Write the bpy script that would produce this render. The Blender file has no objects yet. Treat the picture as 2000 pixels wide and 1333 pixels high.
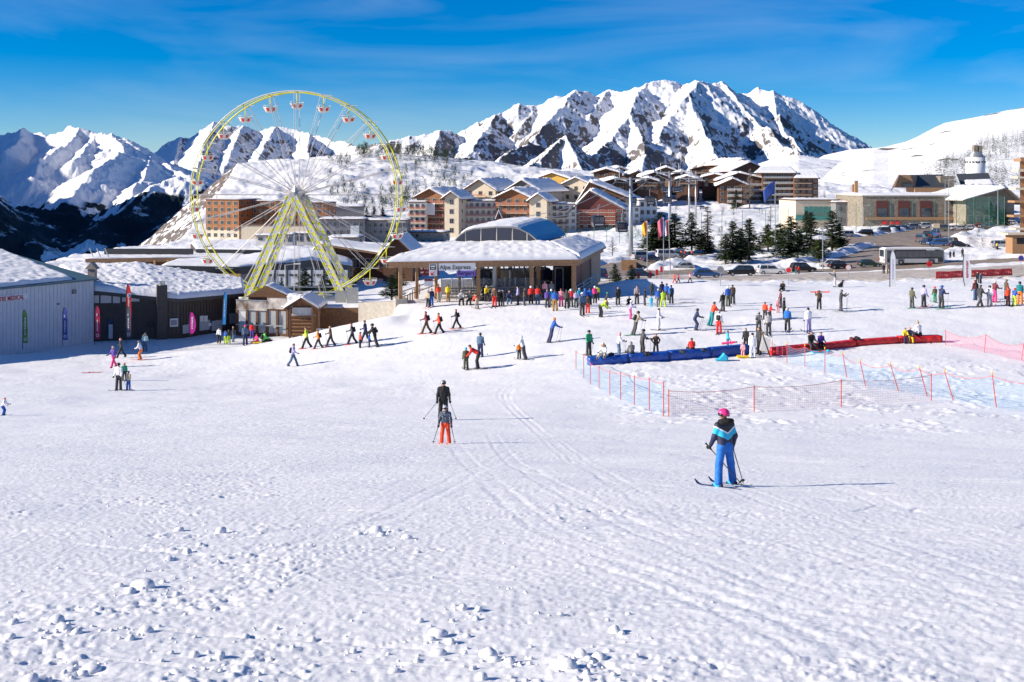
import bpy, bmesh, math, random
import numpy as np
from mathutils import Vector, Matrix
random.seed(7)
R=math.radians
SC=bpy.context.scene
COL=SC.collection
F=2200.0
SUN_AZ=12.0   # direction light travels: +X rotated towards +Y by this many degrees
SUN_EL=24.5
def P(px,py,D):
    return Vector(((px-1000)/F*D, D, -(py-350)/F*D))
# ---------------------------------------------------------------- noise
def _hash(ix,iy,seed):
    h=(ix.astype(np.int64)*374761393+iy.astype(np.int64)*668265263+seed*1442695041)&0x7fffffff
    h=((h^(h>>13))*1274126177)&0x7fffffff
    h=h^(h>>16)
    return (h&0xffff)/65535.0
def vnoise(x,y,seed=0):
    x0=np.floor(x);y0=np.floor(y);fx=x-x0;fy=y-y0
    fx=fx*fx*fx*(fx*(fx*6-15)+10);fy=fy*fy*fy*(fy*(fy*6-15)+10)
    a=_hash(x0,y0,seed);b=_hash(x0+1,y0,seed);c=_hash(x0,y0+1,seed);d=_hash(x0+1,y0+1,seed)
    return (a*(1-fx)+b*fx)*(1-fy)+(c*(1-fx)+d*fx)*fy
def fbm(x,y,oct=4,seed=0,gain=.5,ridged=False):
    s=0;a=1;t=0
    for i in range(oct):
        n=vnoise(x*2**i+i*17.3,y*2**i-i*9.1,seed+i)
        if ridged: n=1-np.abs(2*n-1)
        s=s+a*n;t+=a;a*=gain
    return s/t
# ---------------------------------------------------------------- objects
def tag(o,label=None,cat=None,group=None,kind=None):
    if label:
        o['label']=label; LABELS.append(label)
    if cat:o['category']=cat
    if group:o['group']=group
    if kind:o['kind']=kind
    return o
LABELS=[]
def link(name,me,parent=None,mats=()):
    o=bpy.data.objects.new(name,me); COL.objects.link(o)
    if parent: o.parent=parent
    for m in mats: me.materials.append(m)
    return o
def empty(name,loc=(0,0,0),rz=0):
    o=bpy.data.objects.new(name,None); COL.objects.link(o); o.empty_display_size=.3
    o.location=loc; o.rotation_euler=(0,0,rz); return o
def thing(name,label,cat,loc=(0,0,0),rz=0,group=None):
    return tag(empty(name,loc,rz),label,cat,group)
def copy_tree(o,parent=None):
    c=o.copy(); COL.objects.link(c)
    if parent: c.parent=parent
    for ch in o.children: copy_tree(ch,c)
    return c
def grid_mesh(name,X,Y,Z,mat,smooth=True,uvs=None):
    nr,nc=X.shape
    me=bpy.data.meshes.new(name)
    co=np.stack([X,Y,Z],-1).reshape(-1,3).astype(np.float32)
    idx=np.arange(nr*nc).reshape(nr,nc)
    q=np.stack([idx[:-1,:-1],idx[:-1,1:],idx[1:,1:],idx[1:,:-1]],-1).reshape(-1,4)
    me.vertices.add(len(co)); me.vertices.foreach_set('co',co.ravel())
    me.loops.add(q.size); me.loops.foreach_set('vertex_index',q.ravel().astype(np.int32))
    me.polygons.add(len(q)); me.polygons.foreach_set('loop_start',(np.arange(len(q))*4).astype(np.int32))
    me.polygons.foreach_set('use_smooth',np.full(len(q),smooth))
    me.update(calc_edges=True)
    me.materials.append(mat)
    return me
class MB:
    """collects shapes into one mesh"""
    def __init__(s): s.v=[];s.f=[];s.m=[];s.mats=[]
    def mi(s,mat):
        if mat is None: return 0
        if mat not in s.mats: s.mats.append(mat)
        return s.mats.index(mat)
    def add(s,vs,fs,mat=None):
        b=len(s.v); s.v+= [tuple(v) for v in vs]; k=s.mi(mat)
        for f in fs: s.f.append(tuple(b+i for i in f)); s.m.append(k)
    def box(s,c,d,mat=None,rz=0,rx=0,ry=0):
        x,y,z=d[0]/2,d[1]/2,d[2]/2
        vs=[Vector((a*x,b*y,e*z)) for e in(-1,1) for b in(-1,1) for a in(-1,1)]
        M=Matrix.Rotation(rz,3,'Z')@Matrix.Rotation(ry,3,'Y')@Matrix.Rotation(rx,3,'X')
        s.add([M@v+Vector(c) for v in vs],[(0,2,3,1),(4,5,7,6),(0,1,5,4),(2,6,7,3),(0,4,6,2),(1,3,7,5)],mat)
        return s
    def bx(s,x0,x1,y0,y1,z0,z1,mat=None):
        return s.box(((x0+x1)/2,(y0+y1)/2,(z0+z1)/2),(abs(x1-x0),abs(y1-y0),abs(z1-z0)),mat)
    def tube(s,a,b,r,r2=None,n=8,mat=None,cap=True):
        a=Vector(a);b=Vector(b);r2=r if r2 is None else r2
        d=(b-a)
        if d.length<1e-6: return s
        d.normalize(); u=d.orthogonal().normalized(); w=d.cross(u)
        vs=[]
        for p,rr in((a,r),(b,r2)):
            for i in range(n):
                t=2*math.pi*i/n; vs.append(p+(u*math.cos(t)+w*math.sin(t))*rr)
        fs=[(i,(i+1)%n,n+(i+1)%n,n+i) for i in range(n)]
        if cap: fs+=[tuple(range(n))[::-1],tuple(range(n,2*n))]
        s.add(vs,fs,mat); return s
    def path(s,pts,r,n=6,mat=None):
        for a,b in zip(pts,pts[1:]): s.tube(a,b,r,n=n,mat=mat)
        return s
    def prism(s,poly,y0,y1,mat=None,axis='y'):
        """poly of (x,z), extruded along y (or: axis 'x' poly of (y,z); 'z' poly of (x,y))"""
        n=len(poly)
        def mk(p,t):
            if axis=='y': return (p[0],t,p[1])
            if axis=='x': return (t,p[0],p[1])
            return (p[0],p[1],t)
        vs=[mk(p,y0) for p in poly]+[mk(p,y1) for p in poly]
        s.add(vs,[(i,(i+1)%n,n+(i+1)%n,n+i) for i in range(n)]+[tuple(range(n))[::-1],tuple(range(n,2*n))],mat); return s
    def quad(s,a,b,c,d,mat=None): s.add([a,b,c,d],[(0,1,2,3)],mat); return s
    def build(s,name,mat=None,parent=None,smooth=False,bevel=0):
        me=bpy.data.meshes.new(name); me.from_pydata(s.v,[],s.f)
        if s.mats:
            for m in s.mats: me.materials.append(m)
            me.polygons.foreach_set('material_index',s.m)
        elif mat: me.materials.append(mat)
        bm=bmesh.new(); bm.from_mesh(me)
        bmesh.ops.recalc_face_normals(bm,faces=bm.faces)
        if bevel: bmesh.ops.bevel(bm,geom=list(bm.edges),offset=bevel,segments=1,affect='EDGES',clamp_overlap=True)
        bm.to_mesh(me); bm.free()
        if smooth: me.polygons.foreach_set('use_smooth',[True]*len(me.polygons))
        me.update()
        o=bpy.data.objects.new(name,me); COL.objects.link(o)
        if parent: o.parent=parent
        return o
# ---------------------------------------------------------------- materials
MATS={}
def mat(name,col,rough=.6,metal=0,spec=.5,noise=0,nscale=8,bump=0,bscale=30,emit=0,alpha=1):
    if name in MATS: return MATS[name]
    m=bpy.data.materials.new(name); m.use_nodes=True; nt=m.node_tree; b=nt.nodes['Principled BSDF']
    b.inputs['Base Color'].default_value=(*col,1); b.inputs['Roughness'].default_value=rough
    b.inputs['Metallic'].default_value=metal; b.inputs['Specular IOR Level'].default_value=spec
    if alpha<1: b.inputs['Alpha'].default_value=alpha
    tc=nt.nodes.new('ShaderNodeTexCoord')
    if noise:
        n=nt.nodes.new('ShaderNodeTexNoise'); n.inputs['Scale'].default_value=nscale; n.inputs['Detail'].default_value=6
        nt.links.new(tc.outputs['Object'],n.inputs['Vector'])
        r=nt.nodes.new('ShaderNodeMapRange'); r.inputs[1].default_value=.3; r.inputs[2].default_value=.7
        r.inputs[3].default_value=1-noise; r.inputs[4].default_value=1+noise
        nt.links.new(n.outputs['Fac'],r.inputs[0])
        mx=nt.nodes.new('ShaderNodeVectorMath'); mx.operation='SCALE'; mx.inputs[0].default_value=col
        nt.links.new(r.outputs[0],mx.inputs['Scale']); nt.links.new(mx.outputs[0],b.inputs['Base Color'])
    if bump:
        n=nt.nodes.new('ShaderNodeTexNoise'); n.inputs['Scale'].default_value=bscale; n.inputs['Detail'].default_value=5
        nt.links.new(tc.outputs['Object'],n.inputs['Vector'])
        bp=nt.nodes.new('ShaderNodeBump'); bp.inputs['Strength'].default_value=bump; bp.inputs['Distance'].default_value=.05
        nt.links.new(n.outputs['Fac'],bp.inputs['Height']); nt.links.new(bp.outputs[0],b.inputs['Normal'])
    MATS[name]=m; return m
def N(nt,t,**kw):
    n=nt.nodes.new(t)
    for k,v in kw.items(): setattr(n,k,v)
    return n
# ---------------------------------------------------------------- camera, world, sun
cam=bpy.data.cameras.new('camera'); co=bpy.data.objects.new('camera',cam); COL.objects.link(co)
co.location=(0,0,0); co.rotation_euler=(R(90),0,0); cam.lens=F/2000*36; cam.sensor_width=36
cam.shift_y=-(666.5-350)/2000; cam.clip_end=60000; cam.clip_start=.1; SC.camera=co
SC.view_settings.view_transform='Standard'; SC.view_settings.look='None'; SC.view_settings.exposure=.70; SC.view_settings.gamma=1
sd=bpy.data.lights.new('sun','SUN'); sd.energy=5.0; sd.angle=R(.5); sd.color=(1,.90,.76)
so=bpy.data.objects.new('sun',sd); COL.objects.link(so)
tv=Vector((math.cos(R(SUN_AZ))*math.cos(R(SUN_EL)),math.sin(R(SUN_AZ))*math.cos(R(SUN_EL)),-math.sin(R(SUN_EL))))
so.rotation_euler=tv.to_track_quat('-Z','Y').to_euler()
W=bpy.data.worlds.new('World'); SC.world=W; W.use_nodes=True; nt=W.node_tree
bg=nt.nodes['Background']; sky=N(nt,'ShaderNodeTexSky',sky_type='NISHITA'); sky.sun_disc=False
sky.sun_elevation=R(SUN_EL)
sv=-tv; sky.sun_rotation=math.atan2(sv.x,sv.y)
sky.altitude=1800; sky.air_density=1.0; sky.dust_density=0.0; sky.ozone_density=6
hs=N(nt,'ShaderNodeHueSaturation'); hs.inputs['Saturation'].default_value=1.46; hs.inputs['Hue'].default_value=.507; hs.inputs['Value'].default_value=1.0
nt.links.new(sky.outputs[0],hs.inputs['Color'])
# thin cirrus veils
tc=N(nt,'ShaderNodeTexCoord'); mp=N(nt,'ShaderNodeMapping'); mp.inputs['Scale'].default_value=(1.6,1.6,9); mp.inputs['Rotation'].default_value=(0,R(4),R(10))
nt.links.new(tc.outputs['Generated'],mp.inputs['Vector'])
cn=N(nt,'ShaderNodeTexNoise'); cn.inputs['Scale'].default_value=1.6; cn.inputs['Detail'].default_value=7; cn.inputs['Roughness'].default_value=.5; cn.inputs['Distortion'].default_value=.7
nt.links.new(mp.outputs[0],cn.inputs['Vector'])
cr=N(nt,'ShaderNodeMapRange'); cr.inputs[1].default_value=.46; cr.inputs[2].default_value=.78; cr.inputs[3].default_value=0; cr.inputs[4].default_value=.24
nt.links.new(cn.outputs['Fac'],cr.inputs[0])
mx=N(nt,'ShaderNodeMixRGB'); mx.inputs[2].default_value=(5.6,6.6,7.6,1)
nt.links.new(cr.outputs[0],mx.inputs[0]); nt.links.new(hs.outputs[0],mx.inputs[1])
nt.links.new(mx.outputs[0],bg.inputs['Color']); bg.inputs['Strength'].default_value=.076
SC.cycles.max_bounces=5; SC.cycles.volume_bounces=0; SC.cycles.transparent_max_bounces=24
# ---------------------------------------------------------------- snow material
def snow_mat(name,scale=1.0,bump=.25,tint=(.84,.84,.85),fine=True,dirt=False):
    m=bpy.data.materials.new(name); m.use_nodes=True; nt=m.node_tree; b=nt.nodes['Principled BSDF']
    b.inputs['Roughness'].default_value=.55; b.inputs['Specular IOR Level'].default_value=.25
    tc=N(nt,'ShaderNodeTexCoord')
    n1=N(nt,'ShaderNodeTexNoise'); n1.inputs['Scale'].default_value=.35*scale; n1.inputs['Detail'].default_value=8; n1.inputs['Roughness'].default_value=.65
    nt.links.new(tc.outputs['Object'],n1.inputs['Vector'])
    r=N(nt,'ShaderNodeValToRGB'); r.color_ramp.elements[0].position=.3; r.color_ramp.elements[1].position=.7
    r.color_ramp.elements[0].color=(tint[0]*.93,tint[1]*.94,tint[2]*.97,1); r.color_ramp.elements[1].color=(*tint,1)
    nt.links.new(n1.outputs['Fac'],r.inputs[0]); nt.links.new(r.outputs[0],b.inputs['Base Color'])
    n2=N(nt,'ShaderNodeTexNoise'); n2.inputs['Scale'].default_value=11*scale; n2.inputs['Detail'].default_value=7; n2.inputs['Roughness'].default_value=.72
    mp=N(nt,'ShaderNodeMapping'); mp.inputs['Scale'].default_value=(.7,1.6,1); mp.inputs['Rotation'].default_value=(0,0,R(8)); nt.links.new(tc.outputs['Object'],mp.inputs[0]); nt.links.new(mp.outputs[0],n2.inputs['Vector'])
    bp=N(nt,'ShaderNodeBump'); bp.inputs['Strength'].default_value=bump; bp.inputs['Distance'].default_value=.05/scale
    nt.links.new(n2.outputs['Fac'],bp.inputs['Height']); nt.links.new(bp.outputs[0],b.inputs['Normal'])
    MATS[name]=m; return m
# ================================================================ terrain
CP=[]
for x in(-40,-12,0,12,40):
    CP+=[(x,-25,1.6),(x,0,-1.8),(x,6.5,-2.95)]
CP+=[tuple(P(*a)) for a in [
(1430,952,19.2),(700,952,19.2),(100,952,19.2),(1950,955,19.2),
(866,820,47),(1295,812,49),(1640,796,52),(2000,800,52),(400,818,48),(0,815,52),(1400,760,60),(1900,745,64),
(230,762,70),(0,770,66),(572,716,86),(922,720,77),(937,698,83),(1077,669,84),(1150,694,78),(835,651,90),(893,641,95),
(620,682,90),(735,680,90),(282,687,100),(237,699,95),(0,682,102),(-200,690,102),(180,663,110),(460,645,118),(440,670,103),(510,672,98),
(800,592,108),(1110,588,106),(1085,608,100),(1240,655,86),(1357,645,87),(1403,652,87),(1400,600,100),(1538,647,86),(1600,604,97),
(1780,601,97),(1950,598,97),(2200,595,97),(1150,713,75),(1480,700,77),(1510,692,78),(1840,668,82),(2100,665,84),
(1300,572,115),(1300,550,145),(1600,552,138),(1900,545,138),(1900,522,175),(1600,538,170),(1300,545,165),(2200,520,175),
(1450,536,200),(1700,530,205),(1950,512,212),(1250,538,200),(2300,500,215),(1160,540,190),
(1340,508,240),(1450,502,255),(1600,500,250),(1430,508,235),(1760,500,235),(1760,468,280),(1680,461,290),(1900,452,320),(1850,480,255),(2100,470,260),
(1180,500,240),(1200,468,330),(1350,470,330),(1450,450,380),(1400,405,540),(1300,432,450),(1500,403,540),(1600,400,540),(1650,440,390),(1800,438,350),(1950,440,340),
(480,606,150),(710,606,150),(250,610,150),(400,560,190),(700,545,210),(900,520,230),(560,482,300),(800,500,300),(1000,480,330),
(430,468,480),(600,458,480),(750,450,430),(830,473,420),(1000,455,450),(1280,442,430),
(600,405,580),(700,405,600),(900,410,600),(440,395,640),(500,352,720),(560,326,780),(600,320,800),(660,314,830),(740,302,850),(800,296,870),(860,312,850),(930,326,830),(1000,353,780),
(1060,400,640),(1180,390,560),(1200,372,640),(1300,352,700),(1400,345,740),(1500,350,800),(1600,362,820),(1700,375,700),(1800,372,800),(2000,365,800),(2300,365,700),
(300,420,1300),(600,420,1300),(900,420,1300),(1200,420,1300),(1500,400,1300),(1800,370,1300),(2100,370,1300)]]
CP=np.array(CP)
def warp(x,y):
    yy=np.maximum(y,-30)+45.
    return x*70/yy, 70*np.log(yy)
def _tps(r2): return .5*r2*np.log(r2+1e-9)
_a,_b=warp(CP[:,0],CP[:,1])
_n=len(CP); _K=_tps((_a[:,None]-_a)**2+(_b[:,None]-_b)**2)+np.eye(_n)*18.0
_Pm=np.stack([np.ones(_n),_a,_b],1)
_A=np.block([[_K,_Pm],[_Pm.T,np.zeros((3,3))]])
_w=np.linalg.solve(_A,np.concatenate([CP[:,2],[0,0,0]]))
def sstep(a,b,x):
    t=np.clip((x-a)/(b-a),0,1); return t*t*(3-2*t)
def base(x,y):
    x=np.asarray(x,float);y=np.asarray(y,float)
    sh=x.shape; xf=x.ravel(); yf=y.ravel(); out=np.empty(len(xf))
    for i in range(0,len(xf),40000):
        a,b=warp(xf[i:i+40000],yf[i:i+40000])
        r2=(a[:,None]-_a)**2+(b[:,None]-_b)**2
        out[i:i+40000]=_tps(r2)@_w[:_n]+_w[_n]+_w[_n+1]*a+_w[_n+2]*b
    z=out.reshape(sh)
    # snow ridge left of the station with the hollow of the fun fair behind it
    k=sstep(101,106,y+np.clip((x+11)*-.28,0,4))*sstep(-9.5,-12.5,x)*(1-sstep(150,185,y))
    fl=-15.9+0.004*(x+30)
    z=z*(1-k)+np.minimum(z,fl)*k
    rid=np.exp(-((y-(101.5-.05*(x+12)))/3.2)**2)*sstep(-24,-14,x)*(1-sstep(-11,-9,x))
    z=z+rid*.35
    # station platform
    k=sstep(102,106,y)*(1-sstep(128,136,y))*sstep(-12,-10.5,x)*(1-sstep(8,12,x))
    z=z*(1-k)+(-11.62)*k
    # berm behind the queue
    for cx,cy,wx,wy,h in((12,115,5,2.4,1.15),(19,115.6,5.5,2.3,1.05),(25.5,116.5,4.5,2.4,.55)):
        z=z+h*np.exp(-((x-cx)/wx)**2-((y-cy)/wy)**2)
    # plateau edge to the valley on the left
    e=-60-.17*y
    d=np.maximum(0,e-x)*sstep(150,230,y)
    z=z-np.minimum(d*.75,400)
    # far lip
    z=z-np.maximum(0,y-900)*.05
    # ploughed bank along the road
    yb=(148-.15*x)
    z=z+.12*np.exp(-((y-yb)/3.5)**2)*sstep(12,20,x)
    z=z+2.2*np.exp(-(((x-64)/16)**2+((y-225-.2*x)/7)**2)*1.0)*0
    return z
def G(x,y): return float(base(np.array([x]),np.array([y]))[0])
def hit(px,py,Dmax=400,D0=4):
    """point where the ray through a picture position meets the ground"""
    D=np.linspace(D0,Dmax,1600) if Dmax>200 else np.linspace(D0,Dmax,1200)
    x=(px-1000)/F*D; zr=-(py-350)/F*D; zg=base(x,D)
    k=np.where(zg>=zr)[0]
    if len(k)==0: i=len(D)-1
    else: i=max(k[0],1)
    if i>0 and len(k):
        a=zr[i-1]-zg[i-1]; b=zr[i]-zg[i]; t=a/(a-b+1e-9); d=D[i-1]+(D[i]-D[i-1])*t
    else: d=D[i]
    X=(px-1000)/F*d
    return Vector((X,d,G(X,d)))
# --- ski tracks: curved lines in plan, cut as grooves
def curve_pts(pts,n=14):
    pts=[hit(*p,Dmax=150) for p in pts]; out=[]
    q=[pts[0]]+pts+[pts[-1]]
    for i in range(1,len(q)-2):
        for k in range(n):
            t=k/n; a,b,c,d=q[i-1],q[i],q[i+1],q[i+2]
            out.append(.5*((2*b)+(c-a)*t+(2*a-5*b+4*c-d)*t*t+(3*b-a-3*c+d)*t**3))
    return np.array([(p.x,p.y) for p in out])
TR=[curve_pts(p) for p in [
 [(1060,720),(1000,748),(978,772),(1000,800),(1050,840),(1120,900),(1240,960)],
 [(1110,700),(1020,745),(990,775),(1010,808),(1080,860),(1180,930),(1320,1010),(1500,1080)],
 [(600,800),(720,770),(860,735),(960,715),(1060,705)],
 [(420,830),(600,790),(760,760),(900,730)],
 [(960,850),(1000,900),(1100,960),(1300,1050),(1600,1160),(1900,1240)],
 [(1250,1160),(1500,1190),(1700,1230),(1900,1290),(2000,1320)],
 [(880,860),(1000,980),(1200,1080),(1500,1180),(1750,1300)],
 [(200,860),(420,850),(600,820),(800,770)],
 [(1600,940),(1750,990),(1900,1030),(2000,1060)],
 [(1000,1050),(1200,1100),(1450,1190),(1650,1290),(1750,1333)],
 [(1300,1000),(1500,1040),(1750,1120),(2000,1200)],
  [(300,1120),(600,1060),(850,960),(1000,880)],
  [(0,860),(300,800),(600,745),(800,720)],
 [(100,900),(300,870),(520,860),(700,830)],
 [(885,780),(850,760),(830,720),(890,660)],
 [(1450,960),(1600,1010),(1800,1080),(2000,1150)],
 [(1000,640),(1040,620),(1090,612)],[(880,690),(895,660),(900,650)]]]
def polydist(x,y,pts):
    best=np.full(x.shape,1e9)
    for (ax,ay),(bx,by) in zip(pts[:-1],pts[1:]):
        dx,dy=bx-ax,by-ay; L=dx*dx+dy*dy+1e-9
        t=np.clip(((x-ax)*dx+(y-ay)*dy)/L,0,1)
        best=np.minimum(best,(x-ax-t*dx)**2+(y-ay-t*dy)**2)
    return np.sqrt(best)
def detail(x,y):
    far=sstep(25,95,y); near=1-far
    z=.13*(fbm(x/4.5,y/4.5,3,3)-.5)*(1+far)
    # streaks left by edges, running down the piste
    a=R(-28); u=x*np.cos(a)+y*np.sin(a); v=-x*np.sin(a)+y*np.cos(a)
    rt=sstep(-4,5,x)
    pt=.35+1.0*sstep(.42,.62,fbm(x/5.5,y/7,3,17))
    z+=.015*pt*(fbm(u/2.6,v/.16,3,11)-.5)*(.25+.75*rt)*(1-.6*far)
    u2=x*np.cos(.5)+y*np.sin(.5); v2=-x*np.sin(.5)+y*np.cos(.5)
    z+=.017*pt*(fbm(u2/2.2,v2/.25,3,21)-.5)*(1-.7*rt)
    z+=.013*pt*(fbm(x/.26,y/.20,3,31)-.5)*(.5+2.2*far)
    # fine edge scratches in several directions
    for an,sd_,ln in((.10,500,1.4),(-.22,510,1.0),(.55,520,1.2)):
        uu=x*np.cos(an)+y*np.sin(an); vv=-x*np.sin(an)+y*np.cos(an); sc=1+np.floor(far*1.99)
        wq=.9*(fbm(x/2.5,y/2.5,2,sd_+5)-.5)
        rr_=1-np.abs(2*vnoise(uu/ln/3.0,(vv+wq)/.42,sd_)-1)
        mk=sstep(.52,.68,fbm(uu/2.2,vv/.9,2,sd_+2))
        z-=.016*sstep(.86,1,rr_)*mk*(1-.3*far)
    # broken crust and clods
    pm=.55*fbm(x/2.7+3,y/3.1,2,41)+.45*fbm(x/.75,y/.55,2,43); left=1-sstep(0,4.2,x-.12*y)
    pm=sstep(.60,.70,pm)*(.25+.75*left)*(1-sstep(14,40,y))+.35*sstep(.52,.66,fbm(x/7,y/7,3,45))*sstep(25,45,y)*(1-sstep(95,110,y))
    c=fbm(x/.10,y/.10,3,51); c2=fbm(x/.06+5,y/.06,2,61)
    z+=pm*(.22*np.clip(c-.62,0,1)+.03*np.clip(c2-.55,0,1)-.24*np.clip(.38-c,0,1))*.40
    z+=.0045*(fbm(x/.05,y/.07,2,66)-.5)*near*3
    for i,p in enumerate(TR):
        m=(x>p[:,0].min()-1)&(x<p[:,0].max()+1)&(y>p[:,1].min()-1)&(y<p[:,1].max()+1)
        if not m.any(): continue
        d=polydist(x[m],y[m],p); w=.05
        g=.33*(-.016*np.exp(-((d-.16)/w)**2)+.009*np.exp(-((d-.27)/.06)**2))*(.25+.9*vnoise(x[m]/1.5,y[m]/1.5,200+i))*(1+1.5*sstep(30,60,y[m]))
        z[m]+=g
    # trodden and messy snow by the nets
    nz=sstep(.45,.6,fbm(x/1.1,y/2.2,3,71))*sstep(3,7,x)*sstep(38,46,y)*(1-sstep(70,78,y))
    z+=nz*.09*(fbm(x/.35,y/.5,3,81)-.5)*2
    # ploughed dirty bank and rubble along the road, rough ground further out
    bk=np.exp(-((y-(146-.15*x))/9)**2)*sstep(12,20,x)
    z+=bk*.6*(fbm(x/1.4,y/1.6,4,91)-.45)
    vill=sstep(215,250,y)
    rr=fbm(x/16,y/16,5,101)-.5
    flat=road_mask(x,y)
    z+=(vill*2.4*rr*(1+sstep(450,700,y)*1.5)+sstep(175,215,y)*1.0*(fbm(x/3,y/3,4,111)-.5))*(1-flat)
    z+=.7*(1-flat)*np.exp(-((roadd(x,y)-2.0)/1.8)**2)*sstep(195,215,y)*(.5+fbm(x/4,y/4,3,121))
    return z
# --- roads (plan polylines)
ROADS=[]
def _rp(l): return np.array([tuple(P(*a))[:2] for a in l])
ROADS=[(_rp([(1165,536,195),(1300,532,204),(1450,534,205),(1600,532,206),(1750,525,208),(1900,515,212),(2050,508,214),(2300,500,214)]),6.0),
 (_rp([(1225,520,222),(1300,512,238),(1400,498,262),(1480,492,278)]),3.6),
 (_rp([(1165,536,195),(1195,528,205),(1225,520,222)]),4.5),
 (_rp([(1660,512,222),(1730,500,238),(1790,480,262),(1780,462,292),(1850,448,325),(1950,440,345),(2100,438,350)]),9.0),
 (_rp([(1640,470,275),(1700,468,283),(1790,462,292)]),8.0),
 (_rp([(1980,520,180),(1850,527,180),(1600,540,170),(1400,545,165),(1240,545,165),(1150,548,160)]),10.0),
]
def roadd(x,y):
    b=np.full(x.shape,1e9); m=(y>140)&(y<420)
    if not m.any(): return b
    xm,ym=x[m],y[m]; bb=np.full(xm.shape,1e9)
    for p,w in ROADS: bb=np.minimum(bb,polydist(xm,ym,p)-w)
    b[m]=bb; return b
def road_mask(x,y): return 1-sstep(0,1.5,roadd(x,y))
# --- mesh of the near and middle ground
def fan(u0,u1,nu,Ys):
    u=np.linspace(u0,u1,nu); return np.outer(Ys,u),np.outer(Ys,np.ones(nu))
t=np.linspace(0,1,560*1)
Ya=np.concatenate([np.geomspace(4.6,120,760),np.geomspace(120.6,1300,420)])
X,Y=fan(-.56,.56,820,Ya)
XC=X; YC=Y
Z=base(X,Y)+detail(X,Y)
def ground_mat():
    m=snow_mat('snow_ground',1,.36); nt=m.node_tree; b=nt.nodes['Principled BSDF']
    col=b.inputs['Base Color'].links[0].from_socket
    a=N(nt,'ShaderNodeVertexColor',layer_name='surf')
    sp=N(nt,'ShaderNodeSeparateColor'); nt.links.new(a.outputs[0],sp.inputs[0])
    tcn=[n for n in nt.nodes if n.type=='TEX_COORD'][0]
    nn=N(nt,'ShaderNodeTexNoise'); nn.inputs['Scale'].default_value=.6; nn.inputs['Detail'].default_value=8; nt.links.new(tcn.outputs['Object'],nn.inputs['Vector'])
    def mixin(prev,chan,c1,c2,lo=.35,hi=.65):
        cr=N(nt,'ShaderNodeValToRGB'); cr.color_ramp.elements[0].position=lo; cr.color_ramp.elements[1].position=hi
        cr.color_ramp.elements[0].color=(*c1,1); cr.color_ramp.elements[1].color=(*c2,1); nt.links.new(nn.outputs['Fac'],cr.inputs[0])
        ad=N(nt,'ShaderNodeMath',operation='MULTIPLY_ADD'); nt.links.new(nn.outputs['Fac'],ad.inputs[0]); ad.inputs[1].default_value=.9; ad.inputs[2].default_value=-.45
        s=N(nt,'ShaderNodeMath',operation='ADD'); nt.links.new(ad.outputs[0],s.inputs[0]); nt.links.new(sp.outputs[chan],s.inputs[1])
        st=N(nt,'ShaderNodeMapRange'); st.inputs[1].default_value=.4; st.inputs[2].default_value=.6; nt.links.new(s.outputs[0],st.inputs[0])
        mm=N(nt,'ShaderNodeMixRGB'); nt.links.new(st.outputs[0],mm.inputs[0]); nt.links.new(prev,mm.inputs[1]); nt.links.new(cr.outputs[0],mm.inputs[2])
        return mm.outputs[0]
    col=mixin(col,1,(.42,.35,.28),(.58,.53,.47))      # dirty trodden snow
    col=mixin(col,0,(.22,.175,.135),(.30,.25,.20))     # road
    col=mixin(col,2,(.06,.05,.045),(.20,.15,.11))     # rock, dry grass
    nt.links.new(col,b.inputs['Base Color'])
    return m
rm=1-sstep(-.3,.5,roadd(X,Y))
tan=(1-sstep(-1,1.5,polydist(X,Y,ROADS[-1][0])-9.5))*(Y>140)
tan=np.maximum(tan,.78*sstep(12,17,X)*sstep(139,146,Y+.1*X)*(1-sstep(192,200,Y)))
dirty=np.maximum(tan,.52*np.exp(-((Y-(146-.15*X))/7)**2)*sstep(12,20,X)+.35*np.exp(-(roadd(X,Y)/2.5)**2))
rm=rm*(1-tan*(Y<190))
gx=np.gradient(Z,axis=1)/np.maximum(np.gradient(X,axis=1),1e-6)
rock=.75*sstep(.45,.8,np.abs(gx))*sstep(350,450,Y)
rock=np.maximum(rock,.40*sstep(.55,.7,fbm(X/9,Y/30,4,131))*sstep(420,560,Y))
me=grid_mesh('snow_ground',X,Y,Z,ground_mat())
ca=me.color_attributes.new('surf','FLOAT_COLOR','POINT')
ca.data.foreach_set('color',np.stack([rm,dirty,rock,np.ones_like(rm)],-1).astype(np.float32).ravel())
g=link('snow_ground',me); tag(g,kind='structure')
# a coarser apron beyond the sides and behind the camera
for nm,u0,u1 in(('snow_field',-2.2,-.555),('snow_field',.555,2.2)):
    Xs,Ys=fan(u0,u1,90,np.concatenate([np.geomspace(4.6,1300,160)]))
    me=grid_mesh(nm,Xs,Ys,base(Xs,Ys)-.03,MATS['snow_ground']); tag(link(nm,me),kind='structure')
Xs,Ys=np.meshgrid(np.linspace(-10.1,10.1,60),np.linspace(-25,4.62,60))
tag(link('snow_field',grid_mesh('snow_field',Xs,Ys,base(Xs,Ys)-.03,MATS['snow_ground'])),kind='structure')
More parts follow.
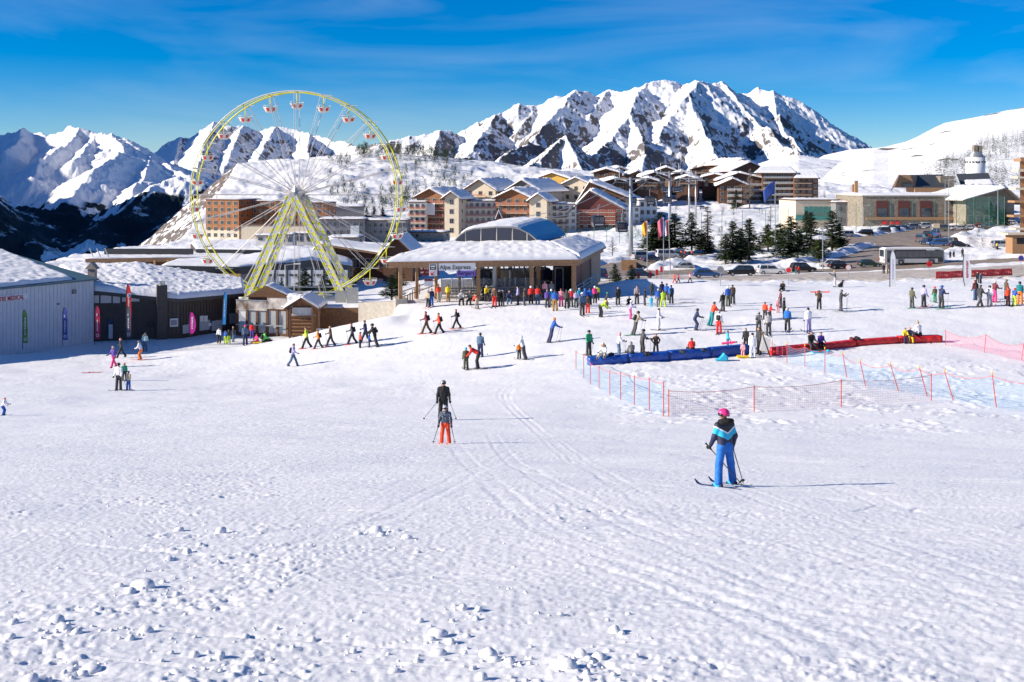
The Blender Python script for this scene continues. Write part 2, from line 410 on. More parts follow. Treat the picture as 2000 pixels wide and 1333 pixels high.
# ================================================================ mountains
def mtn_mat(name,rocklo=.62,rockhi=.78,forest=None,rock=(.13,.118,.12),nsc=.004):
    m=bpy.data.materials.new(name); m.use_nodes=True; nt=m.node_tree; b=nt.nodes['Principled BSDF']; b.inputs['Roughness'].default_value=.8; b.inputs['Specular IOR Level'].default_value=.1
    ge=N(nt,'ShaderNodeNewGeometry'); sx=N(nt,'ShaderNodeSeparateXYZ'); nt.links.new(ge.outputs['Normal'],sx.inputs[0])
    n=N(nt,'ShaderNodeTexNoise'); n.inputs['Scale'].default_value=nsc; n.inputs['Detail'].default_value=9; n.inputs['Roughness'].default_value=.72
    mp=N(nt,'ShaderNodeMapping'); mp.inputs['Scale'].default_value=(1,1,.6); nt.links.new(ge.outputs['Position'],mp.inputs[0]); nt.links.new(mp.outputs[0],n.inputs['Vector'])
    at=N(nt,'ShaderNodeVertexColor',layer_name='surf'); sp=N(nt,'ShaderNodeSeparateColor'); nt.links.new(at.outputs[0],sp.inputs[0])
    ma=N(nt,'ShaderNodeMath',operation='MULTIPLY_ADD'); nt.links.new(n.outputs['Fac'],ma.inputs[0]); ma.inputs[1].default_value=.85; ma.inputs[2].default_value=-.425
    s=N(nt,'ShaderNodeMath',operation='ADD'); nt.links.new(ma.outputs[0],s.inputs[0]); nt.links.new(sp.outputs[0],s.inputs[1])
    r=N(nt,'ShaderNodeMapRange'); r.inputs[1].default_value=.44; r.inputs[2].default_value=.56; nt.links.new(s.outputs[0],r.inputs[0])
    n3=N(nt,'ShaderNodeTexNoise'); n3.inputs['Scale'].default_value=nsc*7; n3.inputs['Detail'].default_value=5; nt.links.new(ge.outputs['Position'],n3.inputs['Vector'])
    rc=N(nt,'ShaderNodeValToRGB'); rc.color_ramp.elements[0].color=(rock[0]*.55,rock[1]*.55,rock[2]*.55,1); rc.color_ramp.elements[1].color=(rock[0]*1.5,rock[1]*1.5,rock[2]*1.5,1)
    nt.links.new(n3.outputs['Fac'],rc.inputs[0])
    m1=N(nt,'ShaderNodeMixRGB'); m1.inputs[1].default_value=(.86,.87,.9,1); nt.links.new(r.outputs[0],m1.inputs[0]); nt.links.new(rc.outputs[0],m1.inputs[2])
    s2=N(nt,'ShaderNodeMath',operation='ADD'); nt.links.new(ma.outputs[0],s2.inputs[0]); nt.links.new(sp.outputs[1],s2.inputs[1])
    r2=N(nt,'ShaderNodeMapRange'); r2.inputs[1].default_value=.44; r2.inputs[2].default_value=.56; nt.links.new(s2.outputs[0],r2.inputs[0])
    m2=N(nt,'ShaderNodeMixRGB'); m2.inputs[2].default_value=(.014,.028,.038,1); nt.links.new(r2.outputs[0],m2.inputs[0]); nt.links.new(m1.outputs[0],m2.inputs[1])  # dark forest; its blue tint is haze put into the colour
    nt.links.new(m2.outputs[0],b.inputs['Base Color'])
    bn=N(nt,'ShaderNodeTexNoise'); bn.inputs['Scale'].default_value=nsc*4; bn.inputs['Detail'].default_value=8; bn.inputs['Roughness'].default_value=.65
    nt.links.new(ge.outputs['Position'],bn.inputs['Vector'])
    bp=N(nt,'ShaderNodeBump'); bp.inputs['Strength'].default_value=.55; bp.inputs['Distance'].default_value=.10/nsc
    nt.links.new(bn.outputs['Fac'],bp.inputs['Height']); nt.links.new(bp.outputs[0],b.inputs['Normal'])
    return m
def ridge_field(X,Y,ridges,floor,seed,gul,lam,fb):
    H=np.full(X.shape,-1e9)
    for k,(pts,sl,gk) in enumerate(ridges):
        q=[P(*p) for p in pts]; acc=0
        for a,b in zip(q[:-1],q[1:]):
            dx,dy=b.x-a.x,b.y-a.y; L=math.hypot(dx,dy)+1e-6
            t=np.clip(((X-a.x)*dx+(Y-a.y)*dy)/(L*L),0,1)
            ex=X-a.x-t*dx; ey=Y-a.y-t*dy; d=np.sqrt(ex*ex+ey*ey)
            s=acc+t*L
            side=np.sign(ex*dy-ey*dx)
            g=fbm((s+side*d*.35)/lam+k*7.7,d/(lam*5)+side*3,3,seed+k,ridged=True)
            slv=sl if not isinstance(sl,tuple) else np.where(side>0,sl[0],sl[1])
            z=a.z+(b.z-a.z)*t-slv*d*(1-.12*np.minimum(1,d/2500))+gk*gul*(g-.6)*np.minimum(1,d/(lam*1.2))
            H=np.maximum(H,z); acc+=L
    H=H+fb*(fbm(X/(lam*1.7),Y/(lam*1.7),6,seed+50,ridged=True,gain=.55)-.6)
    return np.maximum(H,floor+20*fbm(X/900,Y/900,3,seed+90))
RG=[
# massif: crest, then spurs
([(700,300,8300),(760,285,8400),(800,268,8500),(860,257,8600),(890,262,8800),(935,240,8900),(975,220,9000),(1005,203,9100),(1050,204,9200),(1085,192,9200),(1122,178,9200),(1160,186,9400),(1190,172,9500),(1230,170,9400),(1265,157,9300),(1295,157,9400),(1335,166,9500),(1365,158,9200),(1390,171,9400),(1408,164,9500),(1430,181,9500),(1450,188,9600)],.70,1),
([(1450,188,9900),(1475,178,9900),(1510,178,9800),(1535,193,9800),(1560,200,9800),(1582,224,9700),(1605,252,9600),(1628,276,9500),(1660,291,9400),(1700,296,9300),(1800,300,9000)],.75,1),
([(860,257,8600),(850,285,7900),(838,330,6800)],.85,1.1),
([(975,220,9000),(955,250,8500),(910,305,7400),(880,345,6600)],.70,1),
([(1122,178,9200),(1105,202,8800),(1055,260,8000),(1000,296,7300),(950,340,6400)],.82,1.2),
([(1050,204,9200),(1030,232,8900),(1010,262,8500)],.85,1.1),
([(1190,172,9500),(1165,205,9100),(1150,235,8700)],.72,1),
([(1262,157,9300),(1245,183,8900),(1230,222,8400),(1200,262,7700),(1165,300,7000)],.82,1.2),
([(1230,222,8400),(1250,262,7700),(1262,300,7000),(1250,350,6300)],.78,1),
([(1365,158,9200),(1347,185,8800),(1352,218,8400),(1372,252,7900),(1395,292,7200),(1420,340,6400)],.85,1.2),
([(1347,185,8800),(1310,225,8300),(1285,270,7600)],.74,1),
([(1105,268,6900),(1085,285,6700),(1050,318,6300),(1020,350,5900)],.82,1.2),
([(1105,268,6900),(1120,300,6500),(1150,345,5900)],.82,1.2),
([(1408,164,9500),(1440,200,9100),(1490,245,8600),(1550,292,7900),(1600,330,7200)],.68,1.3),
([(1510,178,9800),(1515,215,9300),(1530,250,8800),(1560,285,8200)],.82,1.2),
# middle-left range
([(230,360,10400),(300,312,10500),(330,276,10600),(352,264,10700),(372,266,10800),(395,252,10700),(418,242,10600),(445,248,10600),(475,243,10700),(505,256,10800),(540,248,10800),(572,247,10800),(605,260,10700),(650,280,10500),(690,286,10300),(740,286,10100),(800,300,10000)],.82,1.2),
([(418,242,10600),(400,280,9800),(385,330,8800),(395,380,7600)],.78,1),
([(540,248,10800),(520,280,10100),(500,320,9200),(480,360,8200)],.78,1),
([(352,264,10700),(345,300,10000),(330,340,9000)],.78,1),
([(605,260,10700),(600,300,9800),(620,340,8800)],.78,1),
([(475,243,10700),(455,290,9800),(440,330,9000)],.78,1),
# far-left range
([(-500,230,7600),(-250,240,7400),(-60,268,7200),(0,262,7000),(25,256,7000),(45,254,7000),(62,263,7100),(100,262,7000),(130,256,6900),(155,249,6800),(185,256,6800),(218,253,6700),(240,268,6600),(262,284,6500),(295,303,6400),(330,328,6200),(372,356,6000),(440,390,5800)],.72,1),
([(155,249,6800),(130,275,6500),(95,305,6100),(60,340,5600)],.78,1),
([(218,253,6700),(232,275,6400),(245,296,6100),(215,320,5800),(175,345,5500),(130,390,5000)],.58,1),
([(185,256,6800),(170,290,6300),(145,320,5900)],.78,1),
([(45,254,7000),(30,280,6600),(5,305,6200)],.82,1.2),
([(295,303,6400),(285,340,5800),(260,375,5300),(240,420,4700)],.55,1),
# forested shoulders
([(-400,380,4600),(-100,392,4500),(0,397,4400),(60,404,4350),(120,424,4300),(190,446,4200),(270,440,4300),(350,428,4400),(450,420,4500)],.42,.5),
([(450,372,5400),(400,352,5300),(350,350,5200),(305,362,5100),(270,395,4800),(240,440,4300)],.5,.5),
([(0,397,4400),(40,460,3600),(60,520,3000)],.45,.7),
([(190,446,4200),(160,500,3400),(140,560,2900)],.45,.7),
([(350,428,4400),(330,480,3600),(300,540,3000)],.45,.7),
# beyond the left edge: the mountain that shades the far-left faces
([(-1400,-70,3900),(-1250,-120,4400),(-850,-85,5400),(-620,-35,6300),(-500,25,7100),(-440,70,7700)],.84,1),
([(-600,-120,9000),(-402,-115,10200),(-330,-80,11500)],1.35,1),
([(-500,60,3300),(-480,50,3900),(-440,70,4600)],.85,1),
]
XM,YM=fan(-.56,.50,1250,np.linspace(2500,11600,520))
HM=ridge_field(XM,YM,RG,-900,200,105,300,105)+38*(fbm(XM/110,YM/150,6,444,ridged=True,gain=.6)-.6)
nr=np.gradient(HM,axis=0)/np.gradient(YM,axis=0)
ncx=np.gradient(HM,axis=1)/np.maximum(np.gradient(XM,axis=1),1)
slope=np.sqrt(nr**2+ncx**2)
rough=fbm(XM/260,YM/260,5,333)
rock=.17+.36*sstep(.6,1.2,slope)*(.3+rough)+.16*sstep(.2,.9,ncx*-1)*rough+.22*sstep(.45,.7,fbm(XM/420,YM/420,4,339))*sstep(620,330,HM)*(XM>-1500)+.16*sstep(700,150,HM)*(XM>-1500)-.10*sstep(.1,.6,ncx)  # rock by slope and height, plus shade painted on faces turned from the sun
rock=rock*(1-.35*(XM<-1300)*(YM<7600))
forest=1.0*sstep(40,-110,HM+180*(fbm(XM/500,YM/500,4,401)-.5)+ (YM-4300)*.06)*(XM<-700)*(YM<6600)
forest-=.42*sstep(.55,.68,fbm(XM/70,YM/500,5,411,ridged=True))+.3*sstep(.5,.7,fbm(XM/220,YM/220,5,415))
forest=np.clip(forest,0,1)+.0
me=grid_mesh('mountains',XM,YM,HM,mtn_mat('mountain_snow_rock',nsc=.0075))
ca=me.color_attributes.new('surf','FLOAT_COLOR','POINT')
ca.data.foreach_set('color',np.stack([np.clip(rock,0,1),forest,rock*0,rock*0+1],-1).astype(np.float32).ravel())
tag(link('mountains',me),kind='structure')
# the outer part that only casts shade
XO,YO=fan(-1.6,-.558,170,np.linspace(2500,11600,150))
HO=ridge_field(XO,YO,RG,-900,200,105,300,105)
me=grid_mesh('mountains',XO,YO,HO,bpy.data.materials['mountain_snow_rock']); tag(link('mountains',me),kind='structure')
# nearer snowy hills on the right
def crestfield(X,Y,prof,y0,z0,pw,back):
    u=X/Y*F+1000; pr=np.array(prof,float)
    py=np.interp(u,pr[:,0],pr[:,1]); Dc=np.interp(u,pr[:,0],pr[:,2]); zc=-(py-350)/F*Dc
    s=np.clip((Y-y0)/(Dc-y0),0,1)
    z=z0+(zc-z0)*s**pw
    return np.where(Y>Dc,zc-back*(Y-Dc),z),s
XH,YH=fan(.02,.60,700,np.concatenate([np.linspace(700,2700,330),np.linspace(2710,4800,60)]))
HA,sa=crestfield(XH,YH,[(1000,500,1300),(1560,420,1300),(1585,385,1350),(1600,366,1400),(1612,345,1500),(1630,328,1600),(1655,311,1700),(1680,297,1800),(1705,288,1850),(1735,284,1900),(1770,275,1950),(1800,262,2000),(1845,240,2050),(1900,229,2080),(1950,217,2100),(2000,207,2150),(2100,190,2200),(2400,150,2400)],720,-22,1.15,.35)
HB,sb=crestfield(XH,YH,[(1000,420,2400),(1400,352,2400),(1440,335,2400),(1490,317,2400),(1525,306,2450),(1560,303,2450),(1600,309,2450),(1650,315,2500),(1720,322,2500),(2400,330,2500)],1300,-60,.8,.3)
HC,sc_=crestfield(XH,YH,[(1000,420,4000),(1560,330,4000),(1610,303,4000),(1660,292,4000),(1700,289,4000),(1750,291,4000),(2400,300,4000)],2600,-60,.8,.3)
HH=np.maximum(HA+sa**.5*(10*(fbm(XH/180,YH/260,5,700)-.5)),np.maximum(HB+sb*(1-sb**6)*34*(fbm(XH/130,YH/130,5,705)-.5),HC))
nx=np.gradient(HH,axis=1)/np.maximum(np.gradient(XH,axis=1),1)
rk=.16+.40*sstep(.64,.8,fbm(XH/30,YH/90,5,811))+.10*sstep(1900,1300,YH)*(XH<YH*.30)
rk+=.5*sstep(.86,.97,sa)*(sa<1)*(fbm(XH/40,YH/60,4,821)-.2)*(XH>YH*.30)
me=grid_mesh('hills',XH,YH,HH,mtn_mat('hill_snow',nsc=.03,rock=(.13,.11,.09)))
ca=me.color_attributes.new('surf','FLOAT_COLOR','POINT')
ca.data.foreach_set('color',np.stack([np.clip(rk,0,1),rk*0,rk*0,rk*0+1],-1).astype(np.float32).ravel())
tag(link('hills',me),kind='structure')
# ================================================================ people
def surf_net(prims,res,k,name,subs=()):
    pr=[(np.array(a,float),np.array(b,float),ra,rb) for a,b,ra,rb in prims]
    lo=np.min([np.minimum(a,b)-max(ra,rb) for a,b,ra,rb in pr],0)-2*res; hi=np.max([np.maximum(a,b)+max(ra,rb) for a,b,ra,rb in pr],0)+2*res
    n=np.ceil((hi-lo)/res).astype(int)+1
    ax=[lo[i]+res*np.arange(n[i]) for i in range(3)]
    Pn=np.stack(np.meshgrid(*ax,indexing='ij'),-1)
    acc=np.zeros(Pn.shape[:3])
    for a,b,ra,rb in pr:
        d=b-a; L=max(d@d,1e-9); t=np.clip(((Pn-a)@d)/L,0,1)
        dist=np.linalg.norm(Pn-a-t[...,None]*d,axis=-1)-(ra+(rb-ra)*t)
        acc+=np.exp(-np.clip(dist,-1,3)/k)
    V=-k*np.log(acc+1e-30)
    S=V<0
    cnt=np.zeros(n-1); pos=np.zeros((*(n-1),3))
    cor=[(i,j,l) for i in(0,1) for j in(0,1) for l in(0,1)]
    def cs(A,c): return A[c[0]:n[0]-1+c[0],c[1]:n[1]-1+c[1],c[2]:n[2]-1+c[2]]
    for c in cor:
        for axi in range(3):
            if c[axi]: continue
            e=list(c); e[axi]=1
            v0=cs(V,c);v1=cs(V,e); m=(v0<0)!=(v1<0)
            t=np.where(m,v0/np.where(m,v0-v1,1),0)
            p=np.array(c,float)[None,None,None,:]+np.zeros(pos.shape); p[...,axi]+=t
            pos+=p*m[...,None]; cnt+=m
    act=cnt>0; ids=-np.ones(n-1,int); ids[act]=np.arange(act.sum())
    ii=np.argwhere(act); co=(ii+pos[act]/cnt[act][:,None])*res+lo
    faces=[]
    for axi in range(3):
        o=[x for x in range(3) if x!=axi]
        sl0=[slice(None)]*3; sl1=[slice(None)]*3; sl0[axi]=slice(0,-1); sl1[axi]=slice(1,None)
        m=S[tuple(sl0)]!=S[tuple(sl1)]
        e=np.argwhere(m); s=S[tuple(sl0)][m]
        ok=(e[:,o[0]]>0)&(e[:,o[1]]>0)&(e[:,o[0]]<n[o[0]]-1)&(e[:,o[1]]<n[o[1]]-1); e=e[ok]; s=s[ok]
        def gi(d0,d1):
            q=e.copy(); q[:,o[0]]-=d0; q[:,o[1]]-=d1; return ids[q[:,0],q[:,1],q[:,2]]
        q=np.stack([gi(1,1),gi(0,1),gi(0,0),gi(1,0)],1)
        flip=s if axi!=1 else ~s
        q[~flip]=q[~flip][:,::-1]
        faces.append(q)
    fc=np.concatenate(faces); fc=fc[(fc>=0).all(1)]
    me=bpy.data.meshes.new(name); me.from_pydata(co.tolist(),[],fc.tolist())
    me.polygons.foreach_set('use_smooth',[True]*len(me.polygons)); me.update(); return me
V3=Vector
def fk(lean=5,hy=0,thL=(0,4),shL=0,thR=(0,4),shR=0,aL=(10,8),fL=20,aR=(10,8),fR=20,look=0,turn=0,drop=None,side=0,wristout=0):
    """joints from angles in degrees; forward is +Y, left is -X... thX=(pitch,spread)"""
    def dr(pitch,out,s,down=-1):
        p=R(pitch);o=R(out)
        return V3((s*math.sin(o),math.sin(p)*math.cos(o),down*math.cos(p)*math.cos(o)))
    J={}; J['pel']=V3((0,0,0))
    l=R(lean); up=V3((math.sin(R(side)),math.sin(l),math.cos(l)))
    J['chest']=up*.34; J['nb']=up*.50
    hl=R(lean*.35+look); hu=V3((0,math.sin(hl),math.cos(hl)))
    J['neck']=J['nb']+hu*.07; J['head']=J['nb']+hu*.185+V3((0,math.cos(hl)*.015,0)); J['hu']=hu
    for s,n,th,sh,a,f in((-1,'L',thL,shL,aL,fL),(1,'R',thR,shR,aR,fR)):
        h=V3((s*.095,0,-.03)); J['hip'+n]=h
        k=h+dr(th[0],th[1],s)*.42; J['kn'+n]=k
        an=k+dr(th[0]-sh,th[1]*.6,s)*.41; J['an'+n]=an
        q=up*.46+V3((s*.185,0,0)); J['sh'+n]=q
        el=q+dr(a[0],a[1],s)*.28; J['el'+n]=el
        wr=el+dr(a[0]+f,a[1]*.4-wristout,s)*.25; J['wr'+n]=wr
        J['fd'+n]=(wr-el).normalized()
    z=min(J['anL'].z,J['anR'].z) if drop is None else -drop+.1
    for q in list(J):
        if q[:2] in('hu','fd'): continue
        J[q]=J[q]-V3((0,0,z-.10))
    if drop is not None: pass
    return J
POSE={
 'stand':fk(2,thL=(0,3),thR=(2,4),aL=(4,9),fL=18,aR=(8,8),fR=25),
 'wide':fk(4,thL=(4,13),shL=8,thR=(4,13),shR=8,aL=(15,15),fL=45,aR=(15,15),fR=45),
 'fwd':fk(9,thL=(8,5),shL=14,thR=(8,5),shR=14,aL=(22,10),fL=62,aR=(26,10),fR=58),
 'walk':fk(6,thL=(26,2),shL=8,thR=(-16,2),shR=18,aL=(-18,7),fL=38,aR=(28,7),fR=40),
 'ski':fk(24,thL=(26,7),shL=42,thR=(30,7),shR=46,aL=(24,14),fL=52,aR=(28,14),fR=50,look=-12),
 'bend':fk(62,thL=(14,6),shL=22,thR=(18,6),shR=26,aL=(30,6),fL=22,aR=(36,6),fR=26,look=10),
 'sit':fk(8,thL=(78,8),shL=80,thR=(74,8),shR=72,aL=(26,8),fL=50,aR=(24,8),fR=46,drop=.50),
 'ground':fk(14,thL=(98,14),shL=28,thR=(94,14),shR=34,aL=(34,10),fL=40,aR=(30,10),fR=46,drop=.16),
 'hips':fk(3,thL=(0,7),thR=(0,7),aL=(-18,38),fL=50,aR=(-18,38),fR=50,wristout=42),
 'arms':fk(6,thL=(4,5),shL=6,thR=(4,5),shR=6,aL=(50,16),fL=70,aR=(54,14),fR=66),
 'lean':fk(20,thL=(-12,4),shL=8,thR=(-8,4),shR=10,aL=(36,6),fL=28,aR=(40,6),fR=30,look=-8),
 'carry':fk(3,thL=(3,4),thR=(0,4),aL=(60,10),fL=92,aR=(14,8),fR=40),
}
def build_pose(J,res=.035,key=''):
    g=lambda n:tuple(J[n])
    off=lambda n,x=0,y=0,z=0:tuple(J[n]+V3((x,y,z)))
    hu=J['hu']; H=J['head']; up=(J['nb']-J['pel']).normalized(); bk=V3((0,-up.z,up.y))
    m={}
    jk=[]
    for s,n in((-1,'L'),(1,'R')):
        jk+=[(J['pel']+V3((s*.075,0,0)),J['pel']+up*.22+V3((s*.075,.0,0)),.118,.108),
             (J['pel']+up*.22+V3((s*.075,0,0)),J['pel']+up*.42+V3((s*.10,0,0)),.108,.105),
             (g('nb'),g('sh'+n),.085,.078),(g('sh'+n),g('el'+n),.074,.062),(g('el'+n),tuple(J['wr'+n]-J['fd'+n]*.03),.060,.050)]
    jk+=[(J['pel']+up*.07,J['pel']+up*.42,.108,.118)]
    jk+=[(tuple(J['nb']),tuple(J['neck']),.082,.078)]
    m['jacket']=surf_net(jk,res,.016,'jacket')
    tr=[(J['pel']+V3((0,0,-.04)),J['pel']+V3((0,0,.04)),.128,.118)]
    for s,n in((-1,'L'),(1,'R')):
        tr+=[(J['pel']+V3((s*.05,0,.04)),g('hip'+n),.115,.112),(g('hip'+n),g('kn'+n),.104,.088),(g('kn'+n),tuple(J['an'+n]+V3((0,0,.02))),.084,.094)]
    m['trousers']=surf_net(tr,res,.014,'trousers')
    bd=[(H+hu*.02,H-hu*.045+V3((0,.022,0)),.094,.070),(H,g('nb'),.05,.055),(g('pel'),g('chest'),.075,.085),(g('chest'),g('nb'),.08,.055)]
    bd+=[(H+V3((0,.085,-.005)),H+V3((0,.105,-.03)),.010,.015)]
    for s,n in((-1,'L'),(1,'R')):
        bd+=[(H+V3((s*.088,0,0)),H+V3((s*.09,-.01,-.03)),.018,.014),
            (g('nb'),g('sh'+n),.05,.05),(g('sh'+n),g('el'+n),.045,.04),(g('el'+n),g('wr'+n),.037,.028),(g('wr'+n),tuple(J['wr'+n]+J['fd'+n]*.06),.03,.028),
            (g('pel'),g('hip'+n),.07,.065),(g('hip'+n),g('kn'+n),.065,.05),(g('kn'+n),g('an'+n),.05,.04),(g('an'+n),off('an'+n,0,.1,-.04),.04,.03)]
    m['body']=surf_net(bd,min(res,.028) if res>.02 else .014,.010,'body')
    return m
POSEM={}
def get_pose(k):
    if k not in POSEM: POSEM[k]=build_pose(POSE[k],key=k)
    return POSEM[k]
# shared accessories, built once about their own origin
ACC={}
def acc_cap(name,sx,sy,sz,cut,tilt,bob=0,thick=None):
    bm=bmesh.new(); bmesh.ops.create_uvsphere(bm,u_segments=14,v_segments=10,radius=1)
    bmesh.ops.scale(bm,vec=(sx,sy,sz),verts=bm.verts)
    no=V3((0,-math.sin(R(tilt)),-math.cos(R(tilt))))
    bmesh.ops.bisect_plane(bm,geom=list(bm.verts)+list(bm.edges)+list(bm.faces),plane_co=(0,0,cut),plane_no=no,clear_outer=True)
    ed=[e for e in bm.edges if len(e.link_faces)==1]; bmesh.ops.contextual_create(bm,geom=ed)
    if bob:
        M=Matrix.Translation((0,-.01,sz+bob*.6)); bmesh.ops.create_icosphere(bm,subdivisions=2,radius=bob,matrix=M)
    me=bpy.data.meshes.new(name); bm.to_mesh(me); bm.free()
    me.polygons.foreach_set('use_smooth',[len(p.vertices)<5 for p in me.polygons]); return me
ACC['helmet']=acc_cap('helmet',.128,.145,.135,-.005,-22)
ACC['hat']=acc_cap('hat',.108,.118,.128,.02,-14)
ACC['bobble']=acc_cap('hat',.110,.120,.132,.02,-14,.045)
ACC['hair']=acc_cap('hair',.104,.116,.112,.0,-38)
ACC['hood']=acc_cap('hood',.132,.142,.148,-.02,-52)
def _gog():
    b=MB(); n=10
    for r0,z0,z1,t in((.132,-.03,.03,.012),):
        vs=[];fs=[]
        for i in range(n+1):
            a=R(20+140*i/n); 
            for rr in(r0,r0+t):
                for z in(z0,z1): vs.append((math.cos(a)*rr*.86,math.sin(a)*rr*.93,z))
        for i in range(n):
            o=i*4
            fs+=[(o,o+4,o+5,o+1),(o+2,o+3,o+7,o+6),(o,o+2,o+6,o+4),(o+1,o+5,o+7,o+3)]
        fs+=[(0,1,3,2),(n*4,n*4+2,n*4+3,n*4+1)]
        b.add(vs,fs)
    o=b.build('goggles',None,None,True); me=o.data; bpy.data.objects.remove(o); return me
ACC['goggles']=_gog()
def _glove():
    # hand pointing along -Z from the wrist, palm +Y, fingers curled round a grip
    pr=[((0,0,.02),(0,0,-.055),.038,.036),((-.022,0,-.02),(-.026,.004,-.07),.026,.02),((.022,0,-.02),(.026,.004,-.07),.026,.02)]
    for x,L,c in((-.033,.030,.9),(-.011,.036,1),(.011,.034,1.05),(.032,.026,1.15)):
        a=V3((x,0,-.078)); b=a+V3((0,.022*c,-L*.8)); d=b+V3((0,.034,L*.25)); e=d+V3((0,.004,L*.75))
        pr+=[(a,b,.0125,.012),(b,d,.012,.0112),(d,e,.0112,.0098)]
    pr+=[((-.036,.01,-.02),(-.056,.028,-.048),.017,.0145),((-.056,.028,-.048),(-.045,.050,-.078),.0145,.012)]
    return surf_net(pr,.0085,.0035,'glove')
ACC['glove']=_glove()
def _simple(f):
    b=MB(); f(b); o=b.build('x',None,None,False,0); me=o.data; bpy.data.objects.remove(o); me.name='part'; return me
ACC['boot']=surf_net([((0,-.01,.16),(0,0,.05),.072,.07),((0,-.03,.045),(0,.13,.035),.05,.045),((0,.0,.035),(0,.15,.02),.045,.03)],.03,.01,'boot')
def _ski(b,L=1.55,w=.08):
    n=14; top=[];vs=[];fs=[]
    for i in range(n+1):
        t=i/n; y=-L*.45+L*t; z=.012+ (.11*max(0,(t-.88)/.12)**1.6)+(.02*max(0,(.05-t)/.05))
        ww=w/2*(1-.3*math.sin(math.pi*t))*(1 if t<.94 else math.sqrt(max(0,1-((t-.94)/.062)**2))+.05)
        vs+=[(-ww,y,z),(ww,y,z),(ww,y,z+.014),(-ww,y,z+.014)]
    for i in range(n):
        o=i*4
        for a,c in((0,1),(1,2),(2,3),(3,0)): fs.append((o+a,o+c,o+4+c,o+4+a))
    fs+=[(3,2,1,0),(n*4,n*4+1,n*4+2,n*4+3)]
    b.add(vs,fs); b.box((0,.15,.045),(.06,.05,.04)); b.box((0,-.14,.05),(.065,.07,.055))
ACC['ski']=_simple(_ski)
def _pack(b): pass
ACC['backpack']=surf_net([((-.08,0,-.14),(-.08,0,.12),.09,.085),((.08,0,-.14),(.08,0,.12),.09,.085),((-.05,-.07,-.12),(.05,-.07,-.12),.06,.06)],.04,.02,'backpack')
def _shoe(b): pass
ACC['snowshoe']=_simple(lambda b:b.prism([(-.1,-.3),(.1,-.3),(.13,.0),(.11,.25),(.04,.34),(-.04,.34),(-.11,.25),(-.13,0)],.0,.03,None,'z'))
ACC['furhood']=surf_net([(V3((math.cos(a)*.13,-.04+math.sin(a)*.11,-.02*math.sin(a))),V3((math.cos(a+.5)*.13,-.04+math.sin(a+.5)*.11,-.02*math.sin(a+.5))),.055+.012*(i%2),.055) for i,a in enumerate(np.arange(0,6.3,.5))],.022,.008,'fur_collar')
CN={'black':(.012,.012,.014),'charcoal':(.035,.036,.04),'dark grey':(.06,.06,.065),'grey':(.16,.16,.17),'light grey':(.38,.38,.4),'white':(.80,.80,.82),'cream':(.62,.55,.44),'beige':(.42,.34,.25),'brown':(.10,.055,.03),'mustard':(.34,.19,.05),
'olive':(.09,.09,.045),'lime':(.45,.62,.03),'yellow':(.85,.60,.02),'orange':(.90,.20,.01),'red':(.62,.02,.015),'maroon':(.14,.02,.03),'pink':(.80,.04,.22),'pale pink':(.75,.33,.36),'purple':(.10,.05,.30),'lavender':(.38,.35,.62),'navy':(.015,.025,.09),'blue':(.015,.09,.40),'bright blue':(.01,.15,.55),'teal':(.01,.20,.22),'turquoise':(.02,.42,.62),'cyan':(.03,.50,.75),'green':(.02,.30,.14),'bright green':(.10,.60,.10),'mint':(.52,.72,.70),'orange red':(.85,.07,.02),'plaid':(.36,.28,.28),'slate blue':(.07,.13,.22),'skin':(.52,.27,.18)}
def cmat(c): return mat('cloth_'+c.replace(' ','_'),CN[c],.75,noise=.15,nscale=9,bump=.7,bscale=7) if c!='skin' else mat('skin',CN['skin'],.5,noise=.05)
HM=lambda c:mat('shell_'+c.replace(' ','_'),CN[c],.3)
def setm(o,m):
    if not o.data.materials: o.data.materials.append(MATS.setdefault('_d',mat('default',(.5,.5,.5))))
    o.material_slots[0].link='OBJECT'; o.material_slots[0].material=m
def child(name,me,par,m,loc=(0,0,0),rot=None):
    o=bpy.data.objects.new(name,me); COL.objects.link(o); o.parent=par; o.location=loc
    if rot is not None:
        o.rotation_mode='QUATERNION'; o.rotation_quaternion=rot
    setm(o,m); return o
POSETXT={'stand':'standing','wide':'standing','fwd':'standing','walk':'walking','ski':'gliding','bend':'bending','sit':'sitting','ground':'sitting','hips':'hands on hips','arms':'arms raised','lean':'leaning forward','carry':'standing'}
def pole_obj(a,b,label,col='charcoal',r=.009):
    a=V3(a);b=V3(b); d=(a-b).normalized()
    t=thing('ski_pole',label,'ski pole',b)
    l=lambda p:tuple(V3(p)-b)
    m=MB(); m.tube(l(b),l(a),r*.7,r,6); m.build('shaft',mat('pole_'+col.replace(' ','_'),CN[col],.35,.3),t)
    m=MB(); m.tube(l(a-d*.05),l(a+d*.09),.017,.014,6); m.tube(l(a+d*.09),l(a+d*.10),.024,.02,6); m.build('grip',mat('grip',(.01,.01,.01),.7),t)
    m=MB(); m.tube(l(b+d*.06),l(b+d*.075),.045,.03,8); m.build('basket',mat('grip',(.01,.01,.01),.7),t)
    return t
NP=[0]
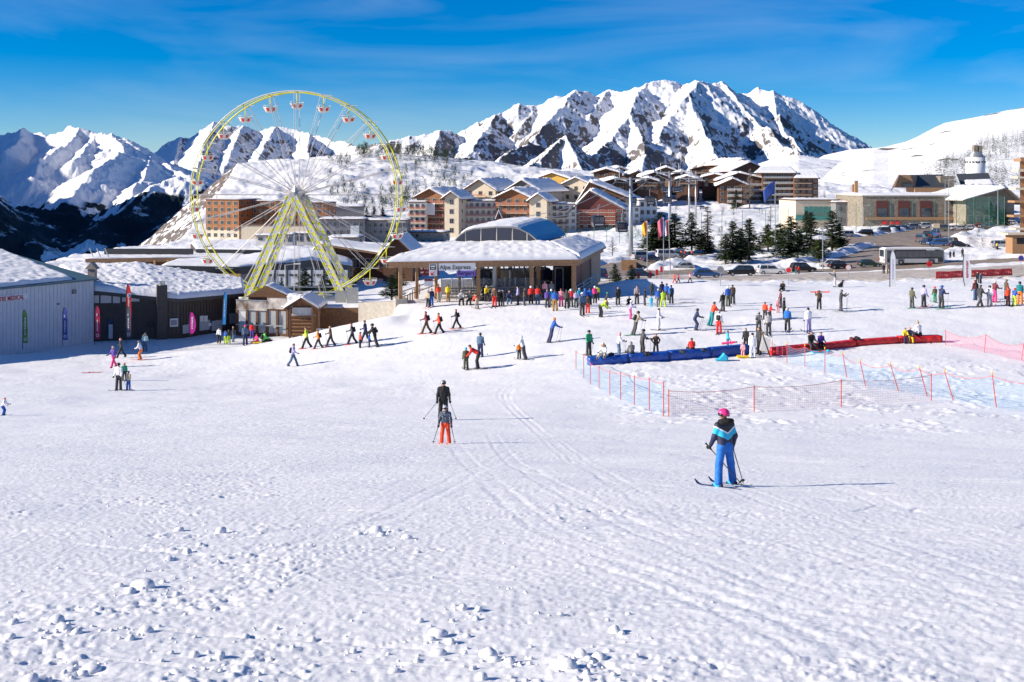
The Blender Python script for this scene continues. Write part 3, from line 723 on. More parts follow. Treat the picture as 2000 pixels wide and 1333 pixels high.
def person(px,py,hpx,pose,face,jk,tr,head,hc,fl,loc,desc=None,custom=None,at=None,group=None,sc=None,boot='charcoal'):
    """fl flags: s skis, p poles, b backpack (colour after), n none"""
    p=V3(at) if at is not None else hit(px,py,Dmax=330 if py<560 else 135)
    J=POSE[pose]; nat=J['head'].z+.14 if not custom else custom['nat']
    s=sc or max(.5,min(1.12,hpx*p.y/F/nat))
    if desc is None:
        desc='person in %s jacket and %s trousers %s %s'%(jk,tr,POSETXT[pose],loc) if jk!=tr else 'person in %s jacket and trousers %s %s'%(jk,POSETXT[pose],loc)
    if pose in('sit','ground') and at is None and pose=='sit': pass
    t=thing('person',desc,'person',p,R(face),group)
    t.scale=(s,s,s)
    M=get_pose(pose) if not custom else custom['m']
    if custom: J=custom['J']
    mj=custom.get('jm') if custom and custom.get('jm') else cmat(jk)
    child('body',M['body'],t,cmat('skin')); child('jacket',M['jacket'],t,mj); child('trousers',M['trousers'],t,cmat(tr))
    q=V3((0,0,1)).rotation_difference(J['hu'])
    if custom and custom.get('yaw'): q=Matrix.Rotation(R(custom['yaw']),4,'Z').to_quaternion()
    H=J['head']
    if head in('helmet',):
        child('helmet',ACC['helmet'],t,HM(hc),H+J['hu']*.02,q); child('goggles',ACC['goggles'],t,mat('goggle_lens',(.03,.03,.04),.12,.3),H+J['hu']*.02,q)
    elif head in('hat','bobble','hood'):
        child('hood' if head=='hood' else 'hat',ACC[head],t,cmat(hc),H+J['hu']*.02,q)
    elif head=='hair':
        child('hair',ACC['hair'],t,mat('hair_'+hc.replace(' ','_'),CN[hc],.7),H+J['hu']*.02,q)
    elif head=='fur':
        child('hat',ACC['hat'],t,cmat(hc),H+J['hu']*.02,q); child('fur_collar',ACC['furhood'],t,mat('fur',(.30,.22,.15),.95),H-J['hu']*.09,q)
    gl=cmat('black')
    for n in'LR':
        w=J['wr'+n]; qq=V3((0,0,-1)).rotation_difference(J['fd'+n])
        if hpx>26: child('glove',ACC['glove'],t,gl,w+J['fd'+n]*.01,qq)
        a=J['an'+n]
        if pose in('sit','ground'): kk=J['kn'+n]; dirv=(a-kk).normalized(); bq=V3((0,0,-1)).rotation_difference(dirv)
        else: bq=Matrix.Identity(3).to_quaternion()
        b=child('boot',ACC['boot'],t,HM(boot),a-(bq@V3((0,0,.09))),bq)
    if 's' in fl or 'w' in fl:
        f=V3((-math.sin(R(face)),math.cos(R(face)),0)); e=.6
        sl=math.atan2(G(p.x+f.x*e,p.y+f.y*e)-G(p.x-f.x*e,p.y-f.y*e),2*e)
        for n in'LR':
            a=J['an'+n]; wdg=(5 if n=='L' else -5)
            if 's' in fl:
                o=child('ski',ACC['ski'],t,HM(fl.split(':')[1] if ':' in fl else 'charcoal'),(a.x,a.y+.03,.0)); o.rotation_euler=(sl,0,R(wdg if pose!='walk' else 0))
            else:
                o=child('snowshoe',ACC['snowshoe'],t,HM('orange red'),(a.x,a.y+.03,a.z-.1)); o.rotation_euler=(sl,0,0)
            if custom is None: pass
    if 'b' in fl:
        up=(J['nb']-J['pel']).normalized(); bk=V3((0,-up.z,up.y))
        child('backpack',ACC['backpack'],t,cmat(fl.split('|')[1] if '|' in fl else 'black'),J['pel']+up*.30+bk*.19,V3((0,0,1)).rotation_difference(up))
    bpy.context.view_layer.update
    if 'p' in fl:
        Mw=Matrix.Translation(p)@Matrix.Rotation(R(face),4,'Z')@Matrix.Scale(s,4)
        who='the '+desc[len('person in '):] if desc.startswith('person in ') else desc
        w=who.split(); who=' '.join(w[:9]) if len(w)>9 else who
        for n,sd in(('L','left'),('R','right')):
            a=Mw@(J['wr'+n]+J['fd'+n]*.07)
            d=V3((random.uniform(-.10,.10),random.uniform(-.45,-.15) if pose in('ski','lean') else random.uniform(-.25,.12),0))
            d=Matrix.Rotation(R(face),3,'Z')@d; b=V3((a.x+d.x,a.y+d.y,0)); b.z=G(b.x,b.y)+.02
            PQ.append((a,b,jk,tr,loc,sd))
    return t
PQ=[]
# px,py,height px | pose | facing deg (0 away, 90 left, -90 right, 180 camera) | jacket | trousers | head | head colour | flags | where
PEOPLE='''
237,699,38|walk|100|charcoal|black|hat|pale pink||walking before the brown hall
222,718,42|walk|150|purple|pink|hair|cream||just behind the man in white
232,763,54|stand|170|white|charcoal|helmet|charcoal|s|at the lower left
243,745,36|stand|-160|green|charcoal|helmet|orange||hidden behind the man in white
251,763,38|stand|160|beige|blue|helmet|navy|sp|beside the man in white
276,703,37|ski|90|white|orange|helmet|grey|sp:red|before the brown hall
283,687,37|stand|0|mint|slate blue|fur|beige||in front of the brown hall
428,671,31|stand|170|white|black|hair|black||by the blue banner
440,672,26|stand|-10|bright blue|lime|hat|blue||by the blue banner
447,672,28|stand|20|charcoal|lime|hair|brown||by the blue banner
456,668,30|stand|120|black|slate blue|hat|beige||by the blue banner
5,812,34|ski|-90|white|blue|hat|orange|s|at the left picture edge
479,675,40|stand|20|slate blue|navy|hat|pink|s|left of the seated children
492,663,32|stand|0|red|purple|hair|black||in the shade by the terrace
503,669,16|ground|150|pink|pink|hat|pink||on a yellow sledge
514,669,27|ground|-60|bright green|black|helmet|charcoal|b|beside the pink toddler
553,641,27|stand|0|teal|teal|hair|brown||at the terrace rail
577,649,31|walk|-60|black|black|hair|black||by the chalet
619,641,23|stand|180|black|black|hat|maroon||at the chalet corner
572,716,45|walk|-90|lavender|slate blue|hair|brown|b|alone on the middle piste
599,681,42|walk|90|lime|black|hat|brown|wp|first of the snowshoers
622,682,38|walk|90|orange|charcoal|hair|brown|wb|second of the snowshoers
646,677,40|walk|90|brown|dark grey|hair|beige|wp|third of the snowshoers
688,673,42|walk|90|dark grey|black|hat|maroon|wpb|right of the three snowshoers
703,681,32|stand|-70|orange red|black|helmet|brown|s|by the pole carriers
714,671,45|walk|80|navy|navy|hat|brown|p|behind the boy in orange
721,680,30|stand|-80|blue|navy|helmet|lime|s|between two men in dark coats
732,680,48|lean|100|black|black|helmet|charcoal|pb|leaning over the children
745,605,20|ground|80|navy|black|hair|brown|b|white|on a red sledge on the ridge
833,652,44|walk|90|maroon|brown|hair|black|wpb|left of the walking trio
858,653,42|walk|90|orange red|black|hair|brown|wpb|middle of the walking trio
892,642,38|walk|90|black|black|hair|brown|wpb|right of the walking trio
938,699,49|stand|-20|slate blue|navy|hair|black|s|behind the stooping man in red
910,722,43|stand|10|olive|olive|helmet|turquoise|s|beside the stooping man in red
935,721,50|bend|80|red|black|hair|brown|sp|on the middle piste
1014,702,34|stand|20|orange|charcoal|helmet|charcoal|s|before the adult in white
1022,703,46|lean|60|white|dark grey|hood|white|s|holding a child
1078,670,50|lean|-80|blue|navy|hair|orange|sp|alone in mid piste
1150,695,50|stand|-150|green|charcoal|helmet|black|sp|left of the blue mats
836,600,32|stand|150|beige|black|hair|brown|s:red|at the station steps
843,598,34|stand|-150|navy|bright blue|hat|black||at the station steps
857,590,34|stand|30|orange red|beige|hat|yellow||under the white signs
875,590,34|stand|10|yellow|mustard|hair|brown||under the white signs
902,589,22|sit|180|light grey|black|helmet|light grey||on the station bench
919,589,22|sit|160|charcoal|black|hair|black||on the station bench
932,603,27|bend|30|orange red|beige|hat|orange|s|before the bench
951,590,32|walk|20|yellow|black|helmet|light grey||by the middle post
944,588,32|stand|90|black|black|hair|black||beside the yellow jacket
963,589,26|stand|60|beige|brown|hair|brown||right of the middle post
966,600,38|stand|170|brown|red|hair|brown|s|right of the middle post
975,599,32|stand|-100|charcoal|black|helmet|white|s|right of the man in brown
982,599,32|stand|140|black|charcoal|helmet|light grey|s|right of the man in brown
995,590,22|sit|180|navy|slate blue|hair|black||on the station bench
1012,597,38|stand|90|lavender|black|hair|black|s:lime|between bench and queue
1024,598,36|stand|-100|brown|dark grey|hair|black|p|between bench and queue
1037,595,36|stand|0|red|black|helmet|white||before the twin posts
1050,595,36|stand|-10|red|slate blue|helmet|black||before the twin posts
1064,580,30|stand|180|pale pink|charcoal|hair|black||inside the station
1077,582,30|stand|180|grey|black|hat|black||inside the station
1069,602,36|stand|0|purple|charcoal|helmet|grey|s|at the left of the queue
1077,601,36|stand|10|turquoise|beige|helmet|white|s|at the left of the queue
1084,609,43|stand|-5|blue|mustard|hair|charcoal|s|front left of queue
1096,600,36|stand|0|pale pink|pink|helmet|maroon|s|in the queue
1107,604,38|stand|0|dark grey|black|helmet|black|s|in the queue
1115,601,36|stand|-10|red|charcoal|helmet|white||in the queue
1125,601,33|stand|0|lavender|charcoal|hair|brown|s|in the queue
1132,597,34|stand|30|turquoise|grey|helmet|light grey||in the queue
1137,617,50|stand|-160|slate blue|dark grey|helmet|white|s|near side of queue
1148,613,36|stand|160|black|red|helmet|navy|s|near side of queue
1143,597,33|stand|0|blue|navy|helmet|bright blue||at the right of the queue
1152,596,33|stand|0|bright blue|charcoal|hair|brown||at the right of the queue
1162,593,34|stand|10|pink|black|helmet|white||at the right of the queue
1167,588,30|stand|0|lime|black|hair|black||at the right of the queue
1172,621,34|bend|-70|lime|black|helmet|yellow|s|below the queue
1183,601,30|ski|-80|charcoal|charcoal|helmet|green|s|right of the queue
1207,596,36|stand|180|black|black|hair|brown|sp|by the shaded bank
1229,595,16|ground|170|black|black|hat|navy||by the shaded bank
1244,595,37|stand|180|plaid|charcoal|hair|maroon||by the shaded bank
1259,598,35|stand|-90|black|charcoal|hair|black||by the shaded bank
1273,580,28|stand|0|charcoal|charcoal|helmet|slate blue||by the shaded bank
1272,601,22|stand|0|turquoise|cyan|hat|turquoise||by the shaded bank
1286,601,37|stand|0|blue|grey|helmet|light grey|s|left in the standing group
1295,601,34|wide|0|lime|lime|helmet|charcoal|s|middle of the standing group
1293,586,36|stand|20|navy|black|hair|black|p|at the back of the standing group
1302,588,34|stand|-20|blue|charcoal|helmet|navy||at the back of the standing group
1311,594,37|stand|0|bright blue|black|hair|black|b|right in the standing group
1231,624,37|fwd|-90|lavender|pink|helmet|white|s|behind the man in beige
1242,655,47|lean|-80|beige|dark grey|helmet|charcoal|spb:green|on the upper piste
1286,645,43|wide|-110|white|white|hair|black|s|on the upper piste
1357,646,43|ski|-90|navy|navy|helmet|charcoal|sp|on the upper piste
1391,637,50|lean|-70|orange red|teal|hair|brown|s|behind a skier in white
1404,652,45|stand|-30|white|red|helmet|light grey|sb|on the upper piste
1412,608,37|stand|20|black|dark grey|helmet|light grey|s|left of the upper trio
1422,599,40|stand|10|blue|olive|helmet|white|s|middle of the upper trio
1431,594,38|stand|0|brown|charcoal|hair|brown|sp|right of the upper trio
1180,701,27|ground|160|white|cream|fur|cream||on the blue mat
1208,697,47|fwd|-80|white|slate blue|hood|pale pink|sp|by the blue mat
1235,697,25|ground|10|grey|charcoal|hair|grey||on the blue mat
1254,696,53|fwd|-70|dark grey|charcoal|helmet|charcoal|sp|by the blue mat
1281,693,42|hips|-170|brown|charcoal|hair|brown||by the blue mat
1353,690,25|ground|0|red|black|hair|brown||on the blue mat
1421,682,36|stand|-90|turquoise|slate blue|hair|brown||behind the blue mat
1451,699,30|stand|160|pale pink|pale pink|hat|red||on a yellow sledge
1457,682,41|stand|150|black|black|hair|black||behind the pink child
1470,700,50|stand|0|white|white|hair|black||at the end of the blue mats
1483,693,54|stand|110|charcoal|black|hair|brown||behind the notice board
1482,650,41|fwd|170|grey|charcoal|helmet|light grey|sp|behind the notice board
1501,656,46|stand|0|light grey|dark grey|helmet|dark grey|sp|right of the notice board
1494,625,35|stand|-30|orange red|charcoal|hair|brown||in the upper group
1504,626,32|fwd|-90|red|black|helmet|navy||in the upper group
1519,612,28|stand|180|pale pink|pale pink|helmet|white||between two adults in black
1525,602,34|stand|90|maroon|black|hair|black||behind the pink child
1531,624,43|stand|-110|black|black|hair|black||right of the pink child
1538,647,46|stand|-20|bright blue|charcoal|helmet|light grey|s|right of the upper group
1579,650,49|stand|10|white|lavender|hair|black|sp|right of the upper group
1600,605,38|carry|0|brown|black|hair|brown||carrying orange skis
1642,608,42|arms|-90|charcoal|dark grey|helmet|grey|sp|right of the ski carrier
1631,561,33|arms|90|grey|light grey|hair|beige||on road bank by dog
1529,567,18|ground|160|black|black|hair|black||at the foot of the bank
1781,602,40|stand|-60|olive|dark grey|helmet|charcoal|s:green|first of the four right skiers
1804,600,43|stand|-60|lavender|dark grey|helmet|charcoal|s:red|second of the four right skiers
1826,591,31|stand|0|olive|green|helmet|red|s|third of the four right skiers
1838,603,46|fwd|-60|navy|charcoal|helmet|blue|sp:green|last of the four right skiers
1905,587,40|stand|20|maroon|slate blue|hair|maroon|b|left in the far right group
1914,600,44|walk|-70|charcoal|dark grey|hair|brown|sp|in the far right group
1933,599,41|stand|-40|white|light grey|helmet|charcoal|s|in the far right group
1942,591,43|fwd|-70|maroon|pink|hair|cream|sp|in the far right group
1965,585,39|stand|-80|brown|dark grey|helmet|grey||in the far right group
1969,598,37|stand|10|orange red|maroon|hair|red|s|in the far right group
1981,598,35|fwd|-60|blue|lime|helmet|red|s|in the far right group
1992,595,46|stand|-20|teal|orange|helmet|black||at the right picture edge
1909,554,23|stand|160|black|black|hair|brown||by the red barrier
1915,555,22|stand|200|slate blue|charcoal|hair|black||by the red barrier
1585,688,37|sit|-170|black|charcoal|hair|brown||on the left of the red mats
1604,688,33|sit|180|purple|black|hair|brown||on the left of the red mats
1769,668,27|sit|180|yellow|navy|hair|brown||on the red mats
1779,668,28|sit|170|navy|yellow|hair|orange||on the red mats
1797,665,36|ground|20|white|black|bobble|beige||on the red mats
1318,553,19|walk|90|orange red|red|hair|brown||on the sandy strip
1325,553,17|walk|-90|pink|black|hair|black||on the sandy strip
1348,551,18|walk|90|pale pink|black|hair|brown||right of the two walkers
1555,536,17|stand|170|maroon|teal|hair|brown||by the parked dark truck
1560,536,16|stand|190|red|maroon|hair|brown||by the parked dark truck
1726,535,19|stand|0|black|black|hair|black||below the bus
1733,535,20|stand|20|light grey|beige|hair|brown||below the bus
1738,534,17|stand|0|maroon|brown|hair|black||below the bus
1948,489,15|stand|20|yellow|black|hair|brown||near the right parked cars
1991,501,20|walk|90|orange|blue|hat|yellow||on the road at the right edge
1331,501,12|stand|0|orange|orange|hair|brown||in the group beyond the roundabout
1338,502,12|stand|0|red|black|hair|brown||in the group beyond the roundabout
1346,502,12|stand|0|black|charcoal|hair|black||in the group beyond the roundabout
1352,501,12|stand|0|orange red|black|hair|black||in the group beyond the roundabout
1168,551,22|bend|0|black|maroon|hair|black||by the firs beside the station
1856,507,17|stand|0|navy|black|hair|black||right of the bus
1863,507,17|stand|20|black|black|hair|brown||right of the bus
1880,503,18|stand|0|charcoal|black|hair|brown||right of the bus
'''
FIX={}
for ln in PEOPLE.strip().splitlines():
    q=ln.split('|'); px,py,h=[float(v) for v in q[0].split(',')]
    pose,face,jk,tr,hd,hc,fl,loc=q[1],float(q[2]),q[3],q[4],q[5],q[6],q[7],q[8]
    if loc=='white': loc=q[9]; fl=fl+'|white'
    kw={}
    if pose in('sit',) and py<640:
        # on the bench along the station front
        p=P(px,588,105.2); kw['at']=(p.x,104.7,-11.62)
        if True: h=h*1.25
    elif 1160<px<1480 and pose=='ground' and py>685:
        p=hit(px,np.interp(px,[1149,1229,1309,1390,1466],[714,709,704,699,692]),135); kw['at']=(p.x,p.y+.3,p.z+.50)
    elif px>1560 and pose in('sit','ground') and py>650:
        p=hit(px,np.interp(px,[1508,1607,1675,1757,1840],[695,685,677,671,669]),135); kw['at']=(p.x,p.y+.16,p.z+(.10 if pose=='sit' else .46))
    elif py<592 and 1055<px<1085 and h==30:
        kw['at']=(P(px,585,109).x,109,-11.62); h=36
    person(px,py,h,pose,face,jk,tr,hd,hc,fl,loc,**kw)
for a,b,jk,tr,loc,sd in PQ:
    w=('%s ski pole of person in %s jacket and %s trousers %s'%(sd,jk,tr,loc)).split()
    if len(w)>16: w=('%s ski pole of %s jacket person %s'%(sd,jk,loc)).split()
    pole_obj(a,b,' '.join(w[:16]))
PQ.clear()
# ---- the three nearest skiers
def close(px,py,h,J,face,jk,tr,hc,desc,jm=None,yaw=0,res=.018,ski='navy',poles=(),boot='charcoal',fur=False,polecol='charcoal',gl='black'):
    nat=J['head'].z+.16
    M=build_pose(J,res)
    t=person(px,py,h,'stand',face,jk,tr,'helmet',hc,'',None,desc=desc,custom={'m':M,'J':J,'nat':nat,'jm':jm,'yaw':yaw},boot=boot)
    p=t.location; s=t.scale[0]
    if fur: child('fur_hood',ACC['furhood'],t,mat('black_fur',(.008,.008,.008),.95),J['neck']-V3((0,.02,.02)))
    # face: eyes, mouth
    qy=Matrix.Rotation(R(yaw),3,'Z')
    for n in'LR':
        e=MB(); c=J['head']+J['hu']*.0+qy@V3((.033*(1 if n=='R' else -1),.088,.0))
        e.tube(c,c+qy@V3((0,.006,0)),.012,.008,8); o=e.build('eye',mat('eye',(.02,.015,.01),.2),t)
    e=MB(); c=J['head']+qy@V3((0,.088,-.062)); e.box(c,(.045,.012,.012)); e.build('mouth',mat('lips',(.45,.12,.12),.5),t)
    Mw=Matrix.Translation(p)@Matrix.Rotation(R(face),4,'Z')@Matrix.Scale(s,4)
    for n in'LR':
        # cuffs and boot buckles
        a=J['an'+n]
        b=MB(); 
        for z in(.02,.07,.12): b.box((a.x,a.y+.075-.03*(z>.1),a.z-.09+z+.03),(.10,.03,.016))
        b.build('boot_buckle',mat('buckle',(.5,.5,.52),.3,.8),t)
        f=V3((-math.sin(R(face)),math.cos(R(face)),0)); e=.6
        sl=math.atan2(G(p.x+f.x*e,p.y+f.y*e)-G(p.x-f.x*e,p.y-f.y*e),2*e)
        o=child('ski',ACC['ski'],t,mat('ski_'+ski.replace(' ','_'),CN[ski],.25,noise=.5,nscale=6),(a.x,a.y+.03,0.0)); o.rotation_euler=(sl,0,0)
        if poles:
            w=Mw@(J['wr'+n]+J['fd'+n]*.07); dx,dy=poles['LR'.index(n)]
            b=V3((w.x+dx,w.y+dy,0)); b.z=G(b.x,b.y)+.03
            pole_obj(w,b,'%s ski pole held by the %s'%('left' if n=='L' else 'right',poles[2]),polecol,.011)
    return t
def jacket_stripes():
    m=mat('girl_jacket',(.015,.02,.06),.6); nt=m.node_tree; b=nt.nodes['Principled BSDF']
    tc=[n for n in nt.nodes if n.type=='TEX_COORD'][0]; sx=N(nt,'ShaderNodeSeparateXYZ'); nt.links.new(tc.outputs['Object'],sx.inputs[0])
    ab=N(nt,'ShaderNodeMath',operation='ABSOLUTE'); nt.links.new(sx.outputs[0],ab.inputs[0])
    mu=N(nt,'ShaderNodeMath',operation='MULTIPLY_ADD'); nt.links.new(ab.outputs[0],mu.inputs[0]); mu.inputs[1].default_value=-.55; nt.links.new(sx.outputs[2],mu.inputs[2])
    mr=N(nt,'ShaderNodeMapRange'); mr.inputs[1].default_value=.85; mr.inputs[2].default_value=1.5; nt.links.new(mu.outputs[0],mr.inputs[0])
    r=N(nt,'ShaderNodeValToRGB'); r.color_ramp.interpolation='CONSTANT'; nt.links.new(mr.outputs[0],r.inputs[0])
    e=r.color_ramp.elements; e[0].color=(.015,.02,.06,1); e[1].position=.36; e[1].color=(.02,.45,.68,1)
    for pz,c in((.58,(.75,.8,.85,1)),(.635,(.012,.014,.03,1))): q=e.new(pz); q.color=c
    nt.links.new(r.outputs[0],b.inputs['Base Color']); return m
def jacket_speckle():
    m=mat('speckled_jacket',(.02,.03,.06),.7); nt=m.node_tree; b=nt.nodes['Principled BSDF']
    tc=[n for n in nt.nodes if n.type=='TEX_COORD'][0]; v=N(nt,'ShaderNodeTexVoronoi'); v.inputs['Scale'].default_value=26; nt.links.new(tc.outputs['Object'],v.inputs['Vector'])
    r=N(nt,'ShaderNodeValToRGB'); r.color_ramp.elements[0].position=.30; r.color_ramp.elements[0].color=(.30,.38,.50,1); r.color_ramp.elements[1].position=.42; r.color_ramp.elements[1].color=(.015,.02,.045,1)
    nt.links.new(v.outputs['Distance'],r.inputs[0]); nt.links.new(r.outputs[0],b.inputs['Base Color']); return m
JG=fk(3,thL=(6,6),shL=8,thR=(4,13),shR=4,aL=(16,8),fL=14,aR=(-12,16),fR=34)
close(1416,951,153,JG,28,'navy','bright blue','pink','girl in pink helmet, cyan and navy jacket and blue trousers skiing nearest the camera',jacket_stripes(),yaw=62,res=.014,ski='navy',poles=[(.55,-.10),(.22,.18),'girl in the pink helmet'],boot='turquoise',fur=True,polecol='grey')
JA=fk(4,thL=(6,4),shL=10,thR=(3,5),shR=8,aL=(4,14),fL=16,aR=(4,14),fR=14)
close(866,822,80,JA,184,'black','black','grey','adult in black ski suit and grey helmet following the child in orange trousers',res=.02,ski='charcoal',poles=[(.25,.35),(-.6,.5),'adult in the black ski suit'])
JC=fk(4,thL=(8,7),shL=12,thR=(8,7),shR=12,aL=(10,16),fL=14,aR=(10,16),fR=14)
close(870,868,77,JC,176,'navy','orange red','light grey','child in speckled jacket, silver helmet and orange red trousers skiing towards the camera',jacket_speckle(),res=.02,ski='orange red',poles=[(.12,-.15),(-.15,-.2),'child in speckled jacket'],boot='orange')
# ================================================================ shared building pieces
M_=dict(
 white=mat('white_paint',(.62,.64,.66),.5,noise=.05), wsheet=mat('white_sheet_metal',(.50,.54,.60),.45,noise=.06,nscale=1.5),
 brown=mat('brown_sheet_metal',(.045,.036,.032),.5,noise=.2,nscale=2), dark=mat('dark_metal',(.03,.032,.036),.45),
 steel=mat('galvanised_steel',(.42,.44,.46),.4,.7), conc=mat('concrete',(.34,.31,.27),.85,noise=.15,nscale=3,bump=.3,bscale=8),
 wood=mat('light_wood',(.34,.19,.095),.65,noise=.25,nscale=5), dwood=mat('dark_wood',(.10,.045,.022),.7,noise=.3,nscale=4), lwood=mat('log_wood',(.20,.10,.045),.7,noise=.3,nscale=5), owood=mat('orange_wood',(.25,.095,.032),.65,noise=.25,nscale=2),
 cream=mat('cream_render',(.56,.48,.37),.85,noise=.08,nscale=1), plaster=mat('white_render',(.60,.58,.55),.85,noise=.07,nscale=1), maroon=mat('maroon_panel',(.11,.025,.018),.6,noise=.15),
 glass=mat('window_glass',(.03,.04,.055),.06,spec=.9), bglass=mat('blue_glass',(.015,.03,.07),.05,spec=1.0), rail=mat('red_rail',(.42,.13,.09),.6), grey=mat('grey_panel',(.20,.20,.21),.6,noise=.1),
 red=mat('red_vinyl',(.62,.02,.02),.45,noise=.08,nscale=3), blue=mat('blue_vinyl',(.01,.07,.36),.4,noise=.12,nscale=3), yel=mat('wheel_yellow',(.72,.68,.02),.4), stone=mat('stone_wall',(.22,.19,.15),.9,noise=.35,nscale=1.2,bump=.6,bscale=3),
 yellow=mat('yellow_wood',(.50,.30,.05),.7,noise=.2,nscale=2), greyroof=mat('slate_roof',(.05,.06,.07),.6,noise=.2), black=mat('black',(.01,.01,.01),.5), purple=mat('purple_sign',(.26,.16,.58),.5), wsign=mat('white_sign',(.72,.72,.72),.5), rsign=mat('dark_red_sign',(.20,.012,.02),.5),
 bluemetal=mat('blue_sheet',(.05,.26,.52),.4,noise=.1))
RSN=snow_mat('roof_snow',1.6,.9)
RSF=snow_mat('far_snow',.5,.6)
def snowtop(name,front,back,th,par,m=None,nx=60,ny=16,amp=.12,lam=.9,over=0,seed=5):
    """snow lying between two eaves given as world points (polylines); thick, rounded at its rim"""
    def samp(pl,t):
        L=[0]
        for a,b in zip(pl,pl[1:]): L.append(L[-1]+(b-a).length)
        d=t*L[-1]
        for i in range(len(pl)-1):
            if d<=L[i+1] or i==len(pl)-2: return pl[i].lerp(pl[i+1],(d-L[i])/max(L[i+1]-L[i],1e-6))
    front=[Vector(p) for p in front]; back=[Vector(p) for p in back]
    xs=[];ys=[];zs=[]
    for j in range(ny+1):
        r=[samp(front,i/nx).lerp(samp(back,i/nx),j/ny) for i in range(nx+1)]
        xs.append([p.x for p in r]); ys.append([p.y for p in r]); zs.append([p.z for p in r])
    xs,ys,zs=map(np.array,(xs,ys,zs))
    ii=np.linspace(0,1,nx+1)[None,:]; jj=np.linspace(0,1,ny+1)[:,None]
    e=np.minimum(np.minimum(ii,1-ii)*nx/2.0,np.minimum(jj,1-jj)*ny/2.0); e=np.clip(e,0,1)**.5
    z2=zs+e*(th+amp*(fbm(xs/lam,ys/lam,4,seed)-.5)*2)+ (1-e)*.01
    n=(nx+1)*(ny+1)
    V=np.concatenate([np.stack([xs,ys,z2],-1).reshape(-1,3),np.stack([xs,ys,zs-.01],-1).reshape(-1,3)])
    idx=np.arange(n).reshape(ny+1,nx+1); Fs=[]
    q=np.stack([idx[:-1,:-1],idx[:-1,1:],idx[1:,1:],idx[1:,:-1]],-1).reshape(-1,4); Fs+=q.tolist(); Fs+=(q[:,::-1]+n).tolist()
    rim=list(idx[0,:])+list(idx[1:,-1])+list(idx[-1,-2::-1])+list(idx[-2:0:-1,0])
    for a,b in zip(rim,rim[1:]+rim[:1]): Fs.append([int(b),int(a),int(a)+n,int(b)+n])
    me=bpy.data.meshes.new(name); me.from_pydata((V-np.array(par.location if par and not par.parent else (0,0,0))).tolist() if not (par and par.rotation_euler.z) else V.tolist(),[],Fs)
    me.polygons.foreach_set('use_smooth',[True]*len(Fs)); me.materials.append(m or RSN)
    bm=bmesh.new(); bm.from_mesh(me); bmesh.ops.recalc_face_normals(bm,faces=bm.faces); bm.to_mesh(me); bm.free()
    o=bpy.data.objects.new(name,me); COL.objects.link(o); o.parent=par
    if par and par.rotation_euler.z:
        o.matrix_parent_inverse=(Matrix.Translation(par.location)@Matrix.Rotation(par.rotation_euler.z,4,'Z')).inverted()
    return o
def solid(name,front,back,zb,m,par,drop=0):
    """walls under a pair of eaves, down to zb (world points; par at the origin or unrotated)"""
    off=Vector(par.location) if par else Vector()
    b=MB(); f=[Vector(p)-Vector((0,0,drop)) for p in front]; k=[Vector(p)-Vector((0,0,drop)) for p in back]
    n=len(f); vs=[p-off for p in f]+[p-off for p in k]+[Vector((p.x,p.y,zb))-off for p in f]+[Vector((p.x,p.y,zb))-off for p in k]
    fs=[]
    for i in range(n-1):
        fs+=[(i,i+1,n+i+1,n+i),(2*n+i,2*n+i+1,i+1,i),(3*n+i,3*n+i+1,n+i+1,n+i)]
    fs+=[(0,n,3*n,2*n),(n-1,2*n-1,4*n-1,3*n-1)]
    b.add(vs,fs); return b.build(name,m,par)
def slabroof(name,front,back,th,m,par):
    off=Vector(par.location) if par else Vector()
    f=[Vector(p)-off for p in front]; k=[Vector(p)-off for p in back]; n=len(f); d=Vector((0,0,th))
    vs=f+k+[p-d for p in f]+[p-d for p in k]; fs=[]
    for i in range(n-1):
        fs+=[(i,i+1,n+i+1,n+i),(2*n+i,2*n+i+1,3*n+i+1,3*n+i),(i,i+1,2*n+i+1,2*n+i),(n+i,n+i+1,3*n+i+1,3*n+i)]
    fs+=[(0,n,3*n,2*n),(n-1,2*n-1,4*n-1,3*n-1)]
    b=MB(); b.add(vs,fs); return b.build(name,m,par)
def text_obj(s,size,m,par,loc,rot,name='lettering',ext=.01,align='LEFT'):
    c=bpy.data.curves.new(name,'FONT'); c.body=s; c.size=size; c.extrude=ext; c.align_x=align; c.resolution_u=2; c.offset=size*.012
    t=bpy.data.objects.new('tmp',c); COL.objects.link(t)
    dg=bpy.context.evaluated_depsgraph_get(); me=bpy.data.meshes.new_from_object(t.evaluated_get(dg)); bpy.data.objects.remove(t)
    me.materials.clear(); me.materials.append(m); o=bpy.data.objects.new(name,me); COL.objects.link(o); o.parent=par
    o.location=loc; o.rotation_euler=rot; return o
def facade_frame(a,b):
    """rotation about Z so that local +X runs from a to b, and local -Y looks out at the camera"""
    return math.atan2(b[1]-a[1],b[0]-a[0])
# ================================================================ lift station
st=thing('lift_station','timber framed lift station with snowy roof, glazed dome and Alpe Express Bergers signs','building',(0,0,0))
O=Vector((-10.6,106.5,0)); EX=Vector((.985,.172,0)); EY=Vector((.2,1,0)); GZ=-11.62
def Q(x,t,z): v=O+EX*x+EY*t; return Vector((v.x,v.y,z))
EZ=-7.75
fr=[Q(-1.0,-1,EZ),Q(17.6,-1,EZ)]; bk=[Q(-.6,20,EZ+.2),Q(17.6,20,EZ+.2)]
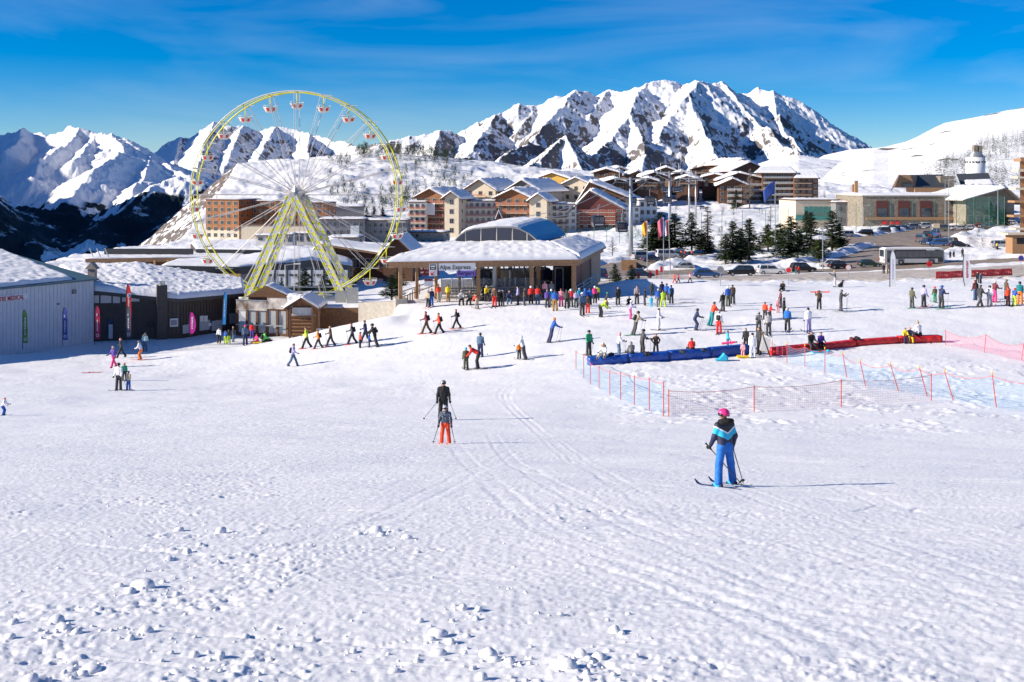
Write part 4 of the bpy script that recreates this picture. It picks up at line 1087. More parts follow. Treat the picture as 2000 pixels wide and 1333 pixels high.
# roof: hipped to the base of the dome
mid=[Q(4.2,5.2,-6.45),Q(12.2,5.2,-6.45)]
b=MB()
E=[Q(-1,-1,EZ),Q(17.7,-1,EZ),Q(17.7,20,EZ),Q(-1,20,EZ)]; I=[Q(3.6,5,-6.5),Q(13.4,5,-6.5),Q(14.4,17,-6.5),Q(3.6,17,-6.5)]
dz=Vector((0,0,.22))
vs=E+I+[p-dz for p in E]+[p-dz for p in I]
fs=[]
for i in range(4):
    j=(i+1)%4; fs+=[(i,j,4+j,4+i),(8+i,8+j,12+j,12+i),(i,j,8+j,8+i),(4+i,4+j,12+j,12+i)]
b.add(vs,fs); roof=b.build('roof',M_['wood'],st)
roofsnow=[]
for i,(nx,ny) in enumerate(((90,24),(60,20),(30,10),(60,20))):
    j=(i+1)%4
    f=[E[i]+Vector((0,0,.0)),E[j]]; k=[I[i],I[j]]
    if i in(0,1,3): o=snowtop('roof_snow',f,k,.42,roof,nx=nx,ny=ny,amp=.10,lam=.55,seed=20+i)
# beam and rafters
b=MB()
for t,th in((-.75,.5),(19.5,.4)):
    A,B_=Q(-.8,t,EZ-.36),Q(17.4,t,EZ-.36); d=(B_-A); b.box((A+B_)/2,(d.length,.28,.5),None,math.atan2(d.y,d.x))
for x in(-.6,17.3):
    A,B_=Q(x,-.75,EZ-.36),Q(x,19.6,EZ-.36); d=(B_-A); b.box((A+B_)/2,(d.length,.26,.46),None,math.atan2(d.y,d.x))
b.build('beam',M_['wood'],st)
for x,t,w in((.2,-.5,.36),(.9,2.5,.3),(2.4,3.8,.3),(2.9,2,.28),(4.2,6,.26),(7.6,-.5,.34),(8.4,5,.32),(12.75,-.4,.36),(12.95,2.2,.36),(16.9,-.4,.4),(14.8,8,.3),(5.5,10,.28),(8.0,13,.3),(11,13,.3),(17,4,.34)):
    z1=EZ-.1; z0=GZ; c=Q(x,t,(z0+z1)/2); MB().box(c,(w,w,z1-z0),None,R(10)).build('post',M_['wood'],st,bevel=.02)
# side wall on the right
def pan(x0,t0,x1,t1,z0,z1,m,name,th=.12):
    A,B_=Q(x0,t0,0),Q(x1,t1,0); d=B_-A
    return MB().box(((A.x+B_.x)/2,(A.y+B_.y)/2,(z0+z1)/2),(d.length,th,z1-z0),None,math.atan2(d.y,d.x)).build(name,m,st)
pan(17.0,4.3,17.0,10.5,GZ,EZ-.5,M_['maroon'],'side_panel'); pan(17.0,0.2,17.0,3.8,GZ,EZ-.5,M_['maroon'],'side_panel')
pan(17.0,10.6,17.0,18.6,GZ,EZ-.3,mat('pale_wood',(.42,.26,.16),.7,noise=.12),'side_panel',.4)
pan(13.8,6,16.6,6,GZ,EZ-.6,M_['dark'],'booth_wall'); pan(14.0,5.9,14.9,5.9,GZ+.1,GZ+2.6,M_['wsign'],'door',.06); pan(14.1,5.84,14.8,5.84,GZ+.2,GZ+2.5,M_['bglass'],'door_pane',.04)
# low rails, bench, steps, snow guard screens
for x0,x1 in((4.4,7.4),(7.8,12.5)):
    b=MB()
    for z in(.25,.55,.85,1.1):
        A,B_=Q(x0,.9,GZ+z),Q(x1,.9,GZ+z); d=B_-A; b.box((A+B_)/2,(d.length,.07,.12),None,math.atan2(d.y,d.x))
    for k in range(5):
        p=Q(x0+(x1-x0)*k/4,.9,GZ+.6); b.box(p,(.08,.1,1.2))
    b.build('railing',mat('weathered_wood',(.26,.23,.20),.8,noise=.2),st)
A,B_=Q(4.6,-.6,GZ+.43),Q(12.0,-.6,GZ+.43); d=B_-A
b=MB().box((A+B_)/2,(d.length,.42,.06),None,math.atan2(d.y,d.x))
for k in range(7): b.box(A.lerp(B_,k/6)-Vector((0,0,.22)),(.1,.34,.4))
b.build('bench',mat('weathered_wood',(.26,.23,.20),.8),st)
b=MB()
for k in range(6): p=Q(.5+.1*k,.8+.45*k,GZ+.1+.16*k); b.box(p,(.1,.1,1.0))
A,B_=Q(.3,0,GZ+.5),Q(1.8,7,GZ+1.0); b.tube(A,B_,.05); A,B_=Q(.3,0,GZ+1.0),Q(1.8,7,GZ+1.5); b.tube(A,B_,.05)
b.build('railing',M_['wood'],st)
b=MB(); A,B_=Q(16.6,-1.6,GZ+.9),Q(18.6,5,GZ+2.0)
for dzz in(0,-.35,-.7): b.tube(A+Vector((0,0,dzz)),B_+Vector((0,0,dzz)),.05,mat=None)
for k in range(5): p=A.lerp(B_,k/4); b.tube(p,(p.x,p.y,GZ-.3),.05)
b.build('railing',M_['steel'],st)
# gate screens of steel and glass
for k in range(9):
    x=3.6+k*1.05; p=Q(x,3.2,GZ+1.05); MB().box(p,(.96,.05,1.5),None,R(10)).build('gate_screen',mat('gate_glass',(.25,.29,.32),.2,.2,alpha=.55),st)
    MB().box(Q(x-.5,3.2,GZ+.95),(.09,.09,1.9)).build('gate_post',M_['steel'],st)
# machinery: bull wheel, drive housing, rail, hanging cabins
b=MB(); c=Q(9.0,11,GZ+3.4)
n=28; r=2.4
for i in range(n):
    a0,a1=2*math.pi*i/n,2*math.pi*(i+1)/n
    b.tube(c+Vector((math.cos(a0)*r,math.sin(a0)*r,0)),c+Vector((math.cos(a1)*r,math.sin(a1)*r,0)),.11,n=6)
    if i%4==0: b.tube(c,c+Vector((math.cos(a0)*r,math.sin(a0)*r,0)),.06,n=6)
b.tube(c-Vector((0,0,.5)),c+Vector((0,0,.8)),.3); b.build('bull_wheel',M_['dark'],st)
MB().box(Q(9.6,12,GZ+2.9),(4.6,5.5,.8)).build('drive_housing',mat('green_housing',(.06,.075,.06),.5,noise=.2),st,bevel=.05)
b=MB()
for z,tt in((GZ+2.75,7.5),(GZ+2.3,8.2)): b.tube(Q(5.5,tt,z),Q(12.6,tt,z),.12)
for x in(6.0,8.9,11.8): b.tube(Q(x,8.5,GZ),Q(x,8.5,GZ+3.4),.16)
b.build('rail_frame',M_['steel'],st); MB().tube(Q(8.55,2.5,GZ),Q(8.55,2.5,EZ-.5),.24,.2,12).build('column',M_['steel'],st)
# reflective clutter: conveyor tyres and pipes
b=MB()
for k in range(14):
    p=Q(5.2+k*.55,9.6,GZ+2.55); b.tube(p-Vector((.08,0,0)),p+Vector((.08,0,0)),.24,n=12)
b.build('tyre_conveyor',M_['black'],st)
b=MB()
for k in range(10):
    p=Q(10.2+k*.24,6.3,0); b.tube((p.x,p.y,EZ-.4),(p.x+.1*(k%2),p.y,EZ-1.5-.2*(k%3)),.04)
b.build('ski_rack',M_['white'],st)
def cabin(label,loc,rz=0,s=1,parent=None,group='lift cabins'):
    t=thing('lift_cabin',label,'lift cabin',loc,rz,group) if not parent else None
    par=t or parent; off=Vector((0,0,0)) if t else Vector(loc)
    dm=mat('cabin_dark',(.02,.022,.03),.25,.2)
    b=MB()
    w,d,h=1.0*s,1.0*s,1.9*s
    prof=[(-w*.86,-h),(w*.86,-h),(w*1.02,-h*.62),(w*1.02,-h*.2),(w*.7,0),(-w*.7,0),(-w*1.02,-h*.2),(-w*1.02,-h*.62)]
    b.prism([(p[0]+off.x,p[1]+off.z) for p in prof],-d+off.y,d+off.y); o=b.build('shell',dm,par)
    MB().bx(-w*.88+off.x,-.04+off.x,-d-.02+off.y,-d-.005+off.y,-h*.62+off.z,-h*.15+off.z).build('window',M_['bglass'],par)
    MB().bx(.04+off.x,w*.88+off.x,-d-.02+off.y,-d-.005+off.y,-h*.62+off.z,-h*.15+off.z).build('window',M_['bglass'],par)
    MB().bx(-w*.7+off.x,w*.7+off.x,-d-.03+off.y,-d-.012+off.y,-h*.86+off.z,-h*.74+off.z).build('name_band',mat('silver_band',(.45,.46,.5),.4),par)
    b=MB(); b.tube(off+Vector((0,0,0)),off+Vector((0,0,1.5*s)),.05*s); b.tube(off+Vector((0,0,1.5*s)),off+Vector((.35*s,0,1.8*s)),.06*s); b.build('hanger',M_['steel'],par)
    return t
for k,(x,tt) in enumerate(((5.9,8.5),(12.0,9.5))):
    p=Q(x,tt,GZ+2.35)
    cabin('dark lift cabin parked inside the station %s'%('on the left' if k==0 else 'on the right'),p,R(10),.9)
# floor of the hall and the dome
dome=MB(); zf=-6.55
prof=[]
W0,W1=3.7,12.6
pr=[(W0,zf),(W0+.35,zf+.55),(W0+.8,zf+1.0),(W0+1.4,zf+1.38),(W0+2.1,zf+1.58),(W0+4.4,zf+1.74),(W1-2.9,zf+1.72),(W1-2.0,zf+1.50),(W1-1.1,zf+1.05),(W1-.5,zf+.55),(W1,zf)]
def ring(t,dzv=0,sc=1): return [Q((x-8.1)*sc+8.1,t,zf+(z-zf)*(1+dzv)) for x,z in pr]
def loft(rings,name,m,th=0,par=st,smooth=True,close=False):
    b=MB(); n=len(rings[0]); vs=[p for r in rings for p in r]; fs=[]
    for j in range(len(rings)-1):
        for i in range(n-1): fs.append((j*n+i,j*n+i+1,(j+1)*n+i+1,(j+1)*n+i))
    if close: fs+=[tuple(range(n))[::-1],tuple(range((len(rings)-1)*n,len(rings)*n))]
    b.add(vs,fs); o=b.build(name,m,par,smooth)
    if th:
        md=o.modifiers.new('t','SOLIDIFY'); md.thickness=th; md.offset=0
    return o
rs=[ring(5.0+17*k/12,.13*math.sin(min(1,k/9)*math.pi/2)) for k in range(13)]
dm=loft(rs,'dome',M_['bluemetal'],.12)
# ribs of the vault
b=MB()
for k in range(1,34):
    t=5.0+17*k/34; rr=[Q((x-8.1)*1.004+8.1,t,zf+(z-zf)*(1+.13*math.sin(min(1,(k/34*12)/9)*math.pi/2))+.07) for x,z in pr]
    b.path(rr[5:],.075,5)
b.build('rib',mat('blue_rib',(.10,.38,.62),.35),dm)
fs_=[Q(W0+.5,5.0,0),Q(W1-2.9,5.0,0)]
f=[Q(x,4.9,z+.05) for x,z in pr[2:8]]; k=[Q(x,20,zf+(z-zf)*1.13+.06) for x,z in pr[2:8]]
snowtop('roof_snow',f,k,.24,dm,nx=40,ny=50,amp=.06,lam=.6,seed=31)
f=[Q(x,4.95,z) for x,z in pr[:3]]; k=[Q(x,20,zf+(z-zf)*1.13) for x,z in pr[:3]]
snowtop('roof_snow',f,k,.22,dm,nx=14,ny=40,amp=.05,lam=.6,seed=33)
b=MB(); r0=[Q((x-8.1)*.985+8.1,5.06,zf+(z-zf)*.97) for x,z in pr]; b.add(r0,[tuple(range(len(r0)))]); b.build('window',M_['bglass'],dm)
b=MB(); r1=[Q(x,4.93,z) for x,z in pr]; b.path(r1,.09,6); b.path([Q(W0,4.93,zf+.05),Q(W1,4.93,zf+.05)],.09,6)
for x in(5.05,6.6,8.2,9.8,11.3):
    zt=np.interp(x,[p[0] for p in pr],[p[1] for p in pr]); b.path([Q(x,4.93,zf),Q(x,4.93,float(zt))],.07,6)
b.path([Q(11.9,4.93,zf),Q(12.35,4.93,zf+.5)],.05,6); b.path([Q(4.4,4.93,zf),Q(3.95,4.93,zf+.5)],.05,6)
b.build('window_frame',mat('pale_frame',(.45,.42,.38),.5),dm)
b=MB(); c=Q(6.5,12,zf+2.3); b.tube(c,c+Vector((.4,0,1.0)),.05); b.tube(c+Vector((.8,0,0)),c+Vector((.4,0,1.0)),.05); b.build('antenna',M_['steel'],dm)
# signs
rzs=math.atan2(EX.y,EX.x)
def sign(x0,x1,z0,z1,t,m,name='sign_board'):
    A,B_=Q(x0,t,0),Q(x1,t,0); d=B_-A
    return MB().box(((A.x+B_.x)/2,(A.y+B_.y)/2,(z0+z1)/2),(d.length,.08,z1-z0),None,math.atan2(d.y,d.x)).build(name,m,st)
def tx(s,size,m,x,t,z,par): return text_obj(s,size,m,par,Q(x,t,z),(R(90),0,rzs))
s1=sign(3.95,7.45,-8.64,-7.96,-.98,M_['wsign']); tx('Alpe Express',.56,M_['dark'],4.05,-1.04,-8.52,s1)
s2=sign(5.65,7.45,-9.2,-8.67,-.98,M_['purple']); tx('Bergers',.52,mat('dark_violet',(.015,.005,.07),.5),5.75,-1.04,-9.08,s2)
s3=sign(3.05,3.8,-9.15,-7.98,-.98,M_['wsign'])
A=MB(); 
def onp(x,z,w,h,m,par,t=-1.05,name='pictogram'):
    A_,B_=Q(x-w/2,t,0),Q(x+w/2,t,0); return MB().box(((A_.x+B_.x)/2,(A_.y+B_.y)/2,z),(w,.03,h),None,rzs).build(name,m,par)
onp(3.42,-8.30,.56,.5,M_['dark'],s3); onp(3.42,-8.22,.4,.14,M_['wsign'],s3,-1.075); onp(3.34,-8.42,.1,.1,M_['wsign'],s3,-1.075); onp(3.5,-8.42,.1,.1,M_['wsign'],s3,-1.075)
b=MB(); b.path([Q(3.62,-1.06,-8.72),Q(3.25,-1.06,-9.05)],.035,6); b.path([Q(3.25,-1.06,-8.78),Q(3.25,-1.06,-9.05),Q(3.52,-1.06,-9.05)],.035,6); b.build('arrow',mat('sign_red',(.45,.01,.02),.5),s3)
s4=sign(1.35,3.2,-9.3,-8.25,2.0,M_['rsign']); tx('Alpe Expre',.34,M_['wsign'],1.75,1.94,-8.72,s4); onp(1.5,-8.6,.2,.24,M_['wsign'],s4,1.93); onp(1.55,-9.02,.3,.16,M_['wsign'],s4,1.93); onp(2.4,-9.0,1.0,.1,mat('faded_pink',(.5,.25,.25),.6),s4,1.93,'caption')
s5=sign(2.5,3.3,GZ+1.5,GZ+2.2,-.6,M_['wsign']); onp(2.9,GZ+2.08,.8,.2,M_['rsign'],s5,-.66,'header')
MB().tube(Q(2.9,-.55,GZ),Q(2.9,-.55,GZ+1.6),.04).build('sign_post',M_['steel'],s5)
# dark backdrop wall of the hall and concrete plinth
pan(3.8,15.5,12.9,15.5,GZ,GZ+1.6,M_['conc'],'back_wall',.3); pan(12.9,15.5,16.8,15.5,GZ,EZ-.4,M_['dark'],'back_wall',.3)
b=MB(); A,B_=Q(-.3,-.9,GZ-.2),Q(.7,-.9,GZ-.2); b.box((A+B_)/2+Vector((0,1.2,0)),(1.1,2.8,1.1),None,rzs); b.build('plinth',M_['conc'],st)
# ================================================================ ferris wheel
C0=P(580,381,150)
fw=thing('ferris_wheel','yellow and white ferris wheel with red and white open gondolas standing behind the chalet','ferris wheel',(C0.x,C0.y,-15.9))
dzw=C0.z+15.9; Rw=13.75; HS=1.25; SH=.16
yl=M_['yel']; wt=mat('wheel_white',(.62,.62,.58),.4)
def wp(a,r,s): return Vector((math.sin(a)*r+SH*s,HS*s,dzw+math.cos(a)*r))
NG=24
for s,mm,rr in((-1,wt,.085),(1,yl,.10)):
    b=MB(); n=96; pts=[wp(2*math.pi*i/n,Rw,s) for i in range(n+1)]; b.path(pts,rr,6,mm)
    if s==-1:
        pts=[wp(2*math.pi*i/n,Rw-.22,s) for i in range(n+1)]; b.path(pts,.07,6,yl)
    b.build('rim',None,fw)
for i in range(NG):
    a=2*math.pi*i/NG
    for s in(-1,1):
        b=MB(); b.tube(wp(a,.7,s*.9),wp(a,Rw,s),.042,n=6); b.tube(wp(a+.02,.7,s*.5),wp(a+.006,Rw,s*.6),.022,n=5); b.build('spoke',mat('spoke_grey',(.50,.47,.46),.45,.2),fw)
    t1=wp(a,Rw,-1.2); t2=wp(a,Rw,1.2)
    MB().tube(t1,t2,.07,n=6,mat=None).build('axle',wt,fw)
    c=wp(a,Rw,0)
    g=bpy.data.objects.new('gondola',None); COL.objects.link(g); g.parent=fw; g.location=c; g.empty_display_size=.3; g.scale=(1.15,1.15,1.08)
    if i==0: GON=g
    b=MB(); b.tube((0,0,0),(0,0,-1.55),.06,n=6); b.build('hanger',yl,g)
    b=MB(); b.tube((-1.0,0,-.05),(1.0,0,-.05),.045,n=6); b.tube((0,-.6,-.05),(0,.6,-.05),.045,n=6); b.build('crossbar',wt,g)
    b=MB()
    for k in range(12):
        a0,a1=2*math.pi*k/12,2*math.pi*(k+1)/12
        def q(a,r,z): return (math.cos(a)*r,math.sin(a)*r*.85,z)
        m2=mat('gondola_red',(.55,.03,.03),.4) if (k%2==0) else wt
        b.add([q(a0,.78,-1.62),q(a1,.78,-1.62),q(a1,.60,-2.0),q(a0,.60,-2.0)],[(0,1,2,3)],m2)
        b.add([q(a0,.83,-1.50),q(a1,.83,-1.50),q(a1,.80,-1.62),q(a0,.80,-1.62)],[(0,1,2,3)],wt)
        b.add([q(a0,.60,-2.0),q(a1,.60,-2.0),q(a1,.38,-2.18),q(a0,.38,-2.18)],[(0,1,2,3)],wt)
        b.add([q(a0,.38,-2.18),q(a1,.38,-2.18),(0,0,-2.18)],[(0,1,2)],wt)
    for k in range(6):
        a0=2*math.pi*k/6; b.tube(q(a0,.8,-1.56),q(a0,.81,-1.3),.02,n=5,mat=wt)
    for k in range(12): b.tube(q(2*math.pi*k/12,.81,-1.3),q(2*math.pi*(k+1)/12,.81,-1.3),.02,n=4,mat=wt)
    b.build('tub',None,g)
b=MB()
for s in(-1,1):
    n=10; vs=[]
    for k in range(n):
        a=2*math.pi*k/n; r=1.35 if k%2==0 else .75; vs.append(Vector((math.sin(a)*r,HS*s*1.05,dzw+math.cos(a)*r)))
    vs.append(Vector((0,HS*s*1.35,dzw))); b.add(vs,[(k,(k+1)%n,n) for k in range(n)])
b.tube((0,-3.6,dzw),(0,3.6,dzw),.4,n=14); b.build('hub',mat('spoke_grey',(.5,.47,.46)),fw)
for s in(-1,1):
    for x in(-1,1):
        top=Vector((x*.3,s*3.3,dzw-.2)); foot=Vector((x*6.6+.35,s*3.6,-.1)); d=foot-top; L=d.length
        b=MB(); nseg=26; d.normalize(); u=Vector((d.z,0,-d.x)).normalized(); v=Vector((0,1,0)); wd=.36
        for k in range(nseg):
            a_=top+d*L*k/nseg; b_=top+d*L*(k+1)/nseg
            for (cu,cv,ph) in((-1,-1,0),(1,-1,1),(1,1,0),(-1,1,1)):
                b.tube(a_+u*wd*cu+v*wd*cv,b_+u*wd*cu+v*wd*cv,.085,n=4,mat=yl if (k+ph)%2 else wt)
            sg=1 if k%2 else -1
            b.tube(a_+u*wd*sg-v*wd,b_-u*wd*sg-v*wd,.05,n=4,mat=wt); b.tube(a_+u*wd*sg+v*wd,b_-u*wd*sg+v*wd,.05,n=4,mat=wt)
            # painted cladding panels
            c_=(a_+b_)/2
            for cu in(-.52,.52):
                q1,q2,q3,q4=a_+u*wd*(cu-.40)-v*(wd+.02),a_+u*wd*(cu+.40)-v*(wd+.02),b_+u*wd*(cu+.40)-v*(wd+.02),b_+u*wd*(cu-.40)-v*(wd+.02)
                b.quad(q1,q2,q3,q4,yl if (k//1+(cu>0))%2 else mat('panel_grey',(.50,.54,.58),.4))
        b.build('leg',None,fw)
b=MB()
for s in(-1,1): b.tube((-5.6,s*3.5,1.2),(5.8,s*3.5,1.2),.12,n=6)
b.bx(-7.2,7.6,-4.2,4.2,-.4,.15); b.build('base',M_['steel'],fw)
# riders
RID=[(-2,-.3,'person in the uppermost of the occupied wheel gondolas, seated on the left'),(-2,.3,'person in the uppermost of the occupied wheel gondolas, seated on the right'),(-3,-.3,'person alone in the middle of the three occupied wheel gondolas'),(-4,-.3,'person on the left in the lowest of the occupied wheel gondolas'),(-4,.3,'person on the right in the lowest of the occupied wheel gondolas')]
for gi,dx,ds in RID:
    p=Vector(fw.location)+wp(2*math.pi*gi/NG,Rw,0); person(0,0,26,'ground',180,random.choice(['black','maroon','charcoal']),'black','hair','brown','','',at=(p.x+dx,p.y+.1,p.z-2.15),sc=.62,desc=ds)
# ================================================================ medical building
ma=Vector((-52.5,88.5,0)); mb_=Vector((-40.9,110,0)); dr=(mb_-ma).normalized(); pn=Vector((-dr.y,dr.x,0))
me_=thing('medical_building','white sheet metal building with snowy roof and red medical sign at left picture edge','building',(0,0,0))
zt=-9.75; zr=-7.6; DP=13.5
z3=lambda v,z:Vector((v.x,v.y,z))
solid('wall',[z3(ma,zt),z3(mb_,zt)],[z3(ma+pn*DP,zr),z3(mb_+pn*DP,zr)],-16.5,M_['wsheet'],me_)
b=MB(); L=(mb_-ma).length; n=int(L/.42)
for i in range(n+1):
    p=ma+dr*(L*i/n)-pn*.02; b.box((p.x,p.y,(-16+zt)/2),(.09,.06,-zt-0+16+0),None,math.atan2(dr.y,dr.x)) if False else b.box((p.x,p.y,(zt-16)/2),(.07,.03,zt+16),None,math.atan2(dr.y,dr.x))
b.build('cladding_ribs',M_['wsheet'],me_)
e0,e1=z3(ma-pn*.35-dr*.5,zt+.02),z3(mb_-pn*.35+dr*.4,zt+.02); r0,r1=z3(ma+pn*DP-dr*.5,zr+.12),z3(mb_+pn*DP+dr*.4,zr+.12)
rf=slabroof('roof',[e0,e1],[r0,r1],.16,mat('teal_roof_sheet',(.06,.12,.15),.5),me_)
snowtop('roof_snow',[e0.lerp(e1,0),e0.lerp(e1,.90)+pn*.5],[r0,r1-dr*.2],.36,rf,nx=110,ny=70,amp=.12,lam=.5)
off=-pn*.10
def onfac(a,d,dist,z): v=a+d*dist+off; return Vector((v.x,v.y,z))
# sign
rzm=math.atan2(dr.y,dr.x)
tpos=hit  # keep names short
def fac_x(px,a,d):
    # distance along facade line a+d*s seen at picture column px
    k=(px-1000)/F; return (k*a.y-a.x)/(d.x-k*d.y)
s0=fac_x(-22,ma,dr); s1_=fac_x(52,ma,dr)
c=onfac(ma,dr,(s0+s1_)/2,-10.75)
sg=MB().box(c,(s1_-s0,.06,.55),None,rzm).build('sign_board',mat('pale_sign',(.60,.64,.70),.5),me_)
tm=text_obj('CENTRE MEDICAL',.60,mat('sign_red',(.45,.01,.02)),sg,(0,0,0),(R(90),0,rzm))
tw=max(v.co.x for v in tm.data.vertices); want=(fac_x(45,ma,dr)-fac_x(13,ma,dr))/.50
tm.scale=(want/tw,1,1); tm.location=onfac(ma,dr,fac_x(45,ma,dr)-want,-10.97)-pn*.06
for px,py in((143,570),(112,594)):
    s_=fac_x(px,ma,dr); v=ma+dr*s_; z=-(py-350)/F*v.y; MB().box((v.x-pn.x*.15,v.y-pn.y*.15,z),(.34 if py<580 else .14,.25,.4 if py<580 else .14),None,rzm).build('wall_lamp' if py<580 else 'vent',M_['grey'],me_)
# ================================================================ brown hall
bh=thing('ski_school_hall','dark brown ribbed metal hall with thick snow on its roof and a square chimney','building',(0,0,0))
fp=[(172,110.4,-10.85),(310,111.6,-11.7),(350,112.5,-11.95),(466,119,-12.05)]
fr=[Vector(((px-1000)/F*D,D,z)) for px,D,z in fp]
bp_=[(110,124,-10.0),(262,127,-9.95),(352,129,-10.9),(466,132,-12.2)]
bkk=[Vector(((px-1000)/F*D,D,z)) for px,D,z in bp_]
solid('wall',fr,bkk,-16.6,M_['brown'],bh)
b=MB()
for p0,p1 in zip(fr,fr[1:]):
    d=p1-p0; d2=Vector((d.x,d.y,0)); L=d2.length; d2.normalize(); n=int(L/.36); pn2=Vector((d2.y,-d2.x,0))
    for i in range(n):
        p=p0+d*(i+.5)/n+pn2*.03; b.box((p.x,p.y,(p.z-16.3)/2),(.13,.06,p.z+16.3),None,math.atan2(d2.y,d2.x))
b.build('cladding_ribs',M_['brown'],bh)
ov=[p+Vector((.2,-.45,.02)) for p in fr]; ov[0]+=Vector((-.3,0,0)); ov[-1]+=Vector((.5,0,0)); bo=[p+Vector((0,.3,.15)) for p in bkk]; bo[-1]+=Vector((.5,0,0))
rf=slabroof('roof',ov,bo,.35,M_['dark'],bh)
o2=[p+Vector((0,.05,0)) for p in ov]; o2[0]=o2[0].lerp(o2[1],.12)
snowtop('roof_snow',o2,bo,.55,rf,nx=150,ny=60,amp=.14,lam=.5,seed=8)
cx=Vector(((316-1000)/F*111.4,111.4,0))
b=MB().box((cx.x,cx.y,-13.6),(1.0,1.0,6.2),None,R(20)); ch=b.build('chimney',M_['brown'],bh,bevel=.02)
MB().tube((cx.x,cx.y,-10.5),(cx.x,cx.y,-10.1),.3,.34,10).build('flue',M_['steel'],ch)
c2=Vector(((176-1000)/F*112,112.6,0)); b=MB().box((c2.x,c2.y,-9.6),(.7,.7,1.2)); b.prism([(c2.x-.6,-9.0),(c2.x+.6,-9.0),(c2.x,-8.3)],c2.y-.5,c2.y+.5); b.build('chimney',mat('weathered_wood',(.26,.23,.2)),bh)
def onhall(px0,px1,py0,py1,seg,m,name,push=.14,par=bh):
    a=fr[seg]; d=(fr[seg+1]-fr[seg]); d=Vector((d.x,d.y,0)).normalized(); pnn=Vector((d.y,-d.x,0))
    s0,s1=fac_x(px0,a,d),fac_x(px1,a,d); A=a+d*s0; B=a+d*s1; Dm=(A.y+B.y)/2
    z0,z1=-(py1-350)/F*Dm,-(py0-350)/F*Dm
    return MB().box(((A.x+B.x)/2+pnn.x*push,(A.y+B.y)/2+pnn.y*push,(z0+z1)/2),((B-A).length,.08,z1-z0),None,math.atan2(d.y,d.x)).build(name,m,par)
pg=mat('pale_glass',(.42,.44,.46),.2)
for a,c in((180,194),(197,218),(221,235),(239,273)): onhall(a,c,577,592 if a<230 else 589,0,pg,'window')
w=onhall(211,222,624,661,0,M_['bglass'],'door'); onhall(213,221,634,661,0,pg,'door_leaf',.2)
onhall(331,347,622,638,1,M_['wsign'],'notice_board',.2); onhall(333,345,625,635,1,mat('grey_print',(.3,.3,.33),.6),'notice',.25)
onhall(288,302,628,640,0,M_['black'],'window'); onhall(355,372,634,651,2,pg,'window'); 
for a in(388,412): onhall(a,a+20,626,645,2,pg,'window')
for a in(388,396): onhall(a,a+6.5,617,628,2,M_['wsign'],'notice',.2)
onhall(404,409,631,637,2,M_['wsign'],'notice',.25); onhall(446,460,612,632,2,M_['grey'],'shutter')
# ================================================================ terrace with glass, chalet
def Wp(px,py,D): return P(px,py,D)
tr_=thing('glass_terrace','glazed terrace with dark timber posts and two large picture boards on top','terrace',(0,0,0))
D0,D1=114.5,113.0
A=Wp(464,640,D0);B=Wp(562,640,D1); d=(B-A); d.z=0; L=d.length; rzt=math.atan2(d.y,d.x); dn=d.normalized(); zb=-15.9
def tb(s0,s1,z0,z1,m,name,push=0,th=.1,par=tr_):
    c=A+dn*((s0+s1)/2); return MB().box((c.x+dn.y*push,c.y-dn.x*push,(z0+z1)/2),(s1-s0,th,z1-z0),None,rzt).build(name,m,par)
zz=lambda py:-(py-350)/F*113.7
gl=mat('terrace_glass',(.55,.6,.62),.08,.0,.8,alpha=.42)
n=5
for i in range(n):
    tb(L*i/n+.08,L*(i+1)/n-.08,zb+.35,zz(607),gl,'pane',0,.04)
for i in range(n+1): tb(L*i/n-.12,L*i/n+.12,zb,zz(604),M_['dwood'],'post',.05,.2)
tb(0,L,zb,zb+.35,M_['dwood'],'sill',.05,.16); tb(0,L,zz(636),zz(634),M_['steel'],'handrail',.4,.06)
pic=bpy.data.materials.new('picture_board'); pic.use_nodes=True; nt=pic.node_tree; bb=nt.nodes['Principled BSDF']; tc=N(nt,'ShaderNodeTexCoord'); nn=N(nt,'ShaderNodeTexNoise'); nn.inputs['Scale'].default_value=.9; nn.inputs['Detail'].default_value=4
nt.links.new(tc.outputs['Object'],nn.inputs['Vector']); rr=N(nt,'ShaderNodeValToRGB'); nt.links.new(nn.outputs['Fac'],rr.inputs[0]); el=rr.color_ramp.elements; el[0].position=.35; el[0].color=(.10,.05,.03,1); el[1].position=.62; el[1].color=(.55,.50,.45,1); q=el.new(.48); q.color=(.30,.28,.27,1)
nt.links.new(rr.outputs[0],bb.inputs['Base Color'])
s_=lambda px:(px-464)/98*L
t1=tb(s_(463),s_(523),zz(607),zz(588),pic,'picture_board',.15,.06); tb(s_(523.6),s_(562),zz(603),zz(581),pic,'picture_board',.15,.06)
tb(s_(462.5),s_(523),zz(587.9),zz(586.6),M_['steel'],'frame',.2,.1); tb(s_(523.2),s_(562.5),zz(580.8),zz(579.4),M_['dwood'],'frame',.2,.1)
# roofs behind the boards
hb=thing('kiosk','small wooden kiosk with snowy gable roof behind the picture boards','kiosk',(0,0,0))
c=Wp(520,575,117)
b=MB(); b.prism([(c.x-2.2,c.z-.3),(c.x,c.z+.9),(c.x+2.4,c.z-.3)],c.y,c.y+3); b.bx(c.x-1.9,c.x+2.1,c.y+.2,c.y+2.8,-15.9,c.z-.3); b.build('walls',M_['lwood'],hb)
snowtop('roof_snow',[(c.x,c.y-.2,c.z+.95),(c.x,c.y+3.2,c.z+.95)],[(c.x+2.7,c.y-.2,c.z-.3),(c.x+2.7,c.y+3.2,c.z-.3)],.15,hb,nx=20,ny=20,amp=.03)
